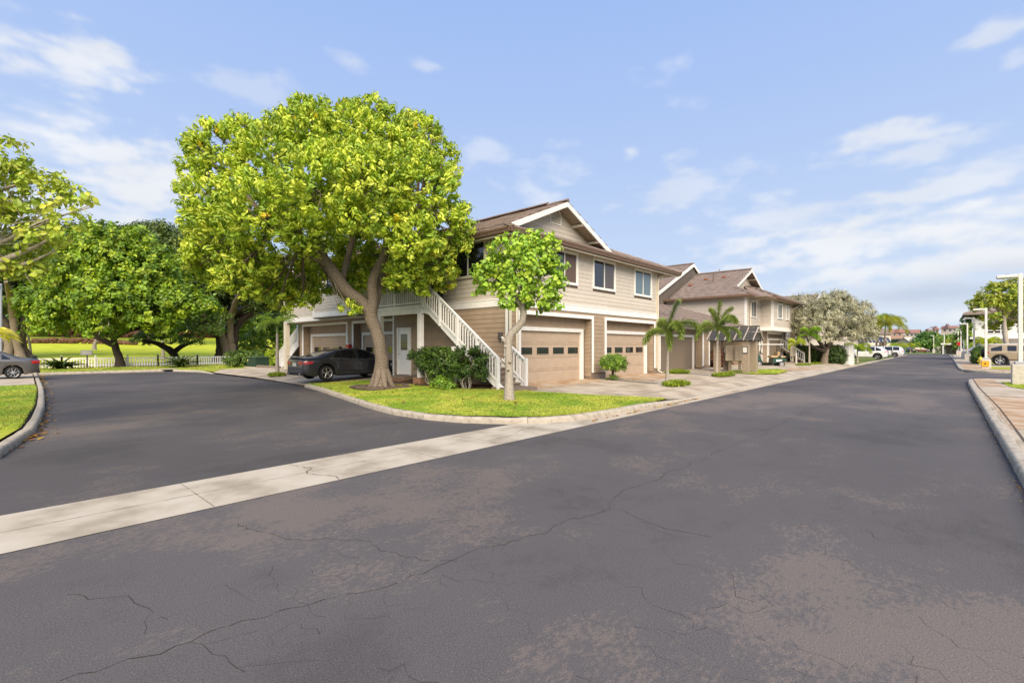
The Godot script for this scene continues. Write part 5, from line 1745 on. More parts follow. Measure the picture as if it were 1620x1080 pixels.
# ---------------------------------------------------------------- trees and plants
func leaf_into(g: G, base: Transform3D, length: float, width: float, curl: float, heart := 0.4) -> void:
	# a leaf from the origin along -z of base, bent down by curl, folded a little along its rib
	var keep := g.x
	g.x = keep * base
	var rib := [Vector3.ZERO, Vector3(0, -curl * 0.1 * length, -0.33 * length), Vector3(0, -curl * 0.34 * length, -0.68 * length), Vector3(0, -curl * 0.75 * length, -0.97 * length)]
	var f := width * 0.16
	for s in [1.0, -1.0]:
		var a := Vector3(s * width * heart, f * 0.8, -0.06 * length)
		var b: Vector3 = rib[1] + Vector3(s * width * 0.5, f, -0.02 * length)
		var c: Vector3 = rib[2] + Vector3(s * width * 0.33, f * 0.7, 0)
		if s > 0:
			g.quad(rib[0], a, b, rib[1])
			g.quad(rib[1], b, c, rib[2])
			g.tri(rib[2], c, rib[3])
		else:
			g.quad(rib[0], rib[1], b, a)
			g.quad(rib[1], rib[2], c, b)
			g.tri(rib[2], rib[3], c)
	g.x = keep

func sprig(seed_: int, count: int, length: float, width: float, droop: float, spread: float, reach: float, m: Material, curl := 0.5, heart := 0.4, twig := Color(0.25, 0.2, 0.12)) -> ArrayMesh:
	# leaves along a short twig that grows up +y; droop 0 stands out, 1 hangs down
	var r := RandomNumberGenerator.new()
	r.seed = seed_
	var g := G.new()
	g.col = twig
	var lean := Vector3(r.randf_range(-0.3, 0.3), 1, r.randf_range(-0.3, 0.3)).normalized()
	g.tube([Vector3.ZERO, lean * reach * 0.5 + Vector3(0.01, 0, 0), lean * reach], [0.006, 0.005, 0.003], 3, false)
	for i in count:
		var t := (i + 0.5) / count
		var a := i * 2.4 + r.randf_range(-0.5, 0.5)
		var at := lean * reach * lerpf(0.15, 1.0, t)
		var tilt := lerpf(0.35, -1.2, droop) + r.randf_range(-0.45, 0.45) * spread
		if t > 0.8:
			tilt += 0.5
		var b := Basis(Vector3.UP, a) * Basis(Vector3.RIGHT, tilt) * Basis(Vector3.BACK, r.randf_range(-0.5, 0.5))
		var s := r.randf_range(0.65, 1.15)
		var stem := b * Vector3(0, 0, -length * 0.3)
		var k := r.randf_range(0.78, 1.22)
		g.col = Color(k * r.randf_range(0.92, 1.1), k, k * r.randf_range(0.8, 1.15))
		leaf_into(g, Transform3D(b, at + stem * 0.6), length * s, width * s, curl * r.randf_range(0.6, 1.4), heart)
	return g.mesh(m)

func limb(parent: Node3D, called: String, pts: Array, radii: Array, m: Material, sides := 10, rough := 0.12) -> void:
	var c := Curve3D.new()
	for i in pts.size():
		var d := ((pts[mini(i + 1, pts.size() - 1)] - pts[maxi(i - 1, 0)]) as Vector3) / 6.0
		c.add_point(pts[i], -d, d)
	var total := c.get_baked_length()
	var marks := [0.0]
	for i in range(1, pts.size()):
		marks.append(c.get_closest_offset(pts[i]))
	var k := maxi(4, int(total / 0.22))
	var line := []
	var rr := []
	for j in k + 1:
		var s := total * j / k
		line.append(c.sample_baked(s, true))
		var seg := 0
		while seg < pts.size() - 2 and s > marks[seg + 1]:
			seg += 1
		var f := clampf((s - marks[seg]) / maxf(0.001, marks[seg + 1] - marks[seg]), 0.0, 1.0)
		rr.append(lerpf(radii[seg], radii[seg + 1], f))
	var nz := FastNoiseLite.new()
	nz.seed = 17
	nz.frequency = 1.6
	nz.fractal_octaves = 3
	var g := G.new()
	g.tube(line, rr, sides, true, rough * 2.2, nz)
	part(called, g, m, parent)

func twigs(parent: Node3D, from: Vector3, lumps: Array, m: Material, per := 4, thick := 0.05) -> void:
	# branches from a fork to the leafy lumps and on towards their skins
	var g := G.new()
	for l in lumps:
		var c: Vector3 = l[0]
		var r: Vector3 = l[1]
		var mid := from.lerp(c, 0.5) + Vector3(rng.randf_range(-0.1, 0.1), rng.randf_range(0.0, 0.16), rng.randf_range(-0.1, 0.1)) * from.distance_to(c)
		var d := from.distance_to(c)
		var bezier := func(a: Vector3, b: Vector3, e: Vector3, t: float) -> Vector3: return a.lerp(b, t).lerp(b.lerp(e, t), t)
		var line := []
		var rr := []
		for k in 7:
			line.append(bezier.call(from, mid, c, k / 6.0))
			rr.append(lerpf(thick, thick * 0.35, k / 6.0) * clampf(d / 3.0, 0.5, 1.2))
		g.tube(line, rr, 6, false)
		for k in per:
			var s: Vector3 = line[3 + k % 4]
			var dir := Vector3(rng.randfn(), rng.randfn() * 0.7 + 0.25, rng.randfn()).normalized()
			var e := c + dir * r * rng.randf_range(0.75, 1.0)
			var h := s.lerp(e, 0.5) + Vector3(rng.randf_range(-1, 1), rng.randf_range(0, 1.5), rng.randf_range(-1, 1)) * 0.14 * s.distance_to(e)
			line.append(e)
			var sub := []
			var sr := []
			for j in 6:
				sub.append(bezier.call(s, h, e, j / 5.0))
				sr.append(lerpf(thick * 0.36, thick * 0.1, j / 5.0))
			g.tube(sub, sr, 5, false)
	part("branch", g, m, parent)

func crown(parent: Node3D, lumps: Array, kinds: Array, density: float, palette: Array, size := 1.0, gaps := 0.12, inner := 0.55, lean_out := 0.75, low := -0.75, called := "crown") -> void:
	# leaf sprigs through the skins of the lumps; palette: [colour, weight]
	var f := FastNoiseLite.new()
	f.seed = rng.randi() % 1000
	f.frequency = 0.55
	f.fractal_octaves = 3
	var places := []
	var cols := []
	for k in kinds.size():
		places.append([])
		cols.append(PackedColorArray())
	var total := 0.0
	for p in palette:
		total += p[1]
	for l in lumps:
		var c: Vector3 = l[0]
		var r: Vector3 = l[1]
		var area := 4.0 * PI * pow((pow(r.x * r.y, 1.6) + pow(r.y * r.z, 1.6) + pow(r.x * r.z, 1.6)) / 3.0, 1.0 / 1.6)
		var n := int(area * density)
		for i in n:
			var d := Vector3(rng.randfn(), rng.randfn(), rng.randfn()).normalized()
			if d.y < low:
				continue
			var q := c + d * r * pow(rng.randf_range(0.22, 1.0), 0.4) * rng.randf_range(0.94, 1.07)
			if f.get_noise_3dv(q * 2.0) < -0.5 + gaps * 1.6:
				continue
			var deep := false
			for o in lumps:
				if ((q - o[0]) / (o[1] as Vector3)).length() < inner:
					deep = true
					break
			if deep:
				continue
			var y := (d * lean_out + Vector3(rng.randf_range(-1, 1), rng.randf_range(-0.4, 1.0), rng.randf_range(-1, 1)) * 0.6 + Vector3.UP * 0.25).normalized()
			var x := y.cross(Vector3(rng.randfn(), rng.randfn(), rng.randfn())).normalized()
			var s := size * rng.randf_range(0.75, 1.25)
			var k := rng.randi() % kinds.size()
			places[k].append(Transform3D(Basis(x, y, x.cross(y)).scaled(Vector3.ONE * s), q))
			var w := rng.randf() * total
			var col: Color = palette[-1][0]
			for p in palette:
				w -= p[1]
				if w <= 0.0:
					col = p[0]
					break
			var shade := GAIN + 0.4 * f.get_noise_3dv(q * 1.1 + Vector3(31, 7, 3)) + rng.randf_range(-0.16, 0.16)
			cols[k].append(Color(col.r * shade, col.g * shade, col.b * shade))
	for k in kinds.size():
		var o := scatter(called, kinds[k], places[k], cols[k], parent)
		o.name = called if k == 0 else "%s_%03d" % [called, k]

func lump(x: float, y: float, z: float, rx: float, ry := 0.0, rz := 0.0) -> Array:
	return [Vector3(x, y, z), Vector3(rx, ry if ry else rx, rz if rz else rx)]

func frond(seed_: int, length: float, arch: float, leaflet: float, per: int, bushy: bool, m: Material, color: Color, width := 0.03, lift := 0.9) -> ArrayMesh:
	# grows from the origin towards +x, rising by lift and bending over by arch
	var r := RandomNumberGenerator.new()
	r.seed = seed_
	var g := G.new()
	var line := []
	var radii := []
	var p := Vector3.ZERO
	var ang := lift
	for i in 15:
		line.append(p)
		radii.append(lerpf(0.022, 0.005, i / 14.0) * clampf(length, 0.5, 1.6))
		p += Vector3(cos(ang), sin(ang), 0) * length / 14.0
		ang -= arch / 14.0 * (0.5 + i / 10.0)
	color = color * GAIN
	g.col = Color(color.r * 1.1, color.g, color.b) * 0.9
	g.tube(line, radii, 5, false)
	for i in per:
		var t := 0.12 + 0.88 * (i + 0.5) / per
		var f := t * 14.0
		var k := mini(int(f), 13)
		var at: Vector3 = (line[k] as Vector3).lerp(line[k + 1], f - k)
		var d := ((line[k + 1] - line[k]) as Vector3).normalized()
		var up := Vector3(0, 0, 1).cross(d)
		var n := 6 if bushy else 2
		for s in n:
			var a: float
			if bushy:
				a = TAU * s / n + i * 0.7 + r.randf_range(-0.3, 0.3)
			else:
				a = (0.0 if s == 0 else PI) + (0.35 if s == 0 else -0.35) + r.randf_range(-0.2, 0.2)
			var side := Vector3(0, 0, 1) * cos(a) + up * sin(a)
			var out := (side + d * r.randf_range(0.5, 0.9)).normalized()
			var l := leaflet * (0.55 + 0.75 * sin(PI * clampf(t * 0.92, 0.0, 1.0))) * r.randf_range(0.8, 1.15)
			var w := out.cross(d).normalized() * width * 0.5
			var c := r.randf_range(0.75, 1.25)
			g.col = Color(color.r * c, color.g * c, color.b * c)
			var m1 := at + out * l * 0.55 + Vector3.DOWN * l * 0.05
			var tip := at + out * l + Vector3.DOWN * l * (0.22 if bushy else 0.4)
			g.quad(at - w * 0.5, at + w * 0.5, m1 + w, m1 - w)
			g.tri(m1 - w, m1 + w, tip)
	return g.mesh(m)

func palm(label: String, at: Vector3, tall: float, base_r: float, fronds: Array, bushy: bool, length: float, color: Color, group := "", trunk_m: Material = null, ring := true, lean := Vector3.ZERO, leaflet := 0.26, per := 44) -> Node3D:
	# fronds: [bearing, lift, arch, scale]
	var t := thing("palm_tree", label, "palm tree", at, 0.0, group)
	var g := G.new()
	var line := []
	var rr := []
	for i in 17:
		var k := i / 16.0
		line.append(Vector3(lean.x * k * k, tall * k, lean.z * k * k))
		var r := lerpf(base_r, base_r * 0.42, pow(k, 0.55))
		if i == 0:
			r *= 1.25
		rr.append(r * (1.0 + (0.05 if i % 2 else -0.03) * float(ring)))
	g.tube(line, rr, 12)
	part("trunk", g, trunk_m if trunk_m else M.bark_pale, t)
	var top: Vector3 = line[-1]
	g = G.new()
	g.tube([top - Vector3(0, 0.05, 0), top + Vector3(0, length * 0.2, 0), top + Vector3(0, length * 0.36, 0)], [base_r * 0.5, base_r * 0.42, base_r * 0.16], 10)
	part("crownshaft", g, mat(lin(0.16, 0.24, 0.06), 0.5), t)
	var shapes := {}
	for i in fronds.size():
		var f: Array = fronds[i]
		var key := "%0.2f %0.2f" % [f[1], f[2]]
		if not shapes.has(key):
			shapes[key] = frond(100 + i, length, f[2], leaflet, per, bushy, M.leaf, color, 0.035 if bushy else 0.045, f[1])
		use("frond", shapes[key], t, Transform3D(Basis(Vector3.UP, f[0]).scaled(Vector3.ONE * f[3]), top + Vector3(0, length * 0.27, 0)))
	return t

func strap_plant(called: String, label: String, category: String, at: Vector3, count: int, length: float, width: float, color: Color, vary: float, m: Material, group := "", upright := 0.9) -> void:
	var t := thing(called, label, category, at, 0.0, group)
	for i in count:
		var a := i * 2.4 + rng.randf_range(-0.3, 0.3)
		var lift := rng.randf_range(0.35, 1.0) * upright + 0.15
		var l := length * rng.randf_range(0.7, 1.1)
		var g := G.new()
		var c := rng.randf_range(1.0 - vary, 1.0 + vary) * 1.25
		g.col = Color(color.r * c, color.g * c, color.b * c)
		var rows := []
		var p := Vector3(cos(a), 0, sin(a)) * 0.05
		var ang := lift * 1.3
		var side := Vector3(-sin(a), 0, cos(a))
		for k in 7:
			var w := width * sin(PI * clampf(0.12 + k / 6.0 * 0.86, 0.0, 1.0))
			rows.append(PackedVector3Array([p + side * w * 0.5, p - Vector3.UP * w * 0.15, p - side * w * 0.5]))
			p += (Vector3(cos(a), 0, sin(a)) * cos(ang) + Vector3.UP * sin(ang)) * l / 6.0
			ang -= rng.randf_range(0.12, 0.3)
		g.grid(rows)
		part("leaf", g, m, t)

func cover_patch(label: String, at: Vector2, rx: float, rz: float, tall: float, height: float, count := 700) -> void:
	var r := rng
	var m := sprig(51, 6, 0.07, 0.035, 0.3, 1.0, 0.06, M.leaf, 0.4)
	var places := []
	var cols := PackedColorArray()
	for i in count:
		var a := r.randf() * TAU
		var d := sqrt(r.randf())
		var edge := 1.0 + 0.12 * sin(a * 3.0 + at.x) + 0.08 * sin(a * 7.0)
		var p := Vector3(at.x + cos(a) * rx * d * edge, height + tall * (1.0 - d * d * 0.7) * r.randf_range(0.2, 1.0), at.y + sin(a) * rz * d * edge)
		places.append(Transform3D(Basis.from_euler(Vector3(r.randf_range(-0.6, 0.6), r.randf() * TAU, r.randf_range(-0.6, 0.6))).scaled(Vector3.ONE * r.randf_range(0.8, 1.3)), p))
		cols.append(Color(0.19, 0.29, 0.02).lerp(Color(0.34, 0.4, 0.03), r.randf()) * r.randf_range(0.8, 1.2))
	tag(scatter("ground_cover", m, places, cols, self), label, "ground cover", "", "stuff")

func make_plants() -> void:
	rng.seed = 404
	# --- the big corner tree
	var big := [sprig(1, 10, 0.17, 0.082, 0.85, 0.7, 0.24, M.leaf, 0.6, 0.36), sprig(2, 9, 0.18, 0.085, 0.95, 0.6, 0.2, M.leaf, 0.7, 0.36), sprig(3, 11, 0.15, 0.08, 0.6, 1.0, 0.28, M.leaf, 0.5, 0.36)]
	var t := thing("shade_tree", "large spreading shade tree with yellow green drooping leaves on the corner lawn", "tree", Vector3(-15.75, 0.25, -10.11))
	BIG_TRUNK(t)
	E_roots(t)
	var lumps := CROWN_BIG()
	for k in lumps.size():
		var near: Vector3 = BIG_TIPS()[0]
		for q in BIG_TIPS():
			if (q as Vector3).distance_to(lumps[k][0]) < near.distance_to(lumps[k][0]):
				near = q
		twigs(t, near, [lumps[k]], M.bark, 5, 0.055)
	crown(t, lumps, big, 26.0, [[Color(0.24, 0.305, 0.022), 5], [Color(0.15, 0.225, 0.02), 4], [Color(0.38, 0.42, 0.05), 3.5], [Color(0.42, 0.3, 0.015), 0.1]], 0.95, 0.2, 0.46)
	var rg := G.new()
	for i in 11:
		var a := TAU * i / 11.0 + 0.2
		var q := Vector3(cos(a), 0, sin(a)) * (0.95 + 0.1 * sin(i * 2.0))
		rg.x = Transform3D(Basis(Vector3.UP, -a + PI / 2 + 0.1 * sin(i * 3.0)), q + Vector3(0, 0.05, 0))
		rg.box(Vector3.ZERO, Vector3(0.62, 0.11 + 0.03 * sin(i), 0.2), 0.03)
	rg.x = Transform3D.IDENTITY
	var ringo := thing("tree_ring", "low ring of dark edging stones round the foot of the big shade tree", "edging", Vector3(-15.75, lot(Vector2(-15.75, -10.1)), -10.11))
	part("edging", rg, tri_mat(speck(lin(0.06, 0.045, 0.035), lin(0.16, 0.12, 0.09), 93, 0.03), 0.8), ringo)
	var sg := G.new()
	sg.lathe([Vector2(0.95, 0.02), Vector2(0.6, 0.07), Vector2(0.1, 0.09)], Vector3.UP, Vector3.ZERO, 18)
	part("soil", sg, M.soil, ringo)
	# --- the small tree in front of the stairs
	var round_leaf := [sprig(11, 10, 0.125, 0.11, 0.45, 0.9, 0.28, M.leaf, 0.35, 0.4), sprig(12, 9, 0.13, 0.115, 0.6, 0.9, 0.26, M.leaf, 0.4, 0.4)]
	t = thing("young_tree", "young tree with a bent pale trunk and fresh green round leaves before the stairs", "tree", Vector3(-9.25, 0.2, -10.11))
	limb(t, "trunk", [Vector3(0, -0.1, 0), Vector3(0, 0.12, 0), Vector3(-0.02, 0.6, -0.01), Vector3(-0.03, 1.2, 0.0), Vector3(-0.04, 1.65, 0.0), Vector3(0.0, 1.9, -0.03), Vector3(0.2, 2.15, -0.2), Vector3(0.3, 2.35, -0.26), Vector3(0.3, 2.75, -0.24)], [0.18, 0.145, 0.12, 0.11, 0.108, 0.115, 0.1, 0.095, 0.088], M.bark_pale, 16, 0.1)
	for e in [[Vector3(-0.1, 1.3, 0.08), 0.05], [Vector3(0.09, 1.12, 0.08), 0.045], [Vector3(-0.06, 1.55, 0.1), 0.05], [Vector3(0.05, 0.9, 0.11), 0.04]]:
		var kg := G.new()
		kg.lathe([Vector2(0, -0.06), Vector2(e[1], -0.03), Vector2(e[1] * 0.9, 0.02), Vector2(e[1] * 0.5, 0.045), Vector2(0, 0.03)], (Vector3(e[0].x, 0.1, e[0].z)).normalized(), e[0], 10)
		part("knot", kg, M.bark_pale, t)
	limb(t, "limb", [Vector3(-0.05, 1.6, 0.0), Vector3(-0.13, 1.72, 0.06), Vector3(-0.17, 1.78, 0.09)], [0.07, 0.065, 0.055], M.bark_pale, 10)
	for e in [Vector3(-0.35, 3.35, 0.25), Vector3(0.75, 3.5, -0.5), Vector3(0.3, 3.8, -0.1), Vector3(0.6, 3.2, 0.3), Vector3(-0.1, 3.5, -0.7)]:
		limb(t, "limb", [Vector3(0.3, 2.65, -0.25), (e as Vector3).lerp(Vector3(0.3, 2.65, -0.25), 0.5) + Vector3(0, 0.12, 0), e], [0.065, 0.045, 0.02], M.bark_pale, 8)
	lumps = CROWN_SMALL()
	twigs(t, Vector3(0.3, 2.9, -0.2), lumps, M.bark_pale, 3, 0.03)
	crown(t, lumps, round_leaf, 27.0, [[Color(0.19, 0.3, 0.03), 4], [Color(0.14, 0.235, 0.025), 3], [Color(0.27, 0.36, 0.035), 3], [Color(0.38, 0.36, 0.03), 0.1]], 0.9, 0.17, 0.42)
	# --- overhanging branch tree at the left edge, trunk outside the frame
	t = thing("shade_tree", "tree at the left edge reaching in with pale branches and big yellow green leaves", "tree", Vector3(-13.4, 0.14, 1.7))
	LEFT_TREE(t)
	# --- green tree in the grass by the fence
	var mid_leaf := [sprig(21, 9, 0.24, 0.19, 0.25, 1.0, 0.35, M.leaf_dark, 0.3, 0.4), sprig(22, 8, 0.22, 0.18, 0.45, 1.0, 0.3, M.leaf_dark, 0.3, 0.4)]
	t = thing("shade_tree", "broad green tree with a dark forked trunk by the picket fence", "tree", Vector3(-47.6, 0.12, -7.2))
	limb(t, "trunk", [Vector3(0.3, -0.1, 0.0), Vector3(0.2, 0.8, 0.1), Vector3(-0.05, 1.7, 0.3), Vector3(-0.1, 2.6, 0.4)], [0.36, 0.27, 0.23, 0.2], M.bark_dark, 14)
	limb(t, "limb", [Vector3(-0.05, 1.7, 0.3), Vector3(-0.5, 2.3, 1.2), Vector3(-0.9, 2.9, 2.0), Vector3(-1.2, 4.2, 2.8)], [0.22, 0.2, 0.17, 0.1], M.bark_dark, 10)
	limb(t, "limb", [Vector3(-0.1, 2.4, 0.4), Vector3(0.2, 2.9, -0.6), Vector3(0.2, 3.3, -1.6), Vector3(0.4, 4.4, -2.8)], [0.2, 0.17, 0.14, 0.08], M.bark_dark, 10)
	limb(t, "limb", [Vector3(-0.1, 2.5, 0.4), Vector3(0.3, 3.6, 0.5), Vector3(0.2, 5.4, 0.2)], [0.2, 0.17, 0.1], M.bark_dark, 10)
	lumps = CROWN_MID()
	twigs(t, Vector3(0.1, 4.0, 0.2), lumps, M.bark_dark, 3, 0.07)
	crown(t, lumps, mid_leaf, 8.5, [[Color(0.125, 0.2, 0.012), 4], [Color(0.07, 0.125, 0.01), 4], [Color(0.2, 0.26, 0.016), 3]], 1.15, 0.16, 0.5)
	# --- the dark giants behind
	var dark_leaf := [sprig(31, 9, 0.28, 0.16, 0.35, 1.0, 0.4, M.leaf_dark, 0.3), sprig(32, 8, 0.3, 0.17, 0.5, 1.0, 0.4, M.leaf_dark, 0.3)]
	var giants := [["huge dark banyan with many twisted trunks right of the green tree", Vector3(-52.5, 0.1, -16.2), CROWN_BANYAN()], ["huge dark banyan behind the silver sedan at the far left", Vector3(-67, 0.6, -2.0), CROWN_BANYAN_LEFT()]]
	for e in giants:
		t = thing("banyan_tree", e[0], "tree", e[1])
		for k in 7:
			var a := k * 0.9 + 0.4
			var r0 := Vector3(cos(a) * 0.95, -0.1, sin(a) * 0.95)
			var hi := Vector3(cos(a + 0.5) * 1.1, 3.0 + 0.2 * k, sin(a + 0.5) * 1.1)
			limb(t, "trunk", [r0 * 1.1, r0 * 0.75 + Vector3(0, 1.0, 0), Vector3(cos(a + 0.3), 0, sin(a + 0.3)) * 0.65 + Vector3(0, 2.2, 0), hi, hi + Vector3(cos(a + 0.6) * 2.2, 1.6, sin(a + 0.6) * 2.2), hi + Vector3(cos(a + 0.6) * 5.0, 2.6, sin(a + 0.6) * 5.0)], [0.55, 0.36, 0.32, 0.3, 0.24, 0.12], M.bark_dark if k % 2 else M.bark, 10, 0.15)
		twigs(t, Vector3(0, 4.2, 0), e[2], M.bark_dark, 3, 0.12)
		crown(t, e[2], dark_leaf, 4.2, [[Color(0.035, 0.06, 0.012), 5], [Color(0.055, 0.085, 0.014), 3], [Color(0.085, 0.11, 0.02), 2]], 1.5, 0.1, 0.5)
	# low tree with flat tiers before the right banyan
	t = thing("shade_tree", "low flat topped tree with a dark crooked trunk in front of the right banyan", "tree", Vector3(-53.5, 0.1, -12.2))
	limb(t, "trunk", [Vector3(0.2, -0.1, 0.1), Vector3(0.0, 0.7, 0.1), Vector3(0.2, 1.3, 0.5), Vector3(0.0, 1.9, 1.4), Vector3(0.4, 2.2, 2.6)], [0.42, 0.34, 0.3, 0.2, 0.12], M.bark_dark, 12, 0.14)
	limb(t, "limb", [Vector3(0.1, 1.0, 0.3), Vector3(0.0, 1.7, -0.5), Vector3(0.4, 2.2, -1.6)], [0.24, 0.2, 0.12], M.bark_dark, 10)
	lumps = CROWN_LOW()
	twigs(t, Vector3(0.1, 1.9, 0.4), lumps, M.bark_dark, 3, 0.06)
	crown(t, lumps, dark_leaf, 9.0, [[Color(0.075, 0.125, 0.02), 4], [Color(0.05, 0.09, 0.016), 4], [Color(0.12, 0.17, 0.03), 2]], 0.8, 0.16, 0.45)
	# shrubbery and trees closing the view at the left
	MASSES(dark_leaf, mid_leaf)
	# pale leaning trunks of young coconut palms in the field
	for e in [[Vector3(-70.8, 0.75, -3.4), 3.6, 0.16, Vector3(0.3, 0, 0.5), "pale straight palm trunk in the field left of the spiky lily"], [Vector3(-80.5, 1.35, -9.6), 4.2, 0.26, Vector3(0.6, 0, -2.4), "pale leaning palm trunk in the field beside the park sign"], [Vector3(-64.0, 0.4, -13.4), 2.6, 0.22, Vector3(0, 0, 0.1), "short pale palm trunk in the field behind the fence"]]:
		palm(e[4], e[0], e[1], e[2], [[0.4, 0.8, 1.6, 1.0], [1.9, 0.9, 1.5, 1.0], [3.1, 0.7, 1.7, 1.0], [4.4, 0.8, 1.5, 1.0], [5.4, 0.9, 1.7, 1.0]], false, 1.7, Color(0.09, 0.15, 0.02), "coconut palms in the field", M.bark_pale, true, e[3], 0.4, 26)
	# --- hedge bushes under the stairs
	var gloss := [sprig(41, 10, 0.085, 0.05, 0.1, 1.0, 0.16, M.leaf_dark, 0.2, 0.3), sprig(42, 9, 0.09, 0.05, 0.25, 1.0, 0.16, M.leaf_dark, 0.2, 0.3)]
	for e in [[Vector3(-15.0, 0.28, -11.85), [lump(0, 0.85, 0, 0.62, 0.42, 0.5), lump(-0.45, 1.02, 0.1, 0.45, 0.3, 0.4), lump(0.45, 0.95, 0.0, 0.5, 0.38, 0.45), lump(0.1, 0.4, 0.2, 0.5, 0.25, 0.4), lump(-0.75, 1.1, 0.2, 0.3, 0.2, 0.25)], "dark glossy shrub left of the stair posts with pale bare stems"], [Vector3(-13.9, 0.28, -11.6), [lump(0, 0.95, 0, 0.55, 0.4, 0.5), lump(0.3, 0.62, 0.1, 0.4, 0.35, 0.4), lump(-0.3, 1.1, 0, 0.42, 0.26, 0.4), lump(-0.2, 0.45, 0.1, 0.35, 0.3, 0.35)], "dark glossy shrub between the other two under the stairs"], [Vector3(-12.45, 0.27, -11.4), [lump(0, 0.95, 0, 0.62, 0.45, 0.55), lump(0.35, 0.65, 0.05, 0.5, 0.42, 0.45), lump(-0.35, 0.6, 0.05, 0.45, 0.4, 0.45), lump(0.45, 1.05, 0, 0.36, 0.3, 0.36)], "largest dark glossy shrub nearest the bent young tree"]]:
		t = thing("shrub", e[2], "shrub", e[0], 0.0, "glossy shrubs under the stairs")
		for k in 5:
			var a := k * 1.3
			var l: Array = e[1][k % e[1].size()]
			limb(t, "stem", [Vector3(cos(a) * 0.1, -0.05, sin(a) * 0.1), Vector3(cos(a) * 0.2, 0.3, sin(a) * 0.2 + 0.08), (l[0] as Vector3) + Vector3(0, -0.1, 0.1)], [0.03, 0.024, 0.014], M.bark_pale, 7)
		crown(t, e[1], gloss, 85.0, [[Color(0.028, 0.055, 0.009), 4], [Color(0.045, 0.085, 0.012), 3], [Color(0.085, 0.14, 0.02), 1.3]], 1.0, 0.22, 0.5, 0.8, -0.7)
	t = thing("shrub", "low bright green plant at the foot of the shrubs by the lawn", "shrub", Vector3(-13.35, 0.27, -11.05))
	crown(t, [lump(0, 0.14, 0, 0.42, 0.2, 0.3), lump(0.35, 0.1, 0.05, 0.3, 0.15, 0.25)], gloss, 110.0, [[Color(0.11, 0.2, 0.02), 3], [Color(0.16, 0.25, 0.03), 2]], 0.9, 0.1, 0.3, 0.8, -0.4)
	# --- clipped round shrub between the garage doors
	t = thing("shrub", "round clipped topiary shrub on two thin stems between the first garage doors", "topiary", Vector3(-11.05, 0.26, -18.95))
	limb(t, "stem", [Vector3(0, -0.05, 0), Vector3(0.03, 0.25, 0.04), Vector3(0.08, 0.55, 0.1)], [0.045, 0.035, 0.025], M.bark_dark, 8)
	limb(t, "stem", [Vector3(-0.02, -0.05, 0.02), Vector3(-0.08, 0.3, -0.05), Vector3(-0.05, 0.55, -0.1)], [0.04, 0.03, 0.02], M.bark_dark, 8)
	crown(t, [lump(0, 0.78, 0, 0.5, 0.31, 0.5), lump(0.2, 0.68, -0.25, 0.35, 0.27, 0.35), lump(-0.1, 0.72, 0.25, 0.34, 0.25, 0.34)], gloss, 120.0, [[Color(0.1, 0.18, 0.02), 4], [Color(0.07, 0.13, 0.016), 3], [Color(0.16, 0.25, 0.03), 2]], 0.8, 0.0, 0.5, 0.9, -0.95)
	crown(t, [lump(0, 0.06, 0.02, 0.22, 0.12, 0.2)], gloss, 120.0, [[Color(0.08, 0.14, 0.02), 1]], 0.7, 0.0, 0.2, 0.8, -0.2, "undergrowth")
	# --- palms of the driveway islands
	var fox := Color(0.125, 0.165, 0.035)
	palm("foxtail palm with a swollen grey trunk nearest of the driveway palms", Vector3(-8.45, lot(Vector2(-8.45, -18.77)), -18.77), 1.62, 0.095, [[2.35, 1.25, 2.5, 1.05], [0.0, 1.0, 2.2, 1.1], [-0.75, 0.9, 2.5, 1.15], [4.1, 0.45, 1.9, 0.9], [5.2, 0.3, 2.1, 0.9], [-0.25, 1.45, 0.6, 1.0], [3.1, 0.75, 2.4, 0.85]], true, 1.5, fox, "foxtail palms along the driveways", null, true, Vector3(0.03, 0, -0.02), 0.2, 46)
	palm("foxtail palm left of the mailbox shelter with a fan of upright fronds", Vector3(-9.0, lot(Vector2(-9, -26)), -26.03), 1.95, 0.11, [[2.3, 1.3, 0.9, 1.05], [0.9, 1.3, 0.8, 1.0], [2.6, 0.85, 2.3, 1.25], [-0.7, 0.9, 1.6, 1.25], [3.9, 0.4, 1.9, 0.95], [5.5, 0.35, 1.9, 1.0], [0.2, 0.5, 2.0, 0.9], [1.5, 1.5, 0.3, 1.05]], true, 1.55, fox, "foxtail palms along the driveways", null, true, Vector3(0.05, 0, -0.03), 0.2, 46)
	palm("slim foxtail palm with bright green fronds before the dark hedge", Vector3(-9.15, 0.12, -50.0), 2.25, 0.11, [[2.35, 1.2, 1.9, 1.1], [-0.7, 1.1, 1.8, 1.15], [3.6, 0.35, 1.9, 0.9], [5.6, 0.4, 1.9, 0.95], [1.0, 1.2, 1.2, 1.0], [0.3, 0.3, 2.0, 0.9]], true, 1.35, Color(0.15, 0.25, 0.025), "foxtail palms along the driveways", null, true, Vector3.ZERO, 0.22, 40)
	palm("short young palm with yellow green fronds beside the golf cart", Vector3(-9.6, 0.12, -46.9), 1.35, 0.09, [[2.3, 1.1, 2.0, 1.0], [-0.75, 1.0, 2.1, 1.1], [2.6, 0.6, 2.6, 0.8], [1.0, 1.0, 1.5, 0.8]], true, 1.3, Color(0.27, 0.31, 0.03), "foxtail palms along the driveways", null, true, Vector3.ZERO, 0.22, 36)
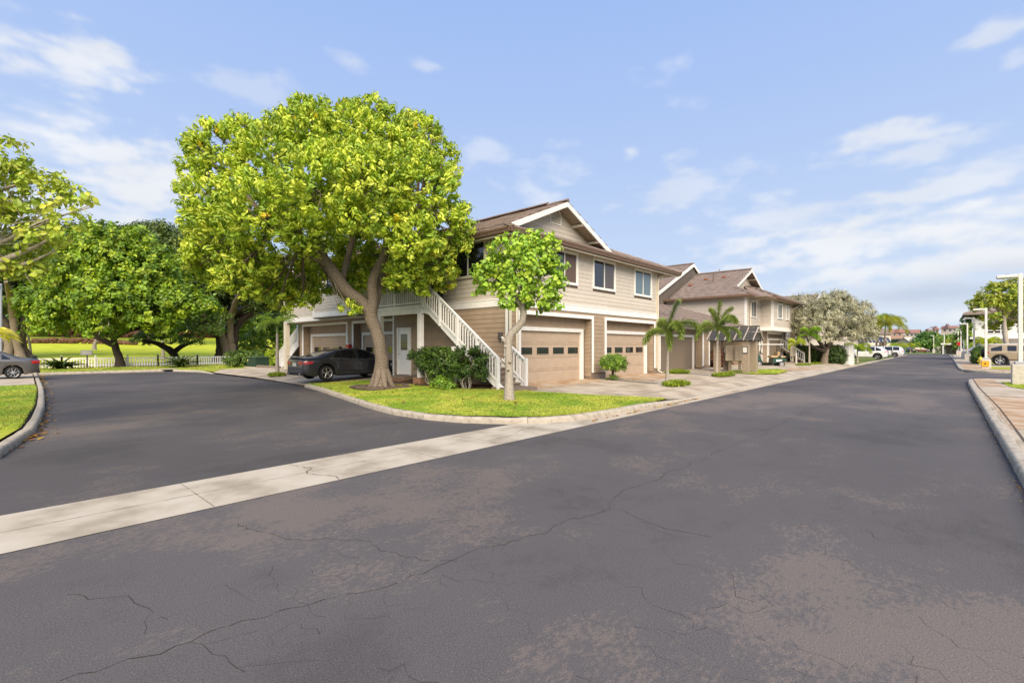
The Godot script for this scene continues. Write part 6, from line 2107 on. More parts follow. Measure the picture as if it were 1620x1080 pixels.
	palm("slim young palm in the island behind the dark sedan", Vector3(-27.4, lot(Vector2(-27.4, -10.95)), -10.95), 2.35, 0.14, [[2.3, 0.8, 1.5, 1.0], [-0.6, 0.7, 1.6, 1.0], [0.6, 1.0, 1.4, 0.9], [3.6, 0.6, 1.8, 0.9], [5.2, 0.5, 1.7, 0.9], [1.6, 1.2, 1.0, 0.8], [4.4, 0.9, 1.2, 0.8]], false, 1.35, Color(0.15, 0.22, 0.03), "", null, true, Vector3.ZERO, 0.5, 22)

	cover_patch("bright green ground cover round the nearest foxtail palm", Vector2(-8.2, -19.0), 0.42, 0.85, 0.14, lot(Vector2(-8.3, -19)), 900)
	cover_patch("bright green ground cover round the palm by the mailbox shelter", Vector2(-8.8, -26.3), 0.45, 0.95, 0.14, lot(Vector2(-8.9, -26)), 800)
	cover_patch("bright green ground cover against the wall at the downspout", Vector2(-11.2, -26.3), 0.55, 0.95, 0.16, 0.26, 700)
	cover_patch("bright green ground cover round the young palm behind the sedan", Vector2(-27.0, -10.75), 0.55, 0.4, 0.12, 0.17, 500)
	cover_patch("bright green ground cover beside the golf cart", Vector2(-9.0, -46.4), 0.5, 1.3, 0.16, 0.13, 600)
	cover_patch("bright green ground cover round the slim palm before the hedge", Vector2(-8.8, -50.4), 0.5, 1.5, 0.15, 0.12, 600)
	cover_patch("low green strip of ground cover behind the golf cart front", Vector2(-11.2, -44.2), 0.4, 1.4, 0.15, 0.2, 400)
	cover_patch("low green ground cover where the driveway meets the white wall", Vector2(-7.6, -56.0), 0.5, 1.2, 0.12, 0.08, 400)
	# grass island at the mailbox shelter
	var isl := PackedVector2Array([Vector2(-8.2, -29.2), Vector2(-7.3, -31.0), Vector2(-7.5, -34.5), Vector2(-8.6, -36.5), Vector2(-9.6, -34), Vector2(-9.8, -30)])
	var g := G.new()
	g.sheet(isl, func(p: Vector2) -> float: return lot(p) + 0.02, 0.7)
	struct("lawn", g, M.lawn, "small grass island at the feet of the mailbox shelter")
	turf(isl, func(p: Vector2) -> float: return lot(p) + 0.02, 2600, "grass blades at the mailbox shelter", 0.06, 0.2)
	# --- red and green plants by the tan wall
	var ti := [sprig(61, 9, 0.24, 0.08, 0.1, 1.0, 0.2, M.leaf_dark, 0.4, 0.25)]
	t = thing("shrub", "dark red leafed shrub against the tan wall left of the mailbox shelter", "shrub", Vector3(-12.6, 0.25, -36.5))
	crown(t, [lump(0, 0.5, 0, 0.9, 0.5, 1.0), lump(0.4, 0.4, 1.0, 0.7, 0.42, 0.7), lump(-0.2, 0.85, -0.7, 0.5, 0.4, 0.5)], ti, 22.0, [[Color(0.07, 0.018, 0.012), 4], [Color(0.035, 0.01, 0.01), 3], [Color(0.11, 0.05, 0.015), 2]], 1.0, 0.1, 0.4)
	strap_plant("strap_plant", "tall green strap leafed plant at the corner of the garage wing", "plant", Vector3(-13.2, 0.25, -34.3), 22, 1.9, 0.09, Color(0.13, 0.22, 0.03), 0.25, M.leaf, "", 1.15)
	# --- lilies and yellow green plants along the fence
	strap_plant("strap_plant", "dark spiky lily clump left of the leaning palm trunk by the fence", "plant", Vector3(-46.4, 0.15, -3.7), 62, 1.75, 0.2, Color(0.045, 0.075, 0.02), 0.3, M.leaf_dark, "dark lilies along the fence", 0.62)
	strap_plant("strap_plant", "dark spiky lily clump in front of the white fence panel", "plant", Vector3(-43.9, 0.15, -10.3), 74, 1.7, 0.18, Color(0.055, 0.085, 0.025), 0.3, M.leaf_dark, "dark lilies along the fence", 0.72)
	strap_plant("strap_plant", "yellow green broad leafed plant behind the green utility box", "plant", Vector3(-41.8, 0.15, -15.2), 30, 2.1, 0.3, Color(0.32, 0.4, 0.03), 0.25, M.leaf, "yellow green plants by the utility box", 0.85)
	strap_plant("strap_plant", "yellow green broad leafed plant right of the green utility box", "plant", Vector3(-40.3, 0.15, -16.0), 24, 1.6, 0.24, Color(0.28, 0.36, 0.03), 0.25, M.leaf, "yellow green plants by the utility box", 0.6)
	t = thing("hedge", "dark clipped hedge beside the green utility box", "hedge", Vector3(-40.6, 0.15, -13.6))
	crown(t, [lump(0, 0.55, 0, 0.7, 0.6, 0.75), lump(-0.4, 0.6, 0.5, 0.6, 0.55, 0.6), lump(0.1, 0.5, -0.9, 0.7, 0.6, 0.6)], gloss, 30.0, [[Color(0.05, 0.09, 0.016), 3], [Color(0.08, 0.13, 0.02), 2]], 1.6, 0.0, 0.4, 0.9, -0.9)
	FAR_PLANTS(gloss, dark_leaf)
func CROWN_BIG() -> Array:
	return [lump(-3.85, 8.45, 4.24, 1.14), lump(-3.30, 6.54, 4.69, 1.10), lump(-3.59, 5.05, 4.42, 1.06), lump(-2.37, 4.55, 3.72, 0.84), lump(-0.76, 5.78, 4.01, 1.28), lump(-2.05, 8.14, 3.29, 1.28), lump(-1.54, 9.02, 2.02, 1.23), lump(0.76, 6.52, 2.90, 1.41), lump(-0.35, 5.27, 2.83, 0.88), lump(-3.77, 4.20, 2.56, 0.70), lump(-0.19, 9.02, 1.07, 1.19), lump(1.81, 6.82, 1.55, 1.32), lump(1.63, 5.67, 1.85, 0.88), lump(0.76, 8.88, -0.60, 1.06), lump(2.14, 6.98, -0.23, 1.23), lump(2.30, 5.99, -0.92, 0.97), lump(2.52, 5.08, 0.37, 0.97), lump(1.66, 4.76, -1.15, 0.84), lump(1.21, 4.06, -0.19, 0.70), lump(1.07, 3.89, -1.56, 0.62), lump(-0.84, 9.92, -0.91, 1.10), lump(-2.21, 10.42, 0.33, 0.97), lump(-2.57, 10.12, 1.74, 0.88), lump(-1.82, 7.24, -0.96, 1.50), lump(-4.00, 7.06, 0.61, 1.50), lump(-5.92, 7.33, 2.35, 1.41), lump(-5.83, 4.97, 3.20, 1.14), lump(-3.62, 4.43, 0.26, 0.97), lump(-2.54, 4.48, -1.12, 0.97), lump(-1.12, 5.35, -2.00, 1.06), lump(-4.54, 8.84, 4.87, 0.44), lump(2.84, 5.95, -1.40, 0.48), lump(-0.51, 2.86, 1.09, 0.35, 0.26), lump(-3.10, 3.31, 1.54, 0.48), lump(-5.58, 6.09, 4.46, 0.70), lump(0.89, 9.60, -1.26, 0.70), lump(-4.24, 9.52, 3.39, 0.75), lump(1.80, 7.88, -1.27, 0.79), lump(-3.64, 10.03, 2.03, 0.79), lump(-0.77, 10.50, -0.03, 0.66), lump(-2.64, 10.81, 1.80, 0.35, 0.26), lump(-2.28, 10.89, 1.07, 0.31, 0.22), lump(-1.29, 10.74, 0.45, 0.31, 0.25), lump(-0.38, 10.70, -0.38, 0.31, 0.23), lump(0.63, 10.22, -1.02, 0.37, 0.26), lump(1.23, 9.72, -1.43, 0.35, 0.26), lump(1.85, 8.77, -1.58, 0.35), lump(-4.21, 9.40, 4.44, 0.35, 0.25), lump(-4.61, 8.70, 5.07, 0.25, 0.18), lump(-4.06, 9.93, 3.77, 0.26, 0.18), lump(-4.67, 8.03, 5.13, 0.31), lump(-4.60, 7.14, 5.20, 0.31), lump(-4.52, 6.13, 5.13, 0.31), lump(2.88, 6.35, -1.57, 0.26), lump(3.00, 5.55, -1.55, 0.28), lump(2.69, 5.03, -1.54, 0.31), lump(2.15, 4.16, -1.32, 0.31), lump(-4.08, 4.43, 4.86, 0.35, 0.26), lump(-3.51, 3.65, 4.34, 0.35, 0.26), lump(-3.02, 3.35, 3.49, 0.35, 0.26), lump(-2.99, 2.95, 2.53, 0.35, 0.26), lump(1.26, 3.56, -0.78, 0.31, 0.26), lump(-4.16, 4.33, 1.69, 1.01), lump(-3.52, 5.04, 0.58, 1.14), lump(-3.09, 5.14, -0.62, 1.06), lump(-3.24, 3.76, 0.05, 0.53, 0.40), lump(-4.59, 4.35, 3.71, 0.97), lump(-3.88, 4.61, 4.68, 0.84), lump(-2.94, 3.85, 3.83, 0.75, 0.62), lump(-3.17, 3.61, 2.68, 0.75, 0.57), lump(-3.49, 3.54, 1.49, 0.66, 0.53), lump(-2.15, 4.21, -1.47, 0.84, 0.70), lump(-2.21, 5.98, -0.07, 1.06), lump(-0.64, 4.32, -1.35, 0.79), lump(1.26, 4.19, -1.86, 0.62), lump(-2.92, 5.83, 4.62, 0.88), lump(-0.78, 6.15, 3.22, 0.97), lump(1.83, 5.73, 0.86, 0.88), lump(1.96, 7.48, 0.47, 0.97), lump(0.60, 7.62, 1.97, 0.97)]

func CROWN_SMALL() -> Array:
	return [lump(0.22, 3.68, -0.19, 0.72), lump(-0.18, 3.48, 0.30, 0.55), lump(0.69, 3.51, -0.75, 0.50), lump(0.59, 4.11, -0.39, 0.55), lump(0.15, 3.98, 0.27, 0.55), lump(-0.51, 3.25, 0.20, 0.40), lump(0.26, 2.94, 0.04, 0.48), lump(0.53, 2.97, -0.61, 0.48), lump(-0.51, 3.57, 0.60, 0.24), lump(0.95, 4.32, -0.59, 0.28), lump(0.78, 3.82, -1.11, 0.26), lump(0.19, 4.38, -0.44, 0.35), lump(-0.25, 2.80, 0.36, 0.25), lump(0.82, 2.82, -0.88, 0.25)]

func CROWN_MID() -> Array:
	return [lump(1.32, 8.55, 0.54, 2.00), lump(-0.44, 7.22, 2.13, 2.30), lump(1.84, 7.37, -1.28, 2.30), lump(2.60, 5.22, 0.72, 2.40), lump(-1.14, 4.38, 2.76, 1.80), lump(3.42, 4.47, -1.37, 1.90), lump(-2.89, 3.36, 3.67, 1.30), lump(1.92, 3.01, 1.34, 1.20, 0.90), lump(3.46, 4.94, -2.75, 1.70), lump(4.22, 4.79, -4.11, 1.20, 0.80), lump(-4.23, 4.94, 4.21, 1.40), lump(-2.74, 9.63, 1.51, 1.60), lump(-0.58, 9.63, -1.11, 1.50), lump(4.95, 4.59, -4.77, 0.70, 0.50), lump(2.74, 2.99, -2.10, 1.00, 0.80), lump(-2.16, 7.17, -0.36, 2.40), lump(-4.04, 6.53, 2.69, 1.80), lump(0.69, 7.17, -2.94, 1.60)]

func CROWN_BANYAN() -> Array:
	return [lump(-5.00, 9.73, 3.50, 2.80), lump(-1.05, 10.31, 1.28, 2.80), lump(2.78, 8.91, -0.84, 2.80), lump(5.03, 7.10, -2.87, 2.10), lump(-0.09, 6.86, 3.11, 2.20, 1.60), lump(0.33, 6.97, 0.03, 2.30, 1.60), lump(3.31, 5.86, -2.66, 1.60, 1.10), lump(4.27, 6.45, -4.89, 1.60, 1.20), lump(-8.37, 11.91, 3.86, 2.30), lump(-5.44, 11.91, 1.21, 2.30), lump(-1.25, 5.63, 0.11, 1.50, 0.80), lump(-9.34, 8.10, 4.74, 2.40)]

func CROWN_BANYAN_LEFT() -> Array:
	return [lump(0.68, 9.20, -0.01, 3.00), lump(0.61, 10.50, -2.64, 3.00), lump(0.77, 11.41, -5.49, 2.80), lump(1.16, 11.28, -8.54, 2.80), lump(-0.22, 5.39, 0.80, 2.00, 1.40), lump(-0.33, 6.58, -1.80, 2.30, 1.60), lump(1.26, 12.52, -11.33, 2.60), lump(-2.24, 7.69, 2.63, 3.00), lump(-0.70, 8.26, -4.16, 2.80), lump(-0.06, 12.94, -10.14, 1.80)]

func CROWN_LOW() -> Array:
	return [lump(-0.41, 2.69, 1.65, 1.20, 0.60), lump(2.62, 3.52, 0.26, 1.50, 0.70), lump(3.37, 3.16, -1.77, 1.30, 0.60), lump(3.25, 2.22, -0.31, 1.10, 0.40), lump(-1.06, 4.20, 0.89, 1.30, 0.70), lump(2.89, 4.49, -2.68, 1.10, 0.70), lump(2.94, 4.43, -1.38, 1.20, 0.70), lump(-1.89, 2.12, 2.32, 0.80, 0.40)]

func LEFT_TREE(t: Node3D) -> void:
	limb(t, "trunk", [Vector3(0.1, -0.15, 0), Vector3(0.05, 0.8, 0), Vector3(0.1, 1.8, -0.1), Vector3(-0.27, 2.35, -0.52)], [0.36, 0.26, 0.22, 0.18], M.bark, 14)
	limb(t, "limb", [Vector3(-0.27, 2.35, -0.52), Vector3(-0.28, 2.89, -1.46), Vector3(-0.34, 3.29, -1.95), Vector3(0.06, 3.59, -2.43), Vector3(0.65, 3.96, -2.84)], [0.17, 0.09, 0.06, 0.035, 0.012], M.bark_pale, 9)
	limb(t, "limb", [Vector3(-0.28, 2.89, -1.46), Vector3(-0.48, 3.13, -1.95), Vector3(-0.18, 3.30, -2.36), Vector3(0.18, 3.53, -2.68)], [0.08, 0.05, 0.035, 0.01], M.bark_pale, 9)
	limb(t, "limb", [Vector3(-0.27, 2.80, -0.66), Vector3(-0.45, 3.36, -1.30), Vector3(-0.34, 3.64, -1.95), Vector3(0.37, 4.01, -2.45), Vector3(1.10, 4.30, -3.11)], [0.12, 0.06, 0.04, 0.02, 0.008], M.bark_pale, 9)
	limb(t, "limb", [Vector3(-0.27, 2.80, -0.66), Vector3(-0.76, 4.01, -1.29), Vector3(-0.63, 4.74, -1.95), Vector3(-0.35, 4.94, -2.47)], [0.12, 0.07, 0.04, 0.01], M.bark_pale, 9)
	var lumps := [lump(-0.30, 4.71, -2.12, 0.62), lump(0.35, 4.34, -2.44, 0.50), lump(0.40, 4.15, -2.74, 0.42, 0.30), lump(1.08, 4.34, -3.09, 0.28, 0.12), lump(0.56, 4.56, -2.89, 0.30, 0.16), lump(-0.35, 3.92, -2.20, 0.50), lump(0.17, 3.61, -2.53, 0.40, 0.28), lump(-0.73, 3.26, -2.13, 0.45, 0.32), lump(-0.28, 2.96, -2.40, 0.35, 0.22), lump(-1.11, 5.43, -2.05, 0.40), lump(-0.61, 4.94, -2.51, 0.40, 0.30), lump(-0.90, 4.71, -1.57, 0.90), lump(-0.90, 3.46, -1.57, 0.80), lump(-0.80, 4.19, -0.98, 1.20), lump(-0.51, 3.04, -0.57, 1.20), lump(-0.68, 4.83, -0.42, 1.30), lump(0.72, 3.74, -2.63, 0.20, 0.14)]
	twigs(t, Vector3(-0.52, 3.56, -1.78), lumps.slice(0, 11), M.bark_pale, 3, 0.022)
	var leaves := [sprig(71, 7, 0.14, 0.12, 0.4, 0.8, 0.26, M.leaf, 0.4, 0.4), sprig(72, 7, 0.125, 0.11, 0.5, 0.8, 0.24, M.leaf, 0.5, 0.4)]
	crown(t, lumps, leaves, 14.0, [[Color(0.25, 0.3, 0.035), 4], [Color(0.19, 0.25, 0.025), 3], [Color(0.33, 0.35, 0.05), 2], [Color(0.5, 0.33, 0.02), 0.06]], 0.9, 0.22, 0.42)

func ARECA() -> void:
	palm("yellow leaved palm reaching in at the left edge above the silver sedan", Vector3(-20.71, 0.14, 0.54), 1.25, 0.09, [[-0.7, 0.75, 1.5, 1.15], [-0.45, 0.5, 1.3, 1.0], [0.6, 0.8, 1.5, 1.0], [2.2, 0.8, 1.6, 1.0], [3.6, 0.7, 1.6, 1.0], [4.9, 0.9, 1.5, 1.0]], false, 1.55, Color(0.36, 0.33, 0.03), "", M.bark_pale, true, Vector3.ZERO, 0.42, 30)

func MASSES(dark_leaf: Array, mid_leaf: Array) -> void:
	var t: Node3D
	var l: Array
	t = thing("shade_tree", "rounded green bush tree behind the young palm left of the house", "tree", Vector3(-53.86, 0.00, -21.39))
	limb(t, "trunk", [Vector3(0, -0.2, 0), Vector3(0.1, 0.76, 0.05), Vector3(0.0, 1.51, 0.1)], [0.39, 0.30, 0.21], M.bark_dark, 9)
	l = [lump(0.70, 3.67, -0.63, 1.80), lump(-0.57, 2.64, 0.52, 1.60), lump(3.72, 2.28, -0.67, 1.60), lump(-3.98, 1.96, 0.91, 1.50)]
	twigs(t, Vector3(0, 1.36, 0), l, M.bark_dark, 2, 0.12)
	crown(t, l, mid_leaf, 7.5, [[Color(0.075, 0.13, 0.018), 4], [Color(0.11, 0.18, 0.022), 3], [Color(0.16, 0.22, 0.03), 2]], 1.10, 0.10, 0.45)
	t = thing("shade_tree", "taller green tree behind the yellow green plants", "tree", Vector3(-65.05, 0.41, -24.07))
	limb(t, "trunk", [Vector3(0, -0.2, 0), Vector3(0.1, 1.49, 0.05), Vector3(0.0, 2.98, 0.1)], [0.39, 0.30, 0.21], M.bark_dark, 9)
	l = [lump(0.79, 4.73, 1.31, 2.20), lump(0.46, 5.26, -1.09, 2.00), lump(-0.68, 3.55, 2.64, 1.90), lump(-0.38, 6.06, -3.03, 1.80)]
	twigs(t, Vector3(0, 2.68, 0), l, M.bark_dark, 2, 0.12)
	crown(t, l, mid_leaf, 5.0, [[Color(0.075, 0.13, 0.018), 4], [Color(0.11, 0.18, 0.022), 3], [Color(0.16, 0.22, 0.03), 2]], 1.40, 0.10, 0.45)
	t = thing("shade_tree", "light green shrub under the banyan right of its trunks", "tree", Vector3(-50.82, 0.00, -19.41))
	limb(t, "trunk", [Vector3(0, -0.2, 0), Vector3(0.1, 0.40, 0.05), Vector3(0.0, 0.80, 0.1)], [0.13, 0.10, 0.07], M.bark_dark, 9)
	l = [lump(-3.46, 0.96, 1.11, 1.00), lump(-1.18, 0.59, 0.39, 0.90), lump(1.28, 0.68, -0.49, 1.00), lump(3.23, 0.39, -0.91, 0.80)]
	twigs(t, Vector3(0, 0.70, 0), l, M.bark_dark, 2, 0.04)
	crown(t, l, mid_leaf, 11.0, [[Color(0.15, 0.2, 0.02), 4], [Color(0.22, 0.26, 0.03), 3], [Color(0.1, 0.15, 0.02), 2]], 0.90, 0.10, 0.45)
	t = thing("shade_tree", "dark tree standing behind the rock wall, left", "tree", Vector3(-139.95, 4.75, -8.20))
	limb(t, "trunk", [Vector3(0, -0.2, 0), Vector3(0.1, 0.73, 0.05), Vector3(0.0, 1.46, 0.1)], [0.39, 0.30, 0.21], M.bark_dark, 9)
	l = [lump(-0.32, 2.66, 0.29, 4.00), lump(1.85, 3.44, -4.37, 4.20), lump(-1.34, 3.19, 3.91, 4.20)]
	twigs(t, Vector3(0, 1.31, 0), l, M.bark_dark, 2, 0.12)
	crown(t, l, dark_leaf, 2.0, [[Color(0.04, 0.07, 0.014), 4], [Color(0.06, 0.1, 0.018), 3], [Color(0.09, 0.13, 0.022), 2]], 2.20, 0.10, 0.45)
	t = thing("shade_tree", "dark tree standing behind the rock wall, middle", "tree", Vector3(-130.99, 4.23, -22.60))
	limb(t, "trunk", [Vector3(0, -0.2, 0), Vector3(0.1, 1.18, 0.05), Vector3(0.0, 2.36, 0.1)], [0.39, 0.30, 0.21], M.bark_dark, 9)
	l = [lump(-3.73, 3.68, 4.28, 4.40), lump(0.83, 4.09, 0.14, 4.20), lump(2.98, 3.80, -4.50, 4.20)]
	twigs(t, Vector3(0, 2.12, 0), l, M.bark_dark, 2, 0.12)
	crown(t, l, dark_leaf, 2.0, [[Color(0.04, 0.07, 0.014), 4], [Color(0.06, 0.1, 0.018), 3], [Color(0.09, 0.13, 0.022), 2]], 2.20, 0.10, 0.45)
	t = thing("shade_tree", "dark tree standing behind the rock wall, right", "tree", Vector3(-117.08, 3.43, -38.34))
	limb(t, "trunk", [Vector3(0, -0.2, 0), Vector3(0.1, 1.62, 0.05), Vector3(0.0, 3.23, 0.1)], [0.39, 0.30, 0.21], M.bark_dark, 9)
	l = [lump(-5.76, 4.60, 6.56, 4.20), lump(-1.10, 5.01, 2.35, 4.20), lump(1.41, 4.71, -2.62, 4.20), lump(5.62, 4.43, -6.44, 4.00)]
	twigs(t, Vector3(0, 2.91, 0), l, M.bark_dark, 2, 0.12)
	crown(t, l, dark_leaf, 2.0, [[Color(0.04, 0.07, 0.014), 4], [Color(0.06, 0.1, 0.018), 3], [Color(0.09, 0.13, 0.022), 2]], 2.20, 0.10, 0.45)
	t = thing("shade_tree", "tall hazy green tree glimpsed over the bushes left of the house", "tree", Vector3(-113.85, 3.24, -46.21))
	limb(t, "trunk", [Vector3(0, -0.2, 0), Vector3(0.1, 2.61, 0.05), Vector3(0.0, 5.22, 0.1)], [0.39, 0.30, 0.21], M.bark_dark, 9)
	l = [lump(0.33, 7.63, 0.60, 3.50), lump(1.54, 6.76, -3.19, 3.20), lump(-1.82, 6.18, 2.54, 3.20)]
	twigs(t, Vector3(0, 4.70, 0), l, M.bark_dark, 2, 0.12)
	crown(t, l, mid_leaf, 2.2, [[Color(0.075, 0.13, 0.018), 4], [Color(0.11, 0.18, 0.022), 3], [Color(0.16, 0.22, 0.03), 2]], 2.00, 0.10, 0.45)
	t = thing("shade_tree", "dark tree behind the far left banyan", "tree", Vector3(-110.81, 3.06, -2.21))
	limb(t, "trunk", [Vector3(0, -0.2, 0), Vector3(0.1, 3.50, 0.05), Vector3(0.0, 7.01, 0.1)], [0.39, 0.30, 0.21], M.bark_dark, 9)
	l = [lump(1.22, 9.35, 0.25, 4.50), lump(1.40, 9.77, -3.96, 4.50), lump(-2.44, 8.36, 3.57, 4.50)]
	twigs(t, Vector3(0, 6.31, 0), l, M.bark_dark, 2, 0.12)
	crown(t, l, dark_leaf, 2.0, [[Color(0.04, 0.07, 0.014), 4], [Color(0.06, 0.1, 0.018), 3], [Color(0.09, 0.13, 0.022), 2]], 2.00, 0.10, 0.45)
	t = thing("shade_tree", "dark tree filling the gap behind the green tree", "tree", Vector3(-98.64, 2.36, -18.62))
	limb(t, "trunk", [Vector3(0, -0.2, 0), Vector3(0.1, 2.83, 0.05), Vector3(0.0, 5.65, 0.1)], [0.39, 0.30, 0.21], M.bark_dark, 9)
	l = [lump(-6.55, 10.76, 5.94, 4.50), lump(-1.87, 11.81, 1.70, 4.50), lump(2.81, 10.76, -2.54, 4.50), lump(5.15, 7.60, -4.66, 3.60), lump(0.47, 6.55, -0.42, 3.00)]
	twigs(t, Vector3(0, 5.09, 0), l, M.bark_dark, 2, 0.12)
	crown(t, l, dark_leaf, 1.8, [[Color(0.04, 0.07, 0.014), 4], [Color(0.06, 0.1, 0.018), 3], [Color(0.09, 0.13, 0.022), 2]], 2.00, 0.10, 0.45)
	ARECA()

func FAR_PLANTS(gloss: Array, dark_leaf: Array) -> void:
	var t: Node3D
	var l: Array
	var silver := [sprig(81, 11, 0.15, 0.05, 0.1, 1.2, 0.3, M.leaf_silver, 0.2, 0.3), sprig(82, 10, 0.15, 0.05, 0.3, 1.2, 0.28, M.leaf_silver, 0.2, 0.3)]
	var far_leaf := [sprig(83, 8, 0.3, 0.22, 0.3, 1.0, 0.35, M.leaf, 0.3, 0.4), sprig(84, 7, 0.32, 0.22, 0.45, 1.0, 0.35, M.leaf, 0.3, 0.4)]
	t = thing("silver_tree", "grey green silver buttonwood tree with a forked trunk before the white wall", "tree", Vector3(-8.48, 0.08, -52.74))
	limb(t, "trunk", [Vector3(0, -0.1, 0), Vector3(0.05, 0.49, -0.06), Vector3(0.13, 1.08, -0.13), Vector3(0.22, 1.43, -0.21)], [0.36, 0.27, 0.25, 0.22], M.bark, 12)
	limb(t, "limb", [Vector3(0.18, 1.26, -0.17), Vector3(-0.13, 1.85, 0.38), Vector3(-0.55, 2.72, 0.89), Vector3(-0.96, 3.80, 0.58)], [0.20, 0.16, 0.11, 0.05], M.bark_dark, 8)
	limb(t, "limb", [Vector3(0.22, 1.38, -0.21), Vector3(0.47, 1.96, -0.17), Vector3(1.22, 3.01, -0.44), Vector3(1.78, 4.16, -0.55)], [0.20, 0.16, 0.11, 0.05], M.bark_dark, 8)
	limb(t, "limb", [Vector3(0.13, 1.20, -0.13), Vector3(-0.33, 1.44, 0.69), Vector3(-0.85, 1.85, 1.16), Vector3(-1.31, 2.74, 0.90)], [0.20, 0.16, 0.11, 0.05], M.bark_dark, 8)
	limb(t, "limb", [Vector3(0.22, 1.38, -0.21), Vector3(0.14, 2.14, -0.41), Vector3(0.23, 3.62, -0.49)], [0.18, 0.12, 0.06], M.bark_dark, 8)
	l = [lump(0.32, 4.66, 0.10, 1.50), lump(1.70, 4.33, -0.47, 1.50), lump(-1.00, 4.10, 0.62, 1.40), lump(2.71, 3.49, -2.06, 1.05), lump(0.08, 2.99, 1.67, 1.15), lump(1.91, 2.71, -0.67, 1.00, 0.80), lump(0.72, 5.54, -2.28, 1.30), lump(-1.75, 3.24, -0.05, 1.10), lump(1.11, 5.81, -1.28, 0.80), lump(2.38, 4.76, -3.78, 1.10), lump(0.89, 6.47, -1.09, 0.30), lump(3.14, 2.72, -2.45, 0.60), lump(-0.40, 5.79, -1.27, 0.90)]
	twigs(t, Vector3(0.18, 2.44, -0.45), l, M.bark_dark, 3, 0.06)
	crown(t, l, silver, 21.0, [[Color(0.24, 0.235, 0.155), 4], [Color(0.175, 0.175, 0.11), 3], [Color(0.31, 0.305, 0.215), 2]], 1.25, 0.2, 0.42)
	t = thing("shade_tree", "second silver tree with dark limbs behind the far end of the neighbour house", "tree", Vector3(-11.25, 0.10, -55.91))
	limb(t, "trunk", [Vector3(0, -0.2, 0), Vector3(0.1, 1.29, 0.05), Vector3(0.0, 2.58, 0.1)], [0.23, 0.18, 0.13], M.bark_dark, 9)
	l = [lump(-0.08, 3.73, 1.42, 1.20), lump(-0.51, 5.07, 0.46, 1.20), lump(0.03, 5.79, -1.38, 1.30), lump(0.37, 4.48, -1.69, 1.20), lump(0.20, 2.79, 1.17, 0.70)]
	twigs(t, Vector3(0, 2.32, 0), l, M.bark_dark, 2, 0.07)
	crown(t, l, silver, 18.0, [[Color(0.24, 0.235, 0.155), 4], [Color(0.175, 0.175, 0.11), 3], [Color(0.31, 0.305, 0.215), 2]], 1.25, 0.24, 0.45)
	t = thing("hedge", "dark green hedge grown over the white wall behind the silver tree", "hedge", Vector3(-8.6, 0.1, -53.75))
	crown(t, [lump(-1.9, 0.9, 0, 0.8, 0.8, 0.35), lump(-0.9, 0.8, 0.0, 0.9, 0.7, 0.35), lump(0.2, 0.95, 0.0, 0.9, 0.85, 0.35), lump(1.0, 0.8, 0.0, 0.75, 0.85, 0.35), lump(-2.8, 0.7, 0, 0.7, 0.7, 0.3)], gloss, 55.0, [[Color(0.03, 0.055, 0.014), 4], [Color(0.05, 0.085, 0.018), 3]], 1.5, 0.02, 0.3, 0.9, -0.95)
	palm("tall palm with drooping green and yellow fronds nearest the white cars", Vector3(-7.73, 0.05, -100.92), 4.21, 0.26, [[0.30, 1.10, 2.20, 1.00], [0.87, 0.80, 2.00, 1.10], [1.44, 0.45, 1.90, 1.05], [2.01, 0.20, 1.50, 0.95], [2.58, 1.10, 2.20, 1.00], [3.16, 0.80, 2.00, 1.10], [3.73, 0.45, 1.90, 1.05], [4.30, 0.20, 1.50, 0.95], [4.87, 1.10, 2.20, 1.00], [5.44, 0.80, 2.00, 1.10], [6.01, 0.45, 1.90, 1.05], [6.58, 0.20, 1.50, 0.95], [7.15, 1.10, 2.20, 1.00], [7.73, 0.80, 2.00, 1.10]], true, 3.7, Color(0.2, 0.21, 0.02), "tall palms far down the left side", M.bark, true, Vector3(0.2, 0, 0.1), 0.5, 44)
	palm("tall palm close behind the other one near the white cars", Vector3(-9.10, 0.05, -105.07), 4.81, 0.26, [[0.30, 1.10, 2.20, 1.00], [0.93, 0.80, 2.00, 1.10], [1.56, 0.45, 1.90, 1.05], [2.18, 0.20, 1.50, 0.95], [2.81, 1.10, 2.20, 1.00], [3.44, 0.80, 2.00, 1.10], [4.07, 0.45, 1.90, 1.05], [4.70, 0.20, 1.50, 0.95], [5.33, 1.10, 2.20, 1.00], [5.95, 0.80, 2.00, 1.10], [6.58, 0.45, 1.90, 1.05], [7.21, 0.20, 1.50, 0.95], [7.84, 1.10, 2.20, 1.00]], true, 3.7, Color(0.14, 0.19, 0.022), "tall palms far down the left side", M.bark, true, Vector3(0.2, 0, 0.1), 0.5, 44)
	palm("small yellow green palm beside the white wall end", Vector3(-6.88, 0.1, -61.22), 0.92, 0.13, [[0.50, 1.15, 2.00, 1.00], [1.29, 0.70, 1.90, 1.05], [2.07, 0.90, 1.60, 0.90], [2.86, 0.50, 1.80, 1.00], [3.64, 1.15, 2.00, 1.00], [4.43, 0.70, 1.90, 1.05], [5.21, 0.90, 1.60, 0.90], [6.00, 0.50, 1.80, 1.00]], true, 1.5, Color(0.2, 0.26, 0.02), "small palms down the street", M.bark_pale, true, Vector3.ZERO, 0.30, 30)
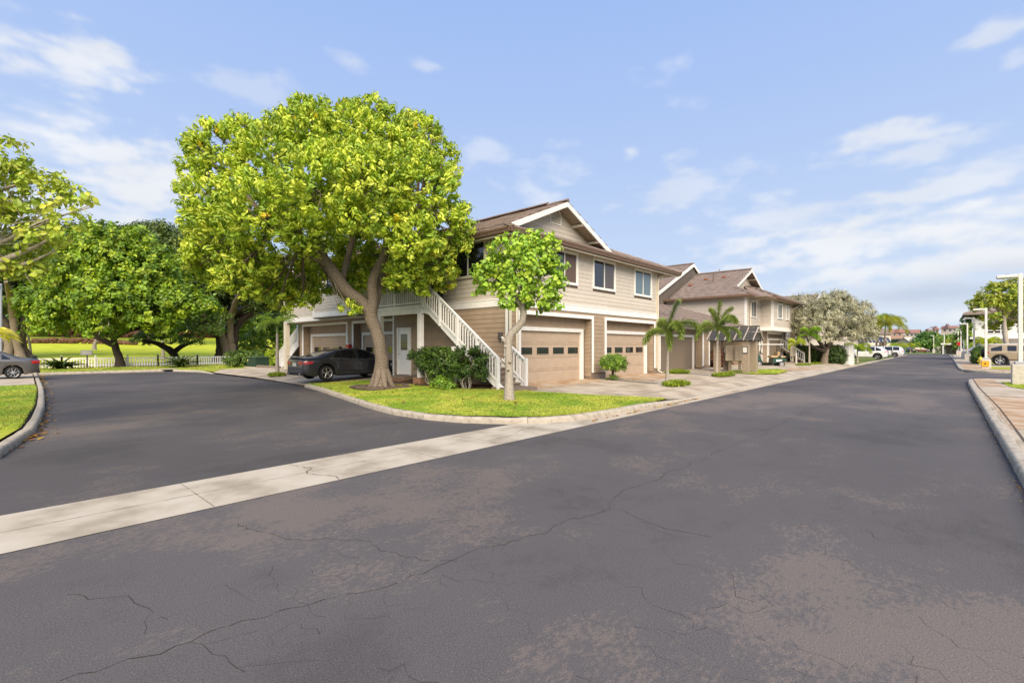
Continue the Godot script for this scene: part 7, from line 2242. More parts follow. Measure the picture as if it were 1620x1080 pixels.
	palm("yellow green palm far left, behind the blue car", Vector3(-7.16, 0.1, -139.19), 0.74, 0.13, [[0.50, 1.15, 2.00, 1.00], [1.29, 0.70, 1.90, 1.05], [2.07, 0.90, 1.60, 0.90], [2.86, 0.50, 1.80, 1.00], [3.64, 1.15, 2.00, 1.00], [4.43, 0.70, 1.90, 1.05], [5.21, 0.90, 1.60, 0.90], [6.00, 0.50, 1.80, 1.00]], false, 2.4, Color(0.26, 0.28, 0.02), "small palms down the street", M.bark_pale, true, Vector3.ZERO, 0.55, 30)
	palm("yellow palm beside the one behind the blue car", Vector3(-6.23, 0.1, -145.44), 0.86, 0.13, [[0.50, 1.15, 2.00, 1.00], [1.29, 0.70, 1.90, 1.05], [2.07, 0.90, 1.60, 0.90], [2.86, 0.50, 1.80, 1.00], [3.64, 1.15, 2.00, 1.00], [4.43, 0.70, 1.90, 1.05], [5.21, 0.90, 1.60, 0.90], [6.00, 0.50, 1.80, 1.00]], false, 2.3, Color(0.22, 0.27, 0.02), "small palms down the street", M.bark_pale, true, Vector3.ZERO, 0.55, 30)
	palm("yellow green palm behind the white minivan", Vector3(-8.22, 0.1, -132.85), 0.90, 0.13, [[0.50, 1.15, 2.00, 1.00], [1.29, 0.70, 1.90, 1.05], [2.07, 0.90, 1.60, 0.90], [2.86, 0.50, 1.80, 1.00], [3.64, 1.15, 2.00, 1.00], [4.43, 0.70, 1.90, 1.05], [5.21, 0.90, 1.60, 0.90], [6.00, 0.50, 1.80, 1.00]], false, 2.2, Color(0.18, 0.25, 0.02), "small palms down the street", M.bark_pale, true, Vector3.ZERO, 0.55, 30)
	palm("yellow green palm behind the hedge block on the right", Vector3(3.62, 0.1, -81.51), 1.60, 0.13, [[0.50, 1.15, 2.00, 1.00], [1.29, 0.70, 1.90, 1.05], [2.07, 0.90, 1.60, 0.90], [2.86, 0.50, 1.80, 1.00], [3.64, 1.15, 2.00, 1.00], [4.43, 0.70, 1.90, 1.05], [5.21, 0.90, 1.60, 0.90], [6.00, 0.50, 1.80, 1.00]], true, 1.7, Color(0.24, 0.28, 0.02), "small palms down the street", M.bark_pale, true, Vector3.ZERO, 0.30, 30)
	palm("second yellow green palm on the right behind the lamp", Vector3(4.41, 0.1, -87.63), 1.45, 0.13, [[0.50, 1.15, 2.00, 1.00], [1.29, 0.70, 1.90, 1.05], [2.07, 0.90, 1.60, 0.90], [2.86, 0.50, 1.80, 1.00], [3.64, 1.15, 2.00, 1.00], [4.43, 0.70, 1.90, 1.05], [5.21, 0.90, 1.60, 0.90], [6.00, 0.50, 1.80, 1.00]], true, 1.6, Color(0.2, 0.26, 0.02), "small palms down the street", M.bark_pale, true, Vector3.ZERO, 0.30, 30)
	palm("golden green palm among the far lamps on the right", Vector3(1.72, 0.1, -149.93), 1.59, 0.13, [[0.50, 1.15, 2.00, 1.00], [1.29, 0.70, 1.90, 1.05], [2.07, 0.90, 1.60, 0.90], [2.86, 0.50, 1.80, 1.00], [3.64, 1.15, 2.00, 1.00], [4.43, 0.70, 1.90, 1.05], [5.21, 0.90, 1.60, 0.90], [6.00, 0.50, 1.80, 1.00]], true, 2.6, Color(0.3, 0.29, 0.02), "small palms down the street", M.bark_pale, true, Vector3.ZERO, 0.30, 30)
	palm("far golden green palm left of the lamps", Vector3(1.10, 0.1, -169.60), 1.45, 0.13, [[0.50, 1.15, 2.00, 1.00], [1.29, 0.70, 1.90, 1.05], [2.07, 0.90, 1.60, 0.90], [2.86, 0.50, 1.80, 1.00], [3.64, 1.15, 2.00, 1.00], [4.43, 0.70, 1.90, 1.05], [5.21, 0.90, 1.60, 0.90], [6.00, 0.50, 1.80, 1.00]], true, 2.6, Color(0.26, 0.27, 0.02), "small palms down the street", M.bark_pale, true, Vector3.ZERO, 0.30, 30)
	t = thing("shade_tree", "big round dark green tree at the end of the street", "tree", Vector3(-4.58, 0.10, -220.31))
	limb(t, "trunk", [Vector3(0, -0.2, 0), Vector3(0.1, 0.77, 0.05), Vector3(0.0, 1.54, 0.1)], [0.39, 0.30, 0.21], M.bark_dark, 9)
	l = [lump(-0.28, 3.18, 0.79, 3.40, 2.60), lump(-2.02, 2.08, 3.72, 2.40, 1.80), lump(1.84, 2.08, 0.22, 2.40, 1.80), lump(-0.66, 4.52, -1.56, 2.20, 1.60), lump(1.14, 3.86, -3.19, 2.40, 1.60)]
	twigs(t, Vector3(0, 1.39, 0), l, M.bark_dark, 2, 0.12)
	crown(t, l, far_leaf, 3.2, [[Color(0.045, 0.1, 0.016), 4], [Color(0.065, 0.13, 0.02), 3], [Color(0.1, 0.17, 0.03), 1.5]], 2.40, 0.00, 0.45)
	t = thing("shade_tree", "mid green tree right of the round one among the far lamps", "tree", Vector3(0.49, 0.10, -201.87))
	limb(t, "trunk", [Vector3(0, -0.2, 0), Vector3(0.1, 0.78, 0.05), Vector3(0.0, 1.56, 0.1)], [0.39, 0.30, 0.21], M.bark_dark, 9)
	l = [lump(-0.20, 2.64, -0.73, 2.60, 1.80), lump(1.56, 3.03, -2.32, 2.60, 1.80), lump(-1.36, 2.04, 3.02, 2.20, 1.60)]
	twigs(t, Vector3(0, 1.40, 0), l, M.bark_dark, 2, 0.12)
	crown(t, l, far_leaf, 3.2, [[Color(0.075, 0.13, 0.018), 4], [Color(0.11, 0.18, 0.022), 3], [Color(0.16, 0.22, 0.03), 2]], 2.40, 0.05, 0.45)
	t = thing("shrub", "pale olive bush below the trees at the far end", "shrub", Vector3(-0.14, 0.10, -188.72))
	limb(t, "trunk", [Vector3(0, -0.2, 0), Vector3(0.1, 0.40, 0.05), Vector3(0.0, 0.80, 0.1)], [0.13, 0.10, 0.07], M.bark_dark, 9)
	l = [lump(-0.68, 0.18, 0.62, 1.60, 1.00), lump(0.69, 0.36, -0.62, 1.50, 1.10)]
	twigs(t, Vector3(0, 0.70, 0), l, M.bark_dark, 2, 0.04)
	crown(t, l, far_leaf, 5.0, [[Color(0.24, 0.235, 0.155), 4], [Color(0.175, 0.175, 0.11), 3], [Color(0.31, 0.305, 0.215), 2]], 1.80, 0.05, 0.45)
	t = thing("shade_tree", "spreading yellow green tree over the tan off-roader at the right edge", "tree", Vector3(4.11, 0.10, -63.70))
	l = [lump(-1.36, 5.70, 1.86, 0.95, 0.70), lump(-0.25, 6.63, 0.85, 1.15, 0.85), lump(0.59, 5.50, 1.45, 1.30, 1.00), lump(-0.93, 4.43, 1.47, 0.85, 0.55), lump(1.77, 6.39, -2.32, 1.60, 1.20), lump(-1.88, 5.18, 2.33, 0.55, 0.40), lump(0.46, 4.02, -1.13, 0.80, 0.50), lump(-0.69, 7.10, -0.10, 0.70, 0.50), lump(2.12, 3.60, -2.64, 1.10, 0.80), lump(3.00, 5.68, -3.44, 1.50, 1.20), lump(-1.59, 6.33, 1.40, 0.50, 0.35), lump(-2.29, 5.63, 2.02, 0.40, 0.30), lump(-0.16, 5.59, 0.77, 1.00, 0.80), lump(1.13, 4.43, -0.39, 1.00, 0.80), lump(0.53, 7.27, -0.53, 0.90, 0.60), lump(-0.43, 3.65, -1.68, 0.90, 0.50)]
	limb(t, "trunk", [Vector3(-0.04, -0.16, 2.01), Vector3(-0.08, 0.29, 2.05), Vector3(-0.08, 0.97, 2.05), Vector3(-0.12, 1.82, 1.95), Vector3(-0.19, 2.67, 1.88), Vector3(-0.22, 3.53, 1.78), Vector3(-0.26, 4.39, 1.67)], [0.24, 0.18, 0.15, 0.155, 0.18, 0.15, 0.12], M.bark_pale, 12, 0.16)
	twigs(t, Vector3(-0.25, 4.28, 1.53), l, M.bark, 3, 0.07)
	crown(t, l, far_leaf, 15.0, [[Color(0.19, 0.2, 0.02), 4], [Color(0.22, 0.26, 0.03), 3], [Color(0.13, 0.19, 0.02), 2]], 0.72, 0.28, 0.45)
	t = thing("shade_tree", "darker tree behind the lamps left of the spreading tree", "tree", Vector3(3.46, 0.10, -87.57))
	limb(t, "trunk", [Vector3(0, -0.2, 0), Vector3(0.1, 1.24, 0.05), Vector3(0.0, 2.47, 0.1)], [0.26, 0.20, 0.14], M.bark_dark, 9)
	l = [lump(-0.44, 4.59, 1.20, 1.50, 1.20), lump(0.35, 5.63, -0.86, 1.50, 1.20), lump(-0.92, 3.28, 1.64, 1.20, 1.10), lump(1.16, 4.01, -2.94, 1.30), lump(-0.13, 2.71, 0.93, 1.20, 0.80)]
	twigs(t, Vector3(0, 2.22, 0), l, M.bark_dark, 2, 0.08)
	crown(t, l, far_leaf, 8.0, [[Color(0.075, 0.13, 0.018), 4], [Color(0.11, 0.18, 0.022), 3], [Color(0.16, 0.22, 0.03), 2]], 1.00, 0.20, 0.45)
	t = thing("shade_tree", "tree among the lamps further along on the right", "tree", Vector3(3.03, 0.10, -130.88))
	limb(t, "trunk", [Vector3(0, -0.2, 0), Vector3(0.1, 0.86, 0.05), Vector3(0.0, 1.72, 0.1)], [0.26, 0.20, 0.14], M.bark_dark, 9)
	l = [lump(-0.06, 3.28, 0.05, 1.90, 1.50), lump(0.72, 4.18, -2.00, 1.90, 1.50), lump(-0.65, 2.02, 1.93, 1.40, 1.00)]
	twigs(t, Vector3(0, 1.55, 0), l, M.bark_dark, 2, 0.08)
	crown(t, l, far_leaf, 5.0, [[Color(0.075, 0.13, 0.018), 4], [Color(0.11, 0.18, 0.022), 3], [Color(0.16, 0.22, 0.03), 2]], 1.50, 0.10, 0.45)
	t = thing("hedge", "square clipped hedge block beside the second lamp", "hedge", Vector3(2.35, 0.1, -64.0))
	crown(t, [lump(0, 0.5, 0, 0.55, 0.6, 0.9), lump(0.1, 1.0, 0.2, 0.55, 0.55, 0.8), lump(0, 1.0, -0.6, 0.5, 0.55, 0.7), lump(0, 0.5, 0.8, 0.5, 0.55, 0.6)], gloss, 60.0, [[Color(0.06, 0.11, 0.016), 4], [Color(0.09, 0.15, 0.02), 3]], 1.3, 0.0, 0.3, 0.9, -0.95)

func E_roots(t: Node3D) -> void:
	# buttress roots flaring out at the foot
	for k in 7:
		var a := TAU * k / 7.0 + 0.3
		var d := Vector3(cos(a), 0, sin(a))
		limb(t, "root", [d * 0.12 + Vector3(0, 0.62, 0), d * 0.27 + Vector3(0, 0.3, 0), d * 0.38 + Vector3(0, 0.06, 0), d * 0.54 + Vector3(0, -0.06, 0)], [0.15, 0.13, 0.09, 0.03], M.bark, 8, 0.1)

func BIG_TRUNK(t: Node3D) -> void:
	limb(t, "trunk", [Vector3(-0.04, -0.02, 0.03), Vector3(-0.04, 0.22, 0.03), Vector3(-0.03, 0.62, 0.02), Vector3(-0.01, 1.21, 0.03), Vector3(-0.07, 1.93, 0.15), Vector3(-0.21, 2.45, 0.28), Vector3(-0.28, 2.78, 0.34)], [0.38, 0.31, 0.27, 0.24, 0.23, 0.23, 0.23], M.bark, 20, 0.11)
	limb(t, "limb", [Vector3(-0.23, 2.59, 0.29), Vector3(-0.49, 3.13, 0.53), Vector3(-0.77, 3.50, 0.92), Vector3(-0.95, 3.96, 1.22), Vector3(-1.02, 4.46, 1.55), Vector3(-1.05, 4.98, 1.85), Vector3(-0.99, 5.71, 2.07), Vector3(-1.13, 6.55, 2.19)], [0.23, 0.23, 0.22, 0.20, 0.17, 0.14, 0.10, 0.06], M.bark, 14, 0.11)
	limb(t, "limb", [Vector3(-1.07, 4.53, 1.60), Vector3(-1.24, 4.73, 2.02), Vector3(-1.26, 4.87, 2.45), Vector3(-1.34, 5.39, 2.92), Vector3(-1.62, 5.93, 3.45)], [0.15, 0.13, 0.11, 0.09, 0.05], M.bark, 12, 0.11)
	limb(t, "limb", [Vector3(-0.26, 2.64, 0.33), Vector3(-0.19, 3.16, 0.26), Vector3(-0.21, 3.70, 0.28), Vector3(-0.05, 4.16, 0.27), Vector3(0.19, 4.59, 0.18), Vector3(0.44, 5.06, 0.10), Vector3(0.54, 5.62, 0.14), Vector3(0.54, 6.38, 0.41), Vector3(0.43, 7.15, 0.65)], [0.22, 0.19, 0.18, 0.18, 0.17, 0.16, 0.14, 0.11, 0.06], M.bark, 14, 0.11)
	limb(t, "limb", [Vector3(-0.28, 2.88, 0.21), Vector3(-0.40, 3.58, -0.09), Vector3(-0.61, 4.22, -0.44), Vector3(-0.54, 4.86, -1.04), Vector3(-0.20, 5.53, -1.62)], [0.16, 0.14, 0.12, 0.10, 0.05], M.bark, 10, 0.11)
	limb(t, "limb", [Vector3(0.44, 5.13, 0.10), Vector3(1.14, 5.64, 0.00), Vector3(1.77, 6.15, -0.17), Vector3(2.07, 6.79, -0.30)], [0.11, 0.10, 0.08, 0.04], M.bark, 10, 0.11)
	limb(t, "limb", [Vector3(-1.07, 3.87, 1.06), Vector3(-1.49, 4.76, 0.62), Vector3(-1.58, 5.93, 0.30), Vector3(-1.63, 7.45, 0.22), Vector3(-1.53, 8.87, 0.39)], [0.14, 0.13, 0.12, 0.09, 0.05], M.bark, 10, 0.11)

func BIG_TIPS() -> Array:
	return [Vector3(-1.06, 6.09, 2.13), Vector3(-1.49, 5.67, 3.19), Vector3(0.51, 6.49, 0.44), Vector3(-0.31, 5.31, -1.39), Vector3(1.89, 6.49, -0.27), Vector3(-1.67, 7.70, 0.25), Vector3(-1.53, 5.23, 2.28)]

func LAMP_LEFT() -> Vector3:
	return Vector3(-40.21, 0.1, -0.69)

# ---------------------------------------------------------------- vehicles
# s: length L, width W, top / belt / plan profiles as [x from the rear, value], wheels, radius, floor
class Shell:
	var s: Dictionary
	var half := 16

	func curve(p: Array, x: float) -> float:
		if x <= p[0][0]:
			return p[0][1]
		for i in p.size() - 1:
			if x <= p[i + 1][0]:
				var h: float = p[i + 1][0] - p[i][0]
				var t: float = (x - p[i][0]) / h
				var d0: float = (p[i + 1][1] - p[maxi(i - 1, 0)][1]) / maxf(0.01, p[i + 1][0] - p[maxi(i - 1, 0)][0]) * h
				var d1: float = (p[mini(i + 2, p.size() - 1)][1] - p[i][1]) / maxf(0.01, p[mini(i + 2, p.size() - 1)][0] - p[i][0]) * h
				var v: float = lerpf(p[i][1], p[i + 1][1], t)
				var c: float = (2 * t * t * t - 3 * t * t + 1) * p[i][1] + (t * t * t - 2 * t * t + t) * d0 + (3 * t * t - 2 * t * t * t) * p[i + 1][1] + (t * t * t - t * t) * d1
				return lerpf(v, c, 0.85)
		return p[-1][1]

	func low(x: float) -> float:
		var y: float = s.floor
		if x < 0.5:
			y += (0.5 - x) * 0.24
		if x > s.L - 0.5:
			y += (x - s.L + 0.5) * 0.12
		for w in s.wheels:
			var d := absf(x - w)
			var r: float = s.radius + s.get("arch", 0.055)
			if d < r:
				y = maxf(y, s.radius + sqrt(r * r - d * d) * 1.0)
		return y

	# right half of a section, from the sill to the roof's middle: Vector2(out, up)
	func section(x: float) -> Array:
		var w := curve(s.plan, x)
		var belt := curve(s.belt, x)
		var top := maxf(curve(s.top, x), belt + 0.015)
		var lo := minf(low(x), belt - 0.06)
		var h := top - belt
		var tum: float = s.get("tumble", 0.42)
		var ws := maxf(w * 0.5, w * 0.955 - h * tum)
		var mid := lerpf(lo, belt, 0.5)
		var rise := minf(0.055, h * 0.5)
		return [Vector2(w * 0.9, lo), Vector2(w * 0.985, lo + 0.02), Vector2(w * 1.0, lerpf(lo, mid, 0.6)), Vector2(w * 0.995, mid), Vector2(w * 1.0, lerpf(mid, belt, 0.45)), Vector2(w * 0.992, belt - 0.07), Vector2(w * 0.972, belt - 0.02), Vector2(w * 0.955, belt),
			Vector2(lerpf(w * 0.955, ws, 0.34), belt + (h - rise) * 0.34), Vector2(lerpf(w * 0.955, ws, 0.7), belt + (h - rise) * 0.7), Vector2(ws, top - rise), Vector2(ws * 0.93, top - rise * 0.4), Vector2(ws * 0.8, top - rise * 0.12), Vector2(ws * 0.5, top - rise * 0.02), Vector2(ws * 0.2, top + 0.004), Vector2(0, top + 0.006)]

	func out(x: float, y: float) -> float:
		var q := section(x)
		for i in range(0, q.size() - 1):
			if q[i + 1].y >= y and q[i + 1].y > q[i].y:
				return lerpf(q[i].x, q[i + 1].x, clampf((y - q[i].y) / (q[i + 1].y - q[i].y), 0.0, 1.0))
		return q[-1].x

	func over(x: float, z: float) -> float:
		var q := section(x)
		for i in range(q.size() - 1, 0, -1):
			if q[i - 1].x >= z:
				return lerpf(q[i].y, q[i - 1].y, (z - q[i].x) / maxf(0.001, q[i - 1].x - q[i].x))
		return q[7].y

	func at(x: float, y: float, z: float) -> Vector3:
		return Vector3(x - s.L / 2.0, y, z)

	func body() -> G:
		var g := G.new()
		var xs := [0.0, 0.02, 0.06]
		var x := 0.14
		while x < s.L - 0.12:
			xs.append(x)
			x += 0.06
		xs.append_array([s.L - 0.08, s.L - 0.03, s.L])
		var rows := []
		for k in xs:
			var q := section(k)
			var row := PackedVector3Array()
			for i in q.size():
				row.append(at(k, q[i].y, q[i].x))
			for i in range(q.size() - 2, -1, -1):
				row.append(at(k, q[i].y, -q[i].x))
			row.reverse()
			rows.append(row)
		g.grid(rows)
		for e in [0, -1]:
			var row: PackedVector3Array = rows[e]
			var c := Vector3.ZERO
			for p in row:
				c += p / float(row.size())
			for i in row.size():
				g.face3(c, row[i], row[(i + 1) % row.size()], Vector3(0, 0.6, 0))
		return g

	func side(xa: float, xb: float, lo: Callable, hi: Callable, lift: float, z: float, steps := 10) -> G:
		var g := G.new()
		var rows := []
		for i in steps + 1:
			var x := lerpf(xa, xb, float(i) / steps)
			var a: float = lo.call(x)
			var b: float = hi.call(x)
			var row := PackedVector3Array()
			for k in 5:
				var y := lerpf(a, b, k / 4.0)
				row.append(at(x, y, z * (out(x, y) + lift)))
			if z > 0:
				row.reverse()
			rows.append(row)
		g.grid(rows)
		return g

	func cap(xa: float, xb: float, inset: float, lift: float, steps := 8) -> G:
		# glass laid on the top surface between two stations (windscreen, rear window)
		var g := G.new()
		var rows := []
		for i in steps + 1:
			var x := lerpf(xa, xb, float(i) / steps)
			var q := section(x)
			var w: float = q[10].x - inset
			var row := PackedVector3Array()
			for k in 13:
				var z := lerpf(w, -w, k / 12.0)
				row.append(at(x, over(x, absf(z)) + lift, z))
			row.reverse()
			rows.append(row)
		g.grid(rows)
		return g

func wheel(t: Node3D, at: Vector3, r: float, wide: float, spokes: int, rim: Material, dark: Material, out: float) -> void:
	var g := G.new()
	var ax := Vector3(0, 0, out)
	g.lathe([Vector2(r * 0.62, -wide * 0.5), Vector2(r * 0.93, -wide * 0.5), Vector2(r, -wide * 0.36), Vector2(r, wide * 0.36), Vector2(r * 0.94, wide * 0.5), Vector2(r * 0.7, wide * 0.5), Vector2(r * 0.68, wide * 0.42)], ax, at, 28)
	var w := part("wheel", g, M.rubber, t)
	g = G.new()
	g.lathe([Vector2(r * 0.7, wide * 0.5), Vector2(r * 0.69, wide * 0.52), Vector2(r * 0.64, wide * 0.46), Vector2(r * 0.62, wide * 0.1)], ax, at, 28)
	g.lathe([Vector2(0.001, wide * 0.44), Vector2(r * 0.14, wide * 0.44), Vector2(r * 0.16, wide * 0.3)], ax, at, 14)
	part("rim", g, rim, w)
	g = G.new()
	g.lathe([Vector2(r * 0.64, wide * 0.12), Vector2(0.001, wide * 0.12)], ax * -1.0, at + ax * wide * 0.24, 24)
	part("brake", g, dark, w)
	for k in spokes:
		var a := TAU * k / spokes + 0.35
		g = G.new()
		var d := Vector3(cos(a), sin(a), 0)
		var d2 := Vector3(cos(a + 0.16), sin(a + 0.16), 0)
		g.bar(at + ax * wide * 0.4 + d * r * 0.1, at + ax * wide * 0.43 + d2 * r * 0.66, 0.03, r * (0.17 if spokes < 7 else 0.1), d.cross(ax), 0.006)
		part("spoke", g, rim, w)

func car(called: String, label: String, category: String, at: Vector3, turn: float, s: Dictionary, body_m: Material, group := "") -> Node3D:
	var t := thing(called, label, category, at, turn, group)
	var sh := Shell.new()
	sh.s = s
	part("body", sh.body(), body_m, t)
	var g := G.new()
	g.box(Vector3(0, s.floor + 0.14, 0), Vector3(s.L - 0.5, 0.22, s.W * 0.72), 0.02)
	for w in s.wheels:
		g.box(Vector3(w - s.L / 2.0, s.radius + 0.12, 0), Vector3(s.radius * 2.3, s.radius * 1.3, s.W * 0.6), 0.02)
	part("underbody", g, M.black, t)
	for e in s.glass:
		for z in [1.0, -1.0]:
			var lo := func(x: float) -> float: return sh.curve(s.belt, x) + 0.025
			var hi := func(x: float) -> float:
				var tp: float = sh.curve(s.top, x) - s.get("header", 0.085)
				var cut: float = e[2] + (x - e[0]) * e[3] if e.size() > 3 else 9.0
				return maxf(lo.call(x) + 0.01, minf(tp, cut))
			part("side_window", sh.side(e[0], e[1], lo, hi, 0.006, z, 12), M.glass if e.size() < 5 else e[4], t)
			if s.get("chrome", false):
				part("window_trim", sh.side(e[0], e[1], func(x: float) -> float: return sh.curve(s.belt, x) + 0.0, func(x: float) -> float: return sh.curve(s.belt, x) + 0.022, 0.008, z, 8), M.metal, t)
	for e in s.screens:
		part(e[3], sh.cap(e[0], e[1], e[2], 0.006), M.glass, t)
	for x in s.wheels:
		for z in [1.0, -1.0]:
			wheel(t, Vector3(x - s.L / 2.0, s.radius, z * (s.W / 2.0 - 0.13)), s.radius, 0.22, s.spokes, s.get("rim", M.metal), M.black, z)
			if s.has("flare"):
				g = G.new()
				var rows := []
				for k in 15:
					var a := PI * (k / 14.0 * 1.16 - 0.08)
					var row := PackedVector3Array()
					for q in [[0.03, -0.02], [0.03, 0.035], [0.13, 0.03], [0.15, -0.02]]:
						var rr: float = s.radius + q[0]
						row.append(Vector3(x - s.L / 2.0 + cos(a) * rr, s.radius + sin(a) * rr, z * (s.W / 2.0 + q[1])))
					if z < 0:
						row.reverse()
					rows.append(row)
				g.grid(rows)
				part("fender_flare", g, s.flare, t)
	for z in [1.0, -1.0]:
		# lamps wrapping the corners
		var tl: Array = s.tail
		part("tail_light", sh.side(tl[0], tl[1], func(x: float) -> float: return tl[2] + (x - tl[0]) * tl[4], func(x: float) -> float: return tl[3] + (x - tl[0]) * tl[5], 0.008, z, 6), M.red_light, t)
		g = G.new()
		var w0 := sh.out(0.0, (tl[2] + tl[3]) / 2)
		g.box(Vector3(-s.L / 2.0 - 0.004, (tl[2] + tl[3]) / 2, z * (w0 - tl[6] / 2)), Vector3(0.03, tl[3] - tl[2], tl[6]), 0.01)
		part("tail_light", g, M.red_light, t)
		var hl: Array = s.head
		part("headlight", sh.side(hl[0], hl[1], func(x: float) -> float: return hl[2], func(x: float) -> float: return hl[3] - (x - hl[0]) * hl[4], 0.008, z, 6), M.clear_light, t)
		for d in s.handles:
			g = G.new()
			g.box(sh.at(d, sh.curve(s.belt, d) - 0.11, z * (sh.out(d, sh.curve(s.belt, d) - 0.11) + 0.016)), Vector3(0.17, 0.026, 0.03), 0.01)
			part("door_handle", g, body_m, t)
		for d in s.doors:
			part("door_gap", sh.side(d, d + 0.012, func(x: float) -> float: return sh.low(x) + 0.08, func(x: float) -> float: return sh.curve(s.belt, x) - 0.01, 0.002, z, 2), M.black, t)
		g = G.new()
		var mx: float = s.mirror
		var my := sh.curve(s.belt, mx) + 0.08
		g.box(sh.at(mx, my, z * (sh.curve(s.plan, mx) + 0.1)), Vector3(0.1, 0.14, 0.2), 0.04)
		part("mirror", g, body_m, t)
		part("sill", sh.side(s.wheels[0] + s.radius + 0.1, s.wheels[1] - s.radius - 0.1, func(_x: float) -> float: return s.floor, func(_x: float) -> float: return s.floor + 0.07, 0.012, z, 8), s.get("sill", M.black), t)
	g = G.new()
	g.box(Vector3(-s.L / 2.0 - 0.008, s.plate, 0), Vector3(0.02, 0.15, 0.32), 0.004)
	part("licence_plate", g, mat(lin(0.55, 0.55, 0.52), 0.5), t)
	g = G.new()
	g.box(Vector3(-s.L / 2.0 + 0.05, s.floor + 0.12, 0), Vector3(0.14, 0.14, s.W * 0.8), 0.03)
	part("rear_valance", g, M.black, t)
	return t

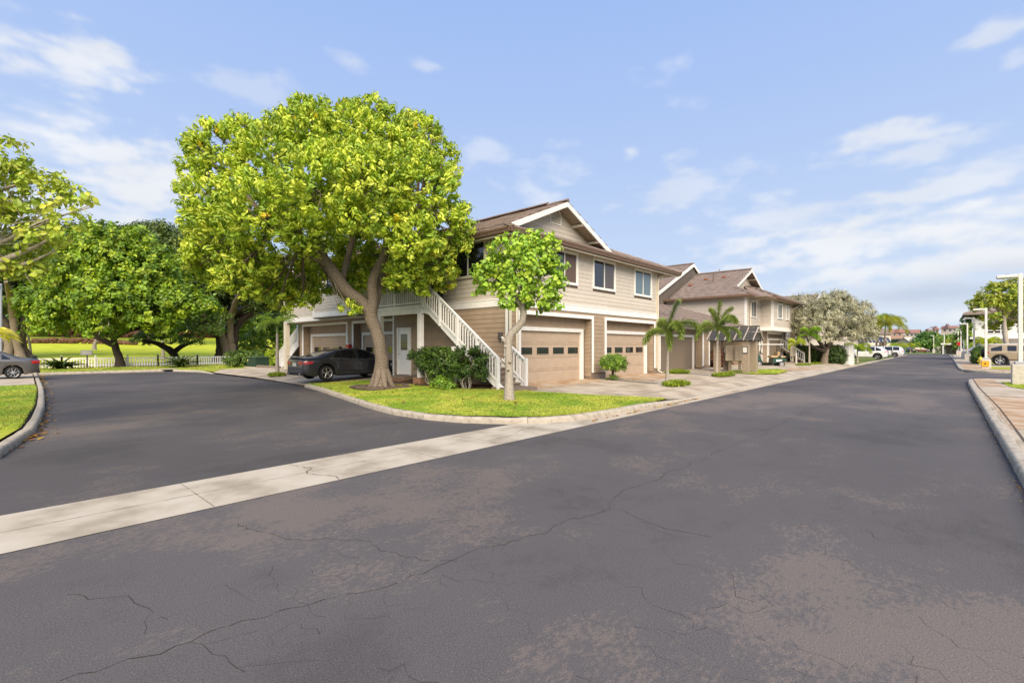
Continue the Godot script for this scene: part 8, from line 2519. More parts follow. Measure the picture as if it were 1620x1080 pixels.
func make_vehicles() -> void:
	rng.seed = 505
	# dark grey fastback sedan in the side driveway
	var dark := paint(0.05, 0.05, 0.06, 0.6)
	var acc := {"L": 4.86, "W": 1.86, "floor": 0.2, "radius": 0.34, "wheels": [1.05, 3.88], "spokes": 5, "chrome": true,
		"top": [[0.0, 0.93], [0.08, 1.02], [0.35, 1.05], [0.7, 1.1], [1.2, 1.26], [1.7, 1.38], [2.2, 1.44], [2.6, 1.445], [3.0, 1.38], [3.4, 1.22], [3.75, 1.04], [3.95, 0.98], [4.4, 0.88], [4.72, 0.76], [4.86, 0.6]],
		"belt": [[0.0, 0.88], [0.3, 0.95], [0.9, 0.98], [2.0, 0.95], [3.4, 0.91], [3.9, 0.88], [4.4, 0.78], [4.75, 0.64], [4.86, 0.5]],
		"plan": [[0.0, 0.72], [0.05, 0.8], [0.25, 0.875], [0.8, 0.92], [2.4, 0.93], [4.0, 0.92], [4.5, 0.85], [4.75, 0.72], [4.86, 0.58]],
		"glass": [[1.2, 1.72, 1.07, 0.55], [1.78, 2.58], [2.66, 3.42]], "screens": [[0.55, 1.62, 0.05, "rear_window"], [3.0, 3.78, 0.03, "windscreen"]],
		"tail": [0.0, 0.42, 0.73, 0.86, 0.1, 0.02, 0.32], "head": [4.35, 4.78, 0.56, 0.72, 0.2], "handles": [1.75, 2.68], "doors": [1.6, 2.62, 3.62], "mirror": 3.4, "plate": 0.72, "rim": M.metal}
	var a := car("parked_car", "dark grey fastback sedan parked behind the big shade tree before the side garages", "car", Vector3(-21.35, 0.235, -11.7), PI / 2, acc, dark)
	var g := G.new()
	g.prism([Vector3(-0.35, 1.44, 0.012), Vector3(-0.12, 1.445, 0.012), Vector3(-0.3, 1.53, 0.008)], Vector3(0, 0, -0.024))
	part("roof_fin", g, M.black, a)
	for z in [0.55, -0.55]:
		g = G.new()
		g.lathe([Vector2(0.05, -0.02), Vector2(0.055, 0.12), Vector2(0.045, 0.12), Vector2(0.04, 0.0)], Vector3.LEFT, Vector3(-2.36, 0.3, z), 12)
		part("exhaust_tip", g, M.metal, a)
	g = G.new()
	g.box(Vector3(-2.4, 1.07, 0), Vector3(0.16, 0.025, 1.3), 0.01)
	part("spoiler", g, dark, a)
	# silver grey sedan cut by the left edge
	var cor := {"L": 4.5, "W": 1.72, "floor": 0.2, "radius": 0.31, "wheels": [0.95, 3.55], "spokes": 8,
		"top": [[0.0, 0.9], [0.06, 1.0], [0.5, 1.04], [0.75, 1.08], [1.2, 1.3], [1.7, 1.45], [2.3, 1.48], [2.8, 1.4], [3.3, 1.14], [3.5, 1.02], [4.0, 0.92], [4.35, 0.8], [4.5, 0.62]],
		"belt": [[0.0, 0.88], [0.4, 0.95], [2.0, 0.93], [3.4, 0.9], [4.0, 0.8], [4.5, 0.5]],
		"plan": [[0.0, 0.7], [0.1, 0.78], [0.4, 0.84], [2.2, 0.86], [3.8, 0.84], [4.3, 0.7], [4.5, 0.55]],
		"glass": [[1.05, 1.35, 1.02, 0.7], [1.4, 2.2], [2.28, 3.1]], "screens": [[0.72, 1.5, 0.05, "rear_window"], [2.75, 3.4, 0.04, "windscreen"]],
		"tail": [0.0, 0.3, 0.74, 0.9, 0.05, -0.05, 0.28], "head": [4.0, 4.4, 0.58, 0.74, 0.2], "handles": [1.4, 2.3], "doors": [1.2, 2.24, 3.2], "mirror": 3.1, "plate": 0.72, "sill": paint(0.15, 0.14, 0.132, 0.7)}
	var silver := paint(0.15, 0.14, 0.132, 0.7)
	a = car("parked_car", "silver grey sedan with a rear spoiler cut by the left edge of the picture", "car", Vector3(-35.35, 0.14, 0.25), -PI / 2, cor, silver)
	g = G.new()
	g.box(Vector3(-2.1, 1.12, 0), Vector3(0.2, 0.03, 1.3), 0.012)
	for z in [0.6, -0.6]:
		g.box(Vector3(-2.08, 1.06, z), Vector3(0.14, 0.1, 0.05), 0.012)
	part("spoiler", g, mat(lin(0.03, 0.03, 0.035), 0.3), a)
	# white crossover with dark cladding
	var white := paint(0.74, 0.74, 0.73)
	var suv := {"L": 4.75, "W": 1.9, "floor": 0.26, "radius": 0.37, "wheels": [1.0, 3.75], "spokes": 5, "tumble": 0.3, "flare": M.black,
		"top": [[0.0, 1.0], [0.06, 1.12], [0.25, 1.3], [0.55, 1.6], [0.9, 1.68], [1.6, 1.73], [2.5, 1.72], [2.95, 1.62], [3.4, 1.3], [3.65, 1.13], [4.2, 1.05], [4.55, 0.94], [4.75, 0.7]],
		"belt": [[0.0, 0.98], [0.3, 1.1], [2.0, 1.04], [3.5, 1.0], [4.2, 0.92], [4.75, 0.6]],
		"plan": [[0.0, 0.8], [0.1, 0.88], [0.4, 0.94], [2.4, 0.95], [4.1, 0.93], [4.5, 0.82], [4.75, 0.66]],
		"glass": [[0.62, 1.2, 1.3, 0.6], [1.28, 2.15], [2.22, 3.1]], "screens": [[0.22, 0.58, 0.06, "rear_window"], [2.9, 3.6, 0.04, "windscreen"]],
		"tail": [0.0, 0.32, 0.95, 1.14, 0.0, -0.1, 0.22], "head": [4.2, 4.6, 0.74, 0.9, 0.2], "handles": [1.4, 2.25], "doors": [1.25, 2.2, 3.3], "mirror": 3.2, "plate": 0.85}
	a = car("parked_car", "white crossover with dark wheel arches and roof rails beside the end of the white wall", "car", Vector3(-7.9, 0.08, -77.6), PI, suv, white, "cars parked down the street")
	for z in [0.62, -0.62]:
		g = G.new()
		g.bar(Vector3(-1.5, 1.74, z), Vector3(0.5, 1.78, z), 0.04, 0.05)
		part("roof_rail", g, M.black, a)
	# bicycle rack shape on its tail
	g = G.new()
	g.bar(Vector3(-2.4, 0.55, -0.5), Vector3(-2.75, 0.6, -0.5), 0.05, 0.05)
	g.bar(Vector3(-2.75, 0.6, -0.8), Vector3(-2.75, 0.6, 0.6), 0.06, 0.06)
	for z in [0.1, -0.6]:
		g.lathe([Vector2(0.27, -0.02), Vector2(0.3, -0.02), Vector2(0.3, 0.02), Vector2(0.27, 0.02), Vector2(0.27, -0.02)], Vector3.RIGHT, Vector3(-2.78, 0.95, z), 18)
	part("rear_rack", g, M.dark_metal, a)
	# white minivan
	var van := {"L": 5.1, "W": 1.98, "floor": 0.22, "radius": 0.34, "wheels": [1.1, 4.1], "spokes": 7, "tumble": 0.28,
		"top": [[0.0, 0.98], [0.05, 1.15], [0.3, 1.55], [0.6, 1.7], [1.6, 1.75], [2.8, 1.73], [3.3, 1.58], [3.9, 1.24], [4.2, 1.08], [4.6, 0.98], [4.95, 0.84], [5.1, 0.65]],
		"belt": [[0.0, 0.96], [0.3, 1.06], [2.0, 1.03], [3.8, 0.98], [4.5, 0.86], [5.1, 0.55]],
		"plan": [[0.0, 0.84], [0.1, 0.92], [0.4, 0.98], [2.6, 0.99], [4.4, 0.95], [4.85, 0.82], [5.1, 0.64]],
		"glass": [[0.55, 1.35], [1.42, 2.4], [2.48, 3.5]], "screens": [[0.1, 0.5, 0.06, "rear_window"], [3.2, 4.1, 0.04, "windscreen"]],
		"tail": [0.0, 0.26, 0.9, 1.06, 0.1, 0.0, 0.3], "head": [4.5, 4.98, 0.66, 0.84, 0.2], "handles": [1.6, 2.6], "doors": [1.4, 2.45, 3.65], "mirror": 3.6, "plate": 0.8}
	a = car("parked_car", "white minivan parked behind the tall palm further down the left side", "car", Vector3(-7.6, 0.06, -99.5), PI, van, paint(0.76, 0.76, 0.75), "cars parked down the street")
	# small blue hatchback
	var hat := {"L": 4.0, "W": 1.7, "floor": 0.2, "radius": 0.31, "wheels": [0.75, 3.25], "spokes": 6, "tumble": 0.32,
		"top": [[0.0, 0.95], [0.06, 1.1], [0.4, 1.42], [0.9, 1.5], [1.8, 1.52], [2.3, 1.42], [2.9, 1.1], [3.4, 0.98], [3.8, 0.84], [4.0, 0.62]],
		"belt": [[0.0, 0.93], [0.3, 1.0], [1.8, 0.94], [3.0, 0.9], [4.0, 0.5]],
		"plan": [[0.0, 0.74], [0.1, 0.8], [0.4, 0.85], [2.2, 0.85], [3.4, 0.83], [3.8, 0.72], [4.0, 0.56]],
		"glass": [[0.5, 1.0, 1.15, 0.5], [1.06, 1.75], [1.82, 2.55]], "screens": [[0.14, 0.42, 0.05, "rear_window"], [2.25, 2.85, 0.04, "windscreen"]],
		"tail": [0.0, 0.22, 0.85, 1.05, 0.0, 0.0, 0.18], "head": [3.5, 3.9, 0.62, 0.78, 0.2], "handles": [1.15, 1.85], "doors": [1.03, 1.78, 2.7], "mirror": 2.6, "plate": 0.7}
	car("parked_car", "light blue hatchback seen past the white minivan at the far left bend", "car", Vector3(-8.0, 0.06, -119.0), PI - 0.5, hat, paint(0.12, 0.25, 0.5, 0.3), "cars parked down the street")
	car("parked_car", "white saloon at the far end of the street left of the round tree", "car", Vector3(-11.5, 0.02, -172.0), 2.3, cor, paint(0.72, 0.72, 0.72), "cars parked down the street")
	car("parked_car", "dark saloon at the far end of the street beneath the round tree", "car", Vector3(-8.3, 0.02, -180.0), 2.2, cor, paint(0.02, 0.02, 0.024), "cars parked down the street")
	car("parked_car", "dark red brown car at the far end just right of the dark saloon", "car", Vector3(-5.6, 0.02, -186.0), 0.4, hat, paint(0.12, 0.03, 0.02), "cars parked down the street")
	car("parked_car", "white car parked on the right between the far lamps", "car", Vector3(4.4, 0.1, -88.0), 0.1, suv, paint(0.78, 0.78, 0.78), "cars parked down the street")
	car("parked_car", "white car further along on the right before the carport", "car", Vector3(4.6, 0.1, -108.0), 0.15, hat, paint(0.76, 0.77, 0.78), "cars parked down the street")
	car("parked_car", "grey white car under the carport at the far right", "car", Vector3(3.4, 0.1, -156.0), PI / 2, suv, paint(0.5, 0.52, 0.55), "cars parked down the street")
	# boxy tan off-roader with a white roof
	var fj := {"L": 4.5, "W": 1.9, "floor": 0.42, "radius": 0.41, "wheels": [0.85, 3.55], "spokes": 6, "tumble": 0.16, "arch": 0.09, "flare": M.black, "header": 0.13,
		"top": [[0.0, 1.2], [0.05, 1.62], [0.14, 1.76], [0.4, 1.8], [1.5, 1.83], [2.5, 1.8], [2.68, 1.72], [2.95, 1.32], [3.05, 1.26], [3.6, 1.22], [4.2, 1.16], [4.4, 1.08], [4.5, 0.95]],
		"belt": [[0.0, 1.1], [0.2, 1.2], [2.8, 1.2], [3.6, 1.12], [4.3, 1.04], [4.5, 0.9]],
		"plan": [[0.0, 0.86], [0.08, 0.92], [2.6, 0.94], [4.2, 0.9], [4.5, 0.8]],
		"glass": [[0.3, 0.98, 1.48, 0.35], [1.3, 1.85], [1.95, 2.65]], "screens": [[2.66, 2.96, 0.05, "windscreen"]],
		"tail": [0.0, 0.16, 1.0, 1.2, 0.0, 0.0, 0.12], "head": [4.2, 4.45, 0.82, 0.98, 0.1], "handles": [1.45, 2.0], "doors": [1.2, 1.9, 2.85], "mirror": 2.75, "plate": 0.9}
	a = car("off_roader", "boxy tan off-roader with white roof and spare wheel parked at the right edge", "car", Vector3(4.85, 0.12, -60.3), 0.0, fj, paint(0.36, 0.28, 0.18, 0.3))
	g = G.new()
	g.box(Vector3(-0.86, 1.83, 0), Vector3(2.5, 0.07, 1.5), 0.03)
	part("roof", g, paint(0.76, 0.75, 0.73), a)
	g = G.new()
	g.lathe([Vector2(0.0, 0.12), Vector2(0.32, 0.12), Vector2(0.4, 0.08), Vector2(0.41, -0.06), Vector2(0.36, -0.12), Vector2(0.0, -0.12)], Vector3.RIGHT, Vector3(-2.42, 1.05, -0.15), 24)
	part("spare_wheel", g, M.black, a)
	g = G.new()
	g.box(Vector3(-2.25, 0.62, 0), Vector3(0.2, 0.2, 1.8), 0.04)
	part("rear_bumper", g, M.black, a)
	# golf cart
	var green := paint(0.008, 0.05, 0.032)
	var c := thing("golf_cart", "dark green golf cart with a white canopy parked on the driveway", "golf cart", Vector3(-10.65, 0.13, -42.6), -2.61)
	g = G.new()
	g.prism([Vector3(-1.15, 0.46, 0.55), Vector3(-1.2, 0.55, 0.55), Vector3(-1.1, 0.68, 0.55), Vector3(-0.62, 0.74, 0.55), Vector3(-0.2, 0.7, 0.55), Vector3(-0.16, 0.3, 0.55), Vector3(-0.45, 0.3, 0.55), Vector3(-0.55, 0.46, 0.55)], Vector3(0, 0, -1.1))
	part("rear_body", g, green, c)
	g = G.new()
	g.prism([Vector3(0.5, 0.3, 0.5), Vector3(0.6, 0.46, 0.5), Vector3(0.78, 0.92, 0.5), Vector3(0.95, 0.9, 0.5), Vector3(1.2, 0.66, 0.5), Vector3(1.28, 0.5, 0.5), Vector3(1.2, 0.44, 0.5), Vector3(0.66, 0.44, 0.5), Vector3(0.58, 0.3, 0.5)], Vector3(0, 0, -1.0))
	part("front_cowl", g, green, c)
	g = G.new()
	g.box(Vector3(0.27, 0.28, 0), Vector3(1.1, 0.06, 1.1), 0.02)
	g.box(Vector3(0, 0.24, 0), Vector3(2.3, 0.1, 0.5), 0.02)
	part("floor", g, M.black, c)
	for e in [[Vector3(-0.3, 0.8, 0), Vector3(0.5, 0.14, 1.05), 0.0], [Vector3(-0.6, 1.0, 0), Vector3(0.12, 0.42, 1.0), 0.15], [Vector3(-0.95, 0.8, 0), Vector3(0.4, 0.12, 0.95), 0.0], [Vector3(-0.72, 1.0, 0), Vector3(0.1, 0.34, 0.9), -0.1]]:
		g = G.new()
		g.x = Transform3D(Basis(Vector3.BACK, e[2]), e[0])
		g.box(Vector3.ZERO, e[1], 0.05)
		part("seat", g, mat(lin(0.5, 0.36, 0.2), 0.6), c)
	g = G.new()
	g.box(Vector3(0.0, 1.78, 0), Vector3(1.9, 0.07, 1.15), 0.03)
	part("canopy", g, mat(lin(0.75, 0.74, 0.71), 0.5), c)
	for z in [0.5, -0.5]:
		for e in [[Vector3(0.85, 0.85, z), Vector3(0.62, 1.76, z)], [Vector3(-0.72, 0.7, z), Vector3(-0.8, 1.76, z)], [Vector3(-1.1, 0.6, z), Vector3(-1.2, 1.1, z)]]:
			g = G.new()
			g.bar(e[0], e[1], 0.04, 0.04)
			part("post", g, M.black, c)
		for x in [0.85, -0.8]:
			wheel(c, Vector3(x, 0.24, z * 1.06), 0.24, 0.18, 6, mat(lin(0.5, 0.5, 0.5), 0.4), M.black, signf(z))
		g = G.new()
		g.box(Vector3(-0.62, 0.5, z * 1.125), Vector3(0.42, 0.16, 0.012), 0.003)
		part("number_plate", g, mat(lin(0.7, 0.7, 0.7), 0.5), c)
		g = G.new()
		g.box(Vector3(1.16, 0.68, z * 0.7), Vector3(0.08, 0.1, 0.16), 0.03)
		part("headlight", g, M.clear_light, c)
		g = G.new()
		g.box(Vector3(-1.17, 0.56, z * 0.8), Vector3(0.05, 0.08, 0.14), 0.02)
		part("tail_light", g, M.red_light, c)
	g = G.new()
	g.tube([Vector3(0.72, 0.88, 0.25), Vector3(0.5, 1.08, 0.25)], [0.025, 0.025], 8)
	g.lathe([Vector2(0.15, -0.015), Vector2(0.18, -0.015), Vector2(0.18, 0.015), Vector2(0.15, 0.015), Vector2(0.15, -0.015)], Vector3(-0.74, 0.67, 0).normalized(), Vector3(0.48, 1.1, 0.25), 18)
	part("steering_wheel", g, M.black, c)
	g = G.new()
	for z in [0.45, -0.45]:
		g.bar(Vector3(-1.2, 0.4, z), Vector3(-1.55, 0.42, z), 0.04, 0.04)
		g.bar(Vector3(-1.5, 0.42, z), Vector3(-1.55, 0.85, z), 0.04, 0.04)
	g.bar(Vector3(-1.55, 0.82, -0.45), Vector3(-1.55, 0.82, 0.45), 0.04, 0.04)
	part("rear_rack", g, M.black, c)

# ---------------------------------------------------------------- street furniture and small things
func lamp_post(label: String, at: Vector3, tall: float, sign_on := false) -> Node3D:
	var t := thing("street_lamp", label, "street lamp", at, 0.0, "white square street lamps on concrete plinths")
	var g := G.new()
	g.box(Vector3(0, 0.44, 0), Vector3(0.54, 1.0, 0.54), 0.02)
	part("plinth", g, M.plinth, t)
	g = G.new()
	g.box(Vector3(0, 1.0, 0), Vector3(0.36, 0.14, 0.36), 0.02)
	part("base_cover", g, mat(lin(0.4, 0.41, 0.42), 0.5), t)
	g = G.new()
	g.box(Vector3(0, (tall + 1.0) / 2, 0), Vector3(0.14, tall - 1.0, 0.14), 0.012)
	part("pole", g, M.pole, t)
	g = G.new()
	g.box(Vector3(-0.4, tall - 0.09, 0), Vector3(0.64, 0.13, 0.28), 0.02)
	var hd := part("lamp_head", g, M.pole, t)
	g = G.new()
	g.box(Vector3(-0.47, tall - 0.16, 0), Vector3(0.44, 0.02, 0.22), 0.004)
	part("lens", g, mat(lin(0.2, 0.2, 0.19), 0.3), hd)
	g = G.new()
	g.box(Vector3(-0.4, tall - 0.005, 0), Vector3(0.16, 0.05, 0.1), 0.02)
	part("sensor", g, mat(lin(0.25, 0.27, 0.3), 0.4), hd)
	return t

func make_things() -> void:
	rng.seed = 606
	# lamps along the right
	var first := lamp_post("nearest white square street lamp on a big concrete plinth at the right edge", Vector3(2.32, 0.05, -29.45), 4.78)
	var named := ["second street lamp, its plinth bearing the yellow sign", "third street lamp, beside the clipped hedge block", "fourth street lamp along the right pavement", "fifth street lamp along the right pavement", "sixth street lamp along the right pavement", "seventh street lamp, short beside the golden palms", "street lamp standing before the carport", "street lamp left of the carport near the end of the street"]
	var spots := [[Vector3(2.2, -0.15, -50.6), 0.0], [Vector3(2.05, -0.1, -66.8), 0.0], [Vector3(1.95, -0.1, -83.0), 0.0], [Vector3(1.9, -0.05, -98.0), 0.0], [Vector3(1.85, 0.0, -113.0), 0.0], [Vector3(1.7, 0.0, -128.0), 0.0], [Vector3(-0.4, 0.0, -158.0), 0.0], [Vector3(-2.6, 0.0, -176.0), 0.0]]
	for k in spots.size():
		copy_of(first, spots[k][0], spots[k][1], named[k])
	lamp_post("white street lamp at the left edge with its arm reaching over the silver sedan", LAMP_LEFT(), 5.25).rotation.y = PI * 0.78
	# yellow sign on the second plinth
	var sg := thing("warning_sign", "yellow square sign with a dark mark on the second lamp plinth", "sign", Vector3(2.17, 0.36, -50.3))
	var g := G.new()
	g.box(Vector3(-0.02, 0.1, 0), Vector3(0.4, 0.42, 0.03), 0.006)
	part("panel", g, M.yellow, sg)
	g = G.new()
	g.box(Vector3(-0.02, 0.12, 0.018), Vector3(0.09, 0.09, 0.008), 0.002)
	g.box(Vector3(-0.06, 0.06, 0.018), Vector3(0.05, 0.03, 0.008), 0.002)
	part("mark", g, M.black, sg)
	# yellow hydrant
	var hy := thing("fire_hydrant", "yellow fire hydrant beside the clipped hedge block on the right", "hydrant", Vector3(2.25, 0.0, -59.5))
	g = G.new()
	g.lathe([Vector2(0, 0), Vector2(0.2, 0), Vector2(0.2, 0.06), Vector2(0.13, 0.08), Vector2(0.13, 0.55), Vector2(0.17, 0.57), Vector2(0.17, 0.62), Vector2(0.12, 0.74), Vector2(0.05, 0.8), Vector2(0.04, 0.86), Vector2(0, 0.86)], Vector3.UP, Vector3.ZERO, 16)
	part("barrel", g, mat(lin(0.62, 0.5, 0.05), 0.5), hy)
	for d in [Vector3.LEFT, Vector3.RIGHT, Vector3.BACK]:
		g = G.new()
		g.lathe([Vector2(0.07, 0.1), Vector2(0.075, 0.2), Vector2(0.05, 0.23), Vector2(0, 0.23)], d, Vector3(0, 0.45, 0), 12)
		part("outlet", g, mat(lin(0.62, 0.5, 0.05), 0.5), hy)
	# red sign far away
	var rs := thing("road_sign", "small red sign on a pole far down on the right", "sign", Vector3(1.7, 0.1, -120.0))
	g = G.new()
	g.tube([Vector3.ZERO, Vector3(0, 2.4, 0)], [0.04, 0.04], 8)
	part("pole", g, M.metal, rs)
	g = G.new()
	var oct := []
	for k in 8:
		oct.append(Vector3(cos(TAU * (k + 0.5) / 8) * 0.32, 2.15 + sin(TAU * (k + 0.5) / 8) * 0.32, 0.05))
	g.prism(oct, Vector3(0, 0, -0.02))
	part("panel", g, M.red, rs)
	# mailbox shelter
	var sh := thing("mailbox_shelter", "open slatted pergola on tan pillars sheltering mailboxes by the street", "pergola", Vector3.ZERO)
	var pil := tri_mat(speck(lin(0.27, 0.215, 0.155), lin(0.33, 0.265, 0.195), 94, 0.02), 0.5, 0.85)
	var px := [[-10.35, -30.05, 0.34], [-8.62, -29.75, 0.34], [-10.2, -31.3, 0.34], [-8.52, -30.95, 0.34]]
	for p in px:
		g = G.new()
		g.box(Vector3(p[0], 1.15, p[1]), Vector3(p[2], 1.95, p[2]), 0.012)
		part("pillar", g, pil, sh)
	var cx := -9.45
	var cz := -30.5
	var ridge_y := 2.9
	var hd := 1.1
	for s in [1, -1]:
		g = G.new()
		g.box(Vector3(cx, 2.12, cz + s * 0.75), Vector3(2.5, 0.16, 0.1), 0.01)
		part("beam", g, M.dark_metal, sh)
		for k in 6:
			var x := cx - 1.3 + k * 0.52
			g = G.new()
			g.bar(Vector3(x, 2.12, cz + s * hd), Vector3(x, ridge_y, cz), 0.05, 0.08, Vector3.UP, 0.006)
			part("rafter", g, mat(lin(0.4, 0.34, 0.29), 0.6), sh)
		for k in 6:
			var f := (k + 0.4) / 6.0
			g = G.new()
			g.x = Transform3D(Basis(Vector3.RIGHT, s * 0.62), Vector3(cx, lerpf(2.12, ridge_y, f) - 0.01, cz + s * hd * (1.0 - f)))
			g.box(Vector3.ZERO, Vector3(2.62, 0.025, 0.14), 0.005)
			part("slat", g, M.dark_metal, sh)
	g = G.new()
	g.bar(Vector3(cx - 1.36, ridge_y + 0.03, cz), Vector3(cx + 1.36, ridge_y + 0.03, cz), 0.06, 0.1)
	part("ridge_beam", g, M.dark_metal, sh)
	for x in [cx - 1.15, cx + 1.15]:
		g = G.new()
		g.bar(Vector3(x, 2.2, cz + 0.9), Vector3(x, 2.2, cz - 0.9), 0.08, 0.16)
		part("tie_beam", g, M.dark_metal, sh)
		g = G.new()
		g.bar(Vector3(x, 2.2, cz), Vector3(x, ridge_y, cz), 0.07, 0.07)
		part("king_post", g, M.dark_metal, sh)
	for k in 2:
		var b := thing("mailbox_unit", ["tan metal mailbox cabinet on a post inside the shelter, right one", "tan metal mailbox cabinet on a post inside the shelter, left one"][k], "mailbox", Vector3(-9.25 - k * 0.6, 0.22, -30.7 - k * 0.1), 0.25, "mailboxes in the shelter")
		g = G.new()
		g.box(Vector3(0, 0.35, 0), Vector3(0.16, 0.7, 0.16), 0.01)
		part("post", g, pil, b)
		g = G.new()
		g.box(Vector3(0, 1.12, 0), Vector3(0.5, 0.95, 0.4), 0.03)
		part("cabinet", g, mat(lin(0.42, 0.34, 0.25), 0.5), b)
		for y in 4:
			for x in 2:
				g = G.new()
				g.box(Vector3(-0.12 + x * 0.24, 0.78 + y * 0.22, 0.203), Vector3(0.22, 0.2, 0.012), 0.004)
				var d := part("door", g, mat(lin(0.46, 0.38, 0.29), 0.45), b)
				g = G.new()
				g.box(Vector3(-0.05 + x * 0.24, 0.82 + y * 0.22, 0.213), Vector3(0.025, 0.025, 0.01))
				part("lock", g, M.dark_metal, d)
	for e in [[Vector3(-8.62, 1.55, -29.56), "dark framed notice on the right front pillar of the shelter"], [Vector3(-10.2, 1.5, -31.11), "dark framed notice on the left back pillar of the shelter"]]:
		var nb := thing("notice_board", e[1], "notice board", e[0], 0.0, "framed notices on the shelter pillars")
		g = G.new()
		g.box(Vector3.ZERO, Vector3(0.3, 0.4, 0.03), 0.006)
		part("frame", g, M.dark_metal, nb)
		g = G.new()
		g.box(Vector3(0, 0, 0.017), Vector3(0.22, 0.3, 0.006))
		part("sheet", g, mat(lin(0.6, 0.6, 0.56), 0.6), nb)
	# second shelter with solar-like slats far away
	var s2 := thing("mailbox_shelter", "distant slatted pergola behind the tall palms", "pergola", Vector3(-10.0, 0, -108), 0.3)
	for x in [-1.6, 1.6]:
		for z in [-1.0, 1.0]:
			g = G.new()
			g.box(Vector3(x, 1.3, z), Vector3(0.5, 2.6, 0.5))
			part("pillar", g, pil, s2)
	for k in 9:
		g = G.new()
		g.x = Transform3D(Basis(Vector3.UP, PI / 2) * Basis(Vector3.RIGHT, 0.0), Vector3(-2.2 + k * 0.55, 2.75, 0.9))
		g.bar(Vector3(-1.0, -0.3, 0), Vector3(1.0, 0.6, 0), 0.42, 0.05)
		part("slat", g, mat(lin(0.06, 0.075, 0.1), 0.3), s2)
	# white wall with its posts
	var ww := thing("garden_wall", "low white wall ending in a post beside the street behind the silver tree", "wall", Vector3(-9.6, 0, -54.3))
	g = G.new()
	g.box(Vector3(0, 0.92, 0), Vector3(5.8, 1.76, 0.18), 0.02)
	part("panel", g, M.white, ww)
	g = G.new()
	g.box(Vector3(0, 1.83, 0), Vector3(5.9, 0.09, 0.3), 0.02)
	part("coping", g, M.white, ww)
	for k in 4:
		g = G.new()
		g.box(Vector3(2.98, 0.95, -0.2 - k * 0.42), Vector3(0.2, 1.9, 0.38), 0.015)
		part("board", g, M.white, ww)
	# outside steps and white guard beyond the neighbour house
	var os := thing("outside_steps", "white guarded outside steps at the far end of the neighbour house", "stairs", Vector3(-10.8, 0, -53.2))
	for k in 9:
		g = G.new()
		g.box(Vector3(-0.9 + k * 0.26 - 0.6, 1.75 - k * 0.18, 0), Vector3(0.3, 0.16, 1.2), 0.01)
		part("tread", g, M.stem_wall, os)
	for z in [0.62, -0.62]:
		rail(os, "guard", Vector3(-1.5, 1.85, z), Vector3(0.75, 0.25, z), 0.9, 0.16, true, 1.1, null, 0.25)
	# a low white rail and posts on the driveway there
	var br := thing("bike_rack", "thin dark rail and white post beside the golf cart", "rail", Vector3(-9.95, 0.1, -47.6))
	g = G.new()
	g.box(Vector3(0.25, 0.55, 0), Vector3(0.12, 1.1, 0.12), 0.01)
	part("post", g, M.white, br)
	g = G.new()
	g.tube(round_path([Vector3(-0.9, 0, 0), Vector3(-0.9, 0.75, 0), Vector3(0.6, 0.75, 0), Vector3(0.6, 0.0, 0)]), [0.025, 0.025, 0.025, 0.025, 0.025, 0.025, 0.025, 0.025, 0.025, 0.025, 0.025, 0.025], 8)
	part("hoop", g, M.dark_metal, br)
	# steps at the left end of the corner house
	var ls := thing("outside_steps", "white guarded outside steps at the left end of the corner house", "stairs", Vector3(-31.6, 0, -14.6))
	for k in 10:
		g = G.new()
		g.box(Vector3(-0.2 - k * 0.3, 2.05 - k * 0.18, 0), Vector3(0.34, 0.18, 1.15), 0.01)
		part("tread", g, M.stem_wall, ls)
	for z in [0.6, -0.6]:
		rail(ls, "guard", Vector3(-0.1, 2.1, z), Vector3(-3.2, 0.35, z), 0.95, 0.15, true, 1.5, null, 0.2)
		g = G.new()
		g.prism([Vector3(-0.1, 2.15, z), Vector3(-3.3, 0.35, z), Vector3(-3.3, 0.1, z), Vector3(-2.9, 0.1, z), Vector3(-0.1, 1.75, z)], Vector3(0, 0, -0.05))
		part("stringer", g, M.white, ls)
	g = G.new()
	g.box(Vector3(-4.4, 0.2, 0.9), Vector3(4.0, 0.36, 0.3), 0.02)
	part("low_wall", g, M.stem_wall, ls)
	# green utility box
	var tb := thing("utility_box", "dark green utility box on a pad beside the clipped hedge", "utility box", Vector3(-38.3, 0.13, -13.9), 0.15)
	g = G.new()
	g.box(Vector3(0, 0.06, 0), Vector3(1.5, 0.12, 1.3), 0.02)
	part("pad", g, M.concrete, tb)
	g = G.new()
	g.prism([Vector3(-0.62, 0.12, 0.5), Vector3(0.62, 0.12, 0.5), Vector3(0.62, 0.78, 0.5), Vector3(-0.62, 0.78, 0.5)], Vector3(0, 0, -1.0))
	part("cabinet", g, M.cabinet, tb)
	g = G.new()
	g.box(Vector3(0, 0.8, 0), Vector3(1.34, 0.06, 1.1), 0.02)
	part("lid", g, mat(lin(0.045, 0.075, 0.05), 0.5), tb)
	for x in [-0.31, 0.31]:
		g = G.new()
		g.box(Vector3(x, 0.45, 0.508), Vector3(0.58, 0.58, 0.014), 0.004)
		part("door", g, M.cabinet, tb)
	g = G.new()
	g.box(Vector3(-0.46, 0.6, 0.52), Vector3(0.12, 0.14, 0.006))
	part("sticker", g, mat(lin(0.6, 0.45, 0.1), 0.5), tb)
	# white picket fence
	var line := [Vector3(-49.2, 0.1, 3.0), Vector3(-49.0, 0.1, -4.0), Vector3(-47.5, 0.12, -9.6), Vector3(-46.9, 0.12, -12.2), Vector3(-46.9, 0.12, -14.6)]
	var names := ["white picket fence behind the silver sedan", "white picket fence behind the green tree and the left lily", "white picket fence behind the right lily", "bright white picket fence panel left of the clipped hedge"]
	for k in line.size() - 1:
		var a: Vector3 = line[k]
		var b: Vector3 = line[k + 1]
		fence(names[k], a, b)
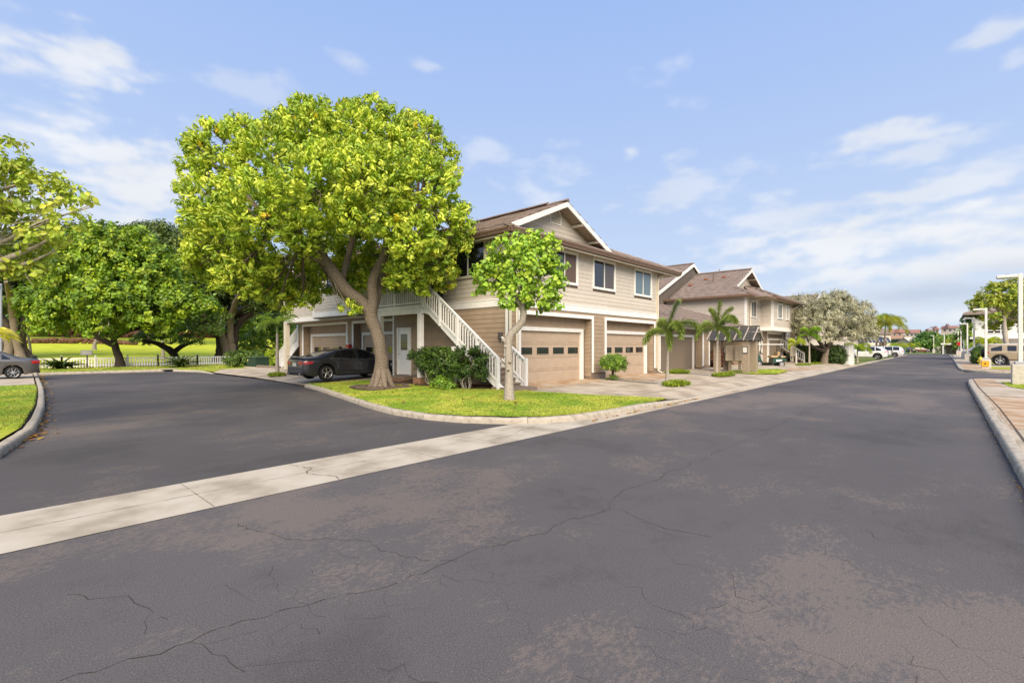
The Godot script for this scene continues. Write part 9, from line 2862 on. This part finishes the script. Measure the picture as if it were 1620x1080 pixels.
	fence("white picket fence behind the yellow green plants", Vector3(-43.5, 0.12, -18.0), Vector3(-37.0, 0.12, -18.6))
	# park sign
	var ps := thing("park_sign", "grey park sign on a thin post in front of the fence", "sign", Vector3(-46.9, 0.1, -5.2), 1.0)
	g = G.new()
	g.box(Vector3(0, 0.65, 0), Vector3(0.07, 1.3, 0.07), 0.006)
	part("post", g, M.dark_metal, ps)
	g = G.new()
	g.box(Vector3(0, 1.2, 0.05), Vector3(0.75, 0.36, 0.04), 0.006)
	part("panel", g, mat(lin(0.2, 0.2, 0.19), 0.6), ps)
	for y in [1.27, 1.14]:
		g = G.new()
		g.box(Vector3(0, y, 0.073), Vector3(0.55, 0.05, 0.006))
		part("lettering", g, mat(lin(0.36, 0.36, 0.34), 0.6), ps)
	# storm drain at the end of the side road
	var dr := thing("storm_drain", "dark storm drain opening in the kerb at the end of the side road", "drain", Vector3(-40.5, 0.0, -8.95), 0.3)
	g = G.new()
	g.box(Vector3(0, 0.06, 0), Vector3(0.2, 0.1, 0.8), 0.01)
	part("opening", g, M.black, dr)
	g = G.new()
	g.box(Vector3(-0.3, 0.15, 0), Vector3(0.7, 0.06, 1.0), 0.015)
	part("cover", g, M.kerb, dr)
	# fallen leaves along the kerbs
	var lf := G.new()
	leaf_into(lf, Transform3D(Basis.IDENTITY, Vector3(0, 0.01, 0.05)), 0.11, 0.085, -0.15)
	var lm := lf.mesh(M.leaf)
	var places := []
	var cols := PackedColorArray()
	for i in 900:
		var p: Vector2
		if i < 520:
			var t := pow(rng.randf(), 1.5)
			p = Vector2(-9.6, 0.75).lerp(Vector2(-13.5, -0.72), minf(t * 3.0, 1.0)) if t < 0.33 else Vector2(-13.5, -0.72).lerp(Vector2(-40.5, -2.3), (t - 0.33) / 0.67)
			p += Vector2(0.0, -absf(rng.randfn()) * 0.14 - 0.03)
		elif i < 760:
			p = Vector2(0.7 - absf(rng.randfn()) * 0.05, rng.randf_range(-27, -2))
		elif i < 860:
			p = Vector2(rng.randf_range(-19.5, -8), rng.randf_range(-12, -7.6))
			if i % 3 == 0:
				p = Vector2(-15.7, -10.1) + Vector2(rng.randfn(), rng.randfn()) * 2.2
		else:
			p = Vector2(-6.15 + rng.randf_range(-0.06, 0.06), rng.randf_range(-16, -9.5))
		var y := 0.006
		if Geometry2D.is_point_in_polygon(p, kerb_corner) or (i >= 760 and i < 860):
			y = lot(p) + 0.035
		places.append(Transform3D(Basis.from_euler(Vector3(rng.randf_range(-0.3, 0.3), rng.randf() * TAU, rng.randf_range(-0.3, 0.3))).scaled(Vector3.ONE * (rng.randf_range(0.5, 1.1) if i < 520 or i >= 760 else rng.randf_range(0.15, 0.35))), Vector3(p.x, y, p.y)))
		cols.append([Color(0.45, 0.22, 0.03), Color(0.3, 0.13, 0.03), Color(0.55, 0.36, 0.04), Color(0.2, 0.09, 0.03)][rng.randi() % 4])
	tag(scatter("fallen_leaves", lm, places, cols, self), "yellow and brown fallen leaves gathered along the kerbs", "leaves", "", "stuff")

func fence(label: String, a: Vector3, b: Vector3) -> void:
	var t := thing("picket_fence", label, "fence", a)
	var d := b - a
	var n := d.cross(Vector3.UP).normalized()
	var g := G.new()
	for y in [0.22, 0.74]:
		g = G.new()
		g.bar(Vector3(0, y, 0), d + Vector3(0, y, 0), 0.045, 0.09)
		part("fence_rail", g, M.white, t)
	var k := int(d.length() / 0.17)
	var pm: Mesh
	g = G.new()
	g.box(Vector3(0, 0.42, 0), Vector3(0.085, 0.72, 0.03), 0.003)
	pm = g.mesh(M.white)
	for i in range(1, k):
		use("picket", pm, t, Transform3D(Basis(d.normalized(), Vector3.UP, d.normalized().cross(Vector3.UP)), d * (float(i) / k)))
	var posts := maxi(1, int(round(d.length() / 2.3)))
	for i in posts + 1:
		g = G.new()
		g.box(d * (float(i) / posts) + Vector3(0, 0.45, 0), Vector3(0.12, 0.94, 0.12), 0.01)
		g.lathe([Vector2(0.085, 0.0), Vector2(0.085, 0.02), Vector2(0.0, 0.07)], Vector3.UP, d * (float(i) / posts) + Vector3(0, 0.92, 0), 4)
		part("post", g, M.white, t)

func _ready() -> void:
	make_sky()
	make_materials()
	tile_shapes()
	make_ground()
	corner_house()
	neighbour_house()
	far_places()
	make_plants()
	make_vehicles()
	make_things()
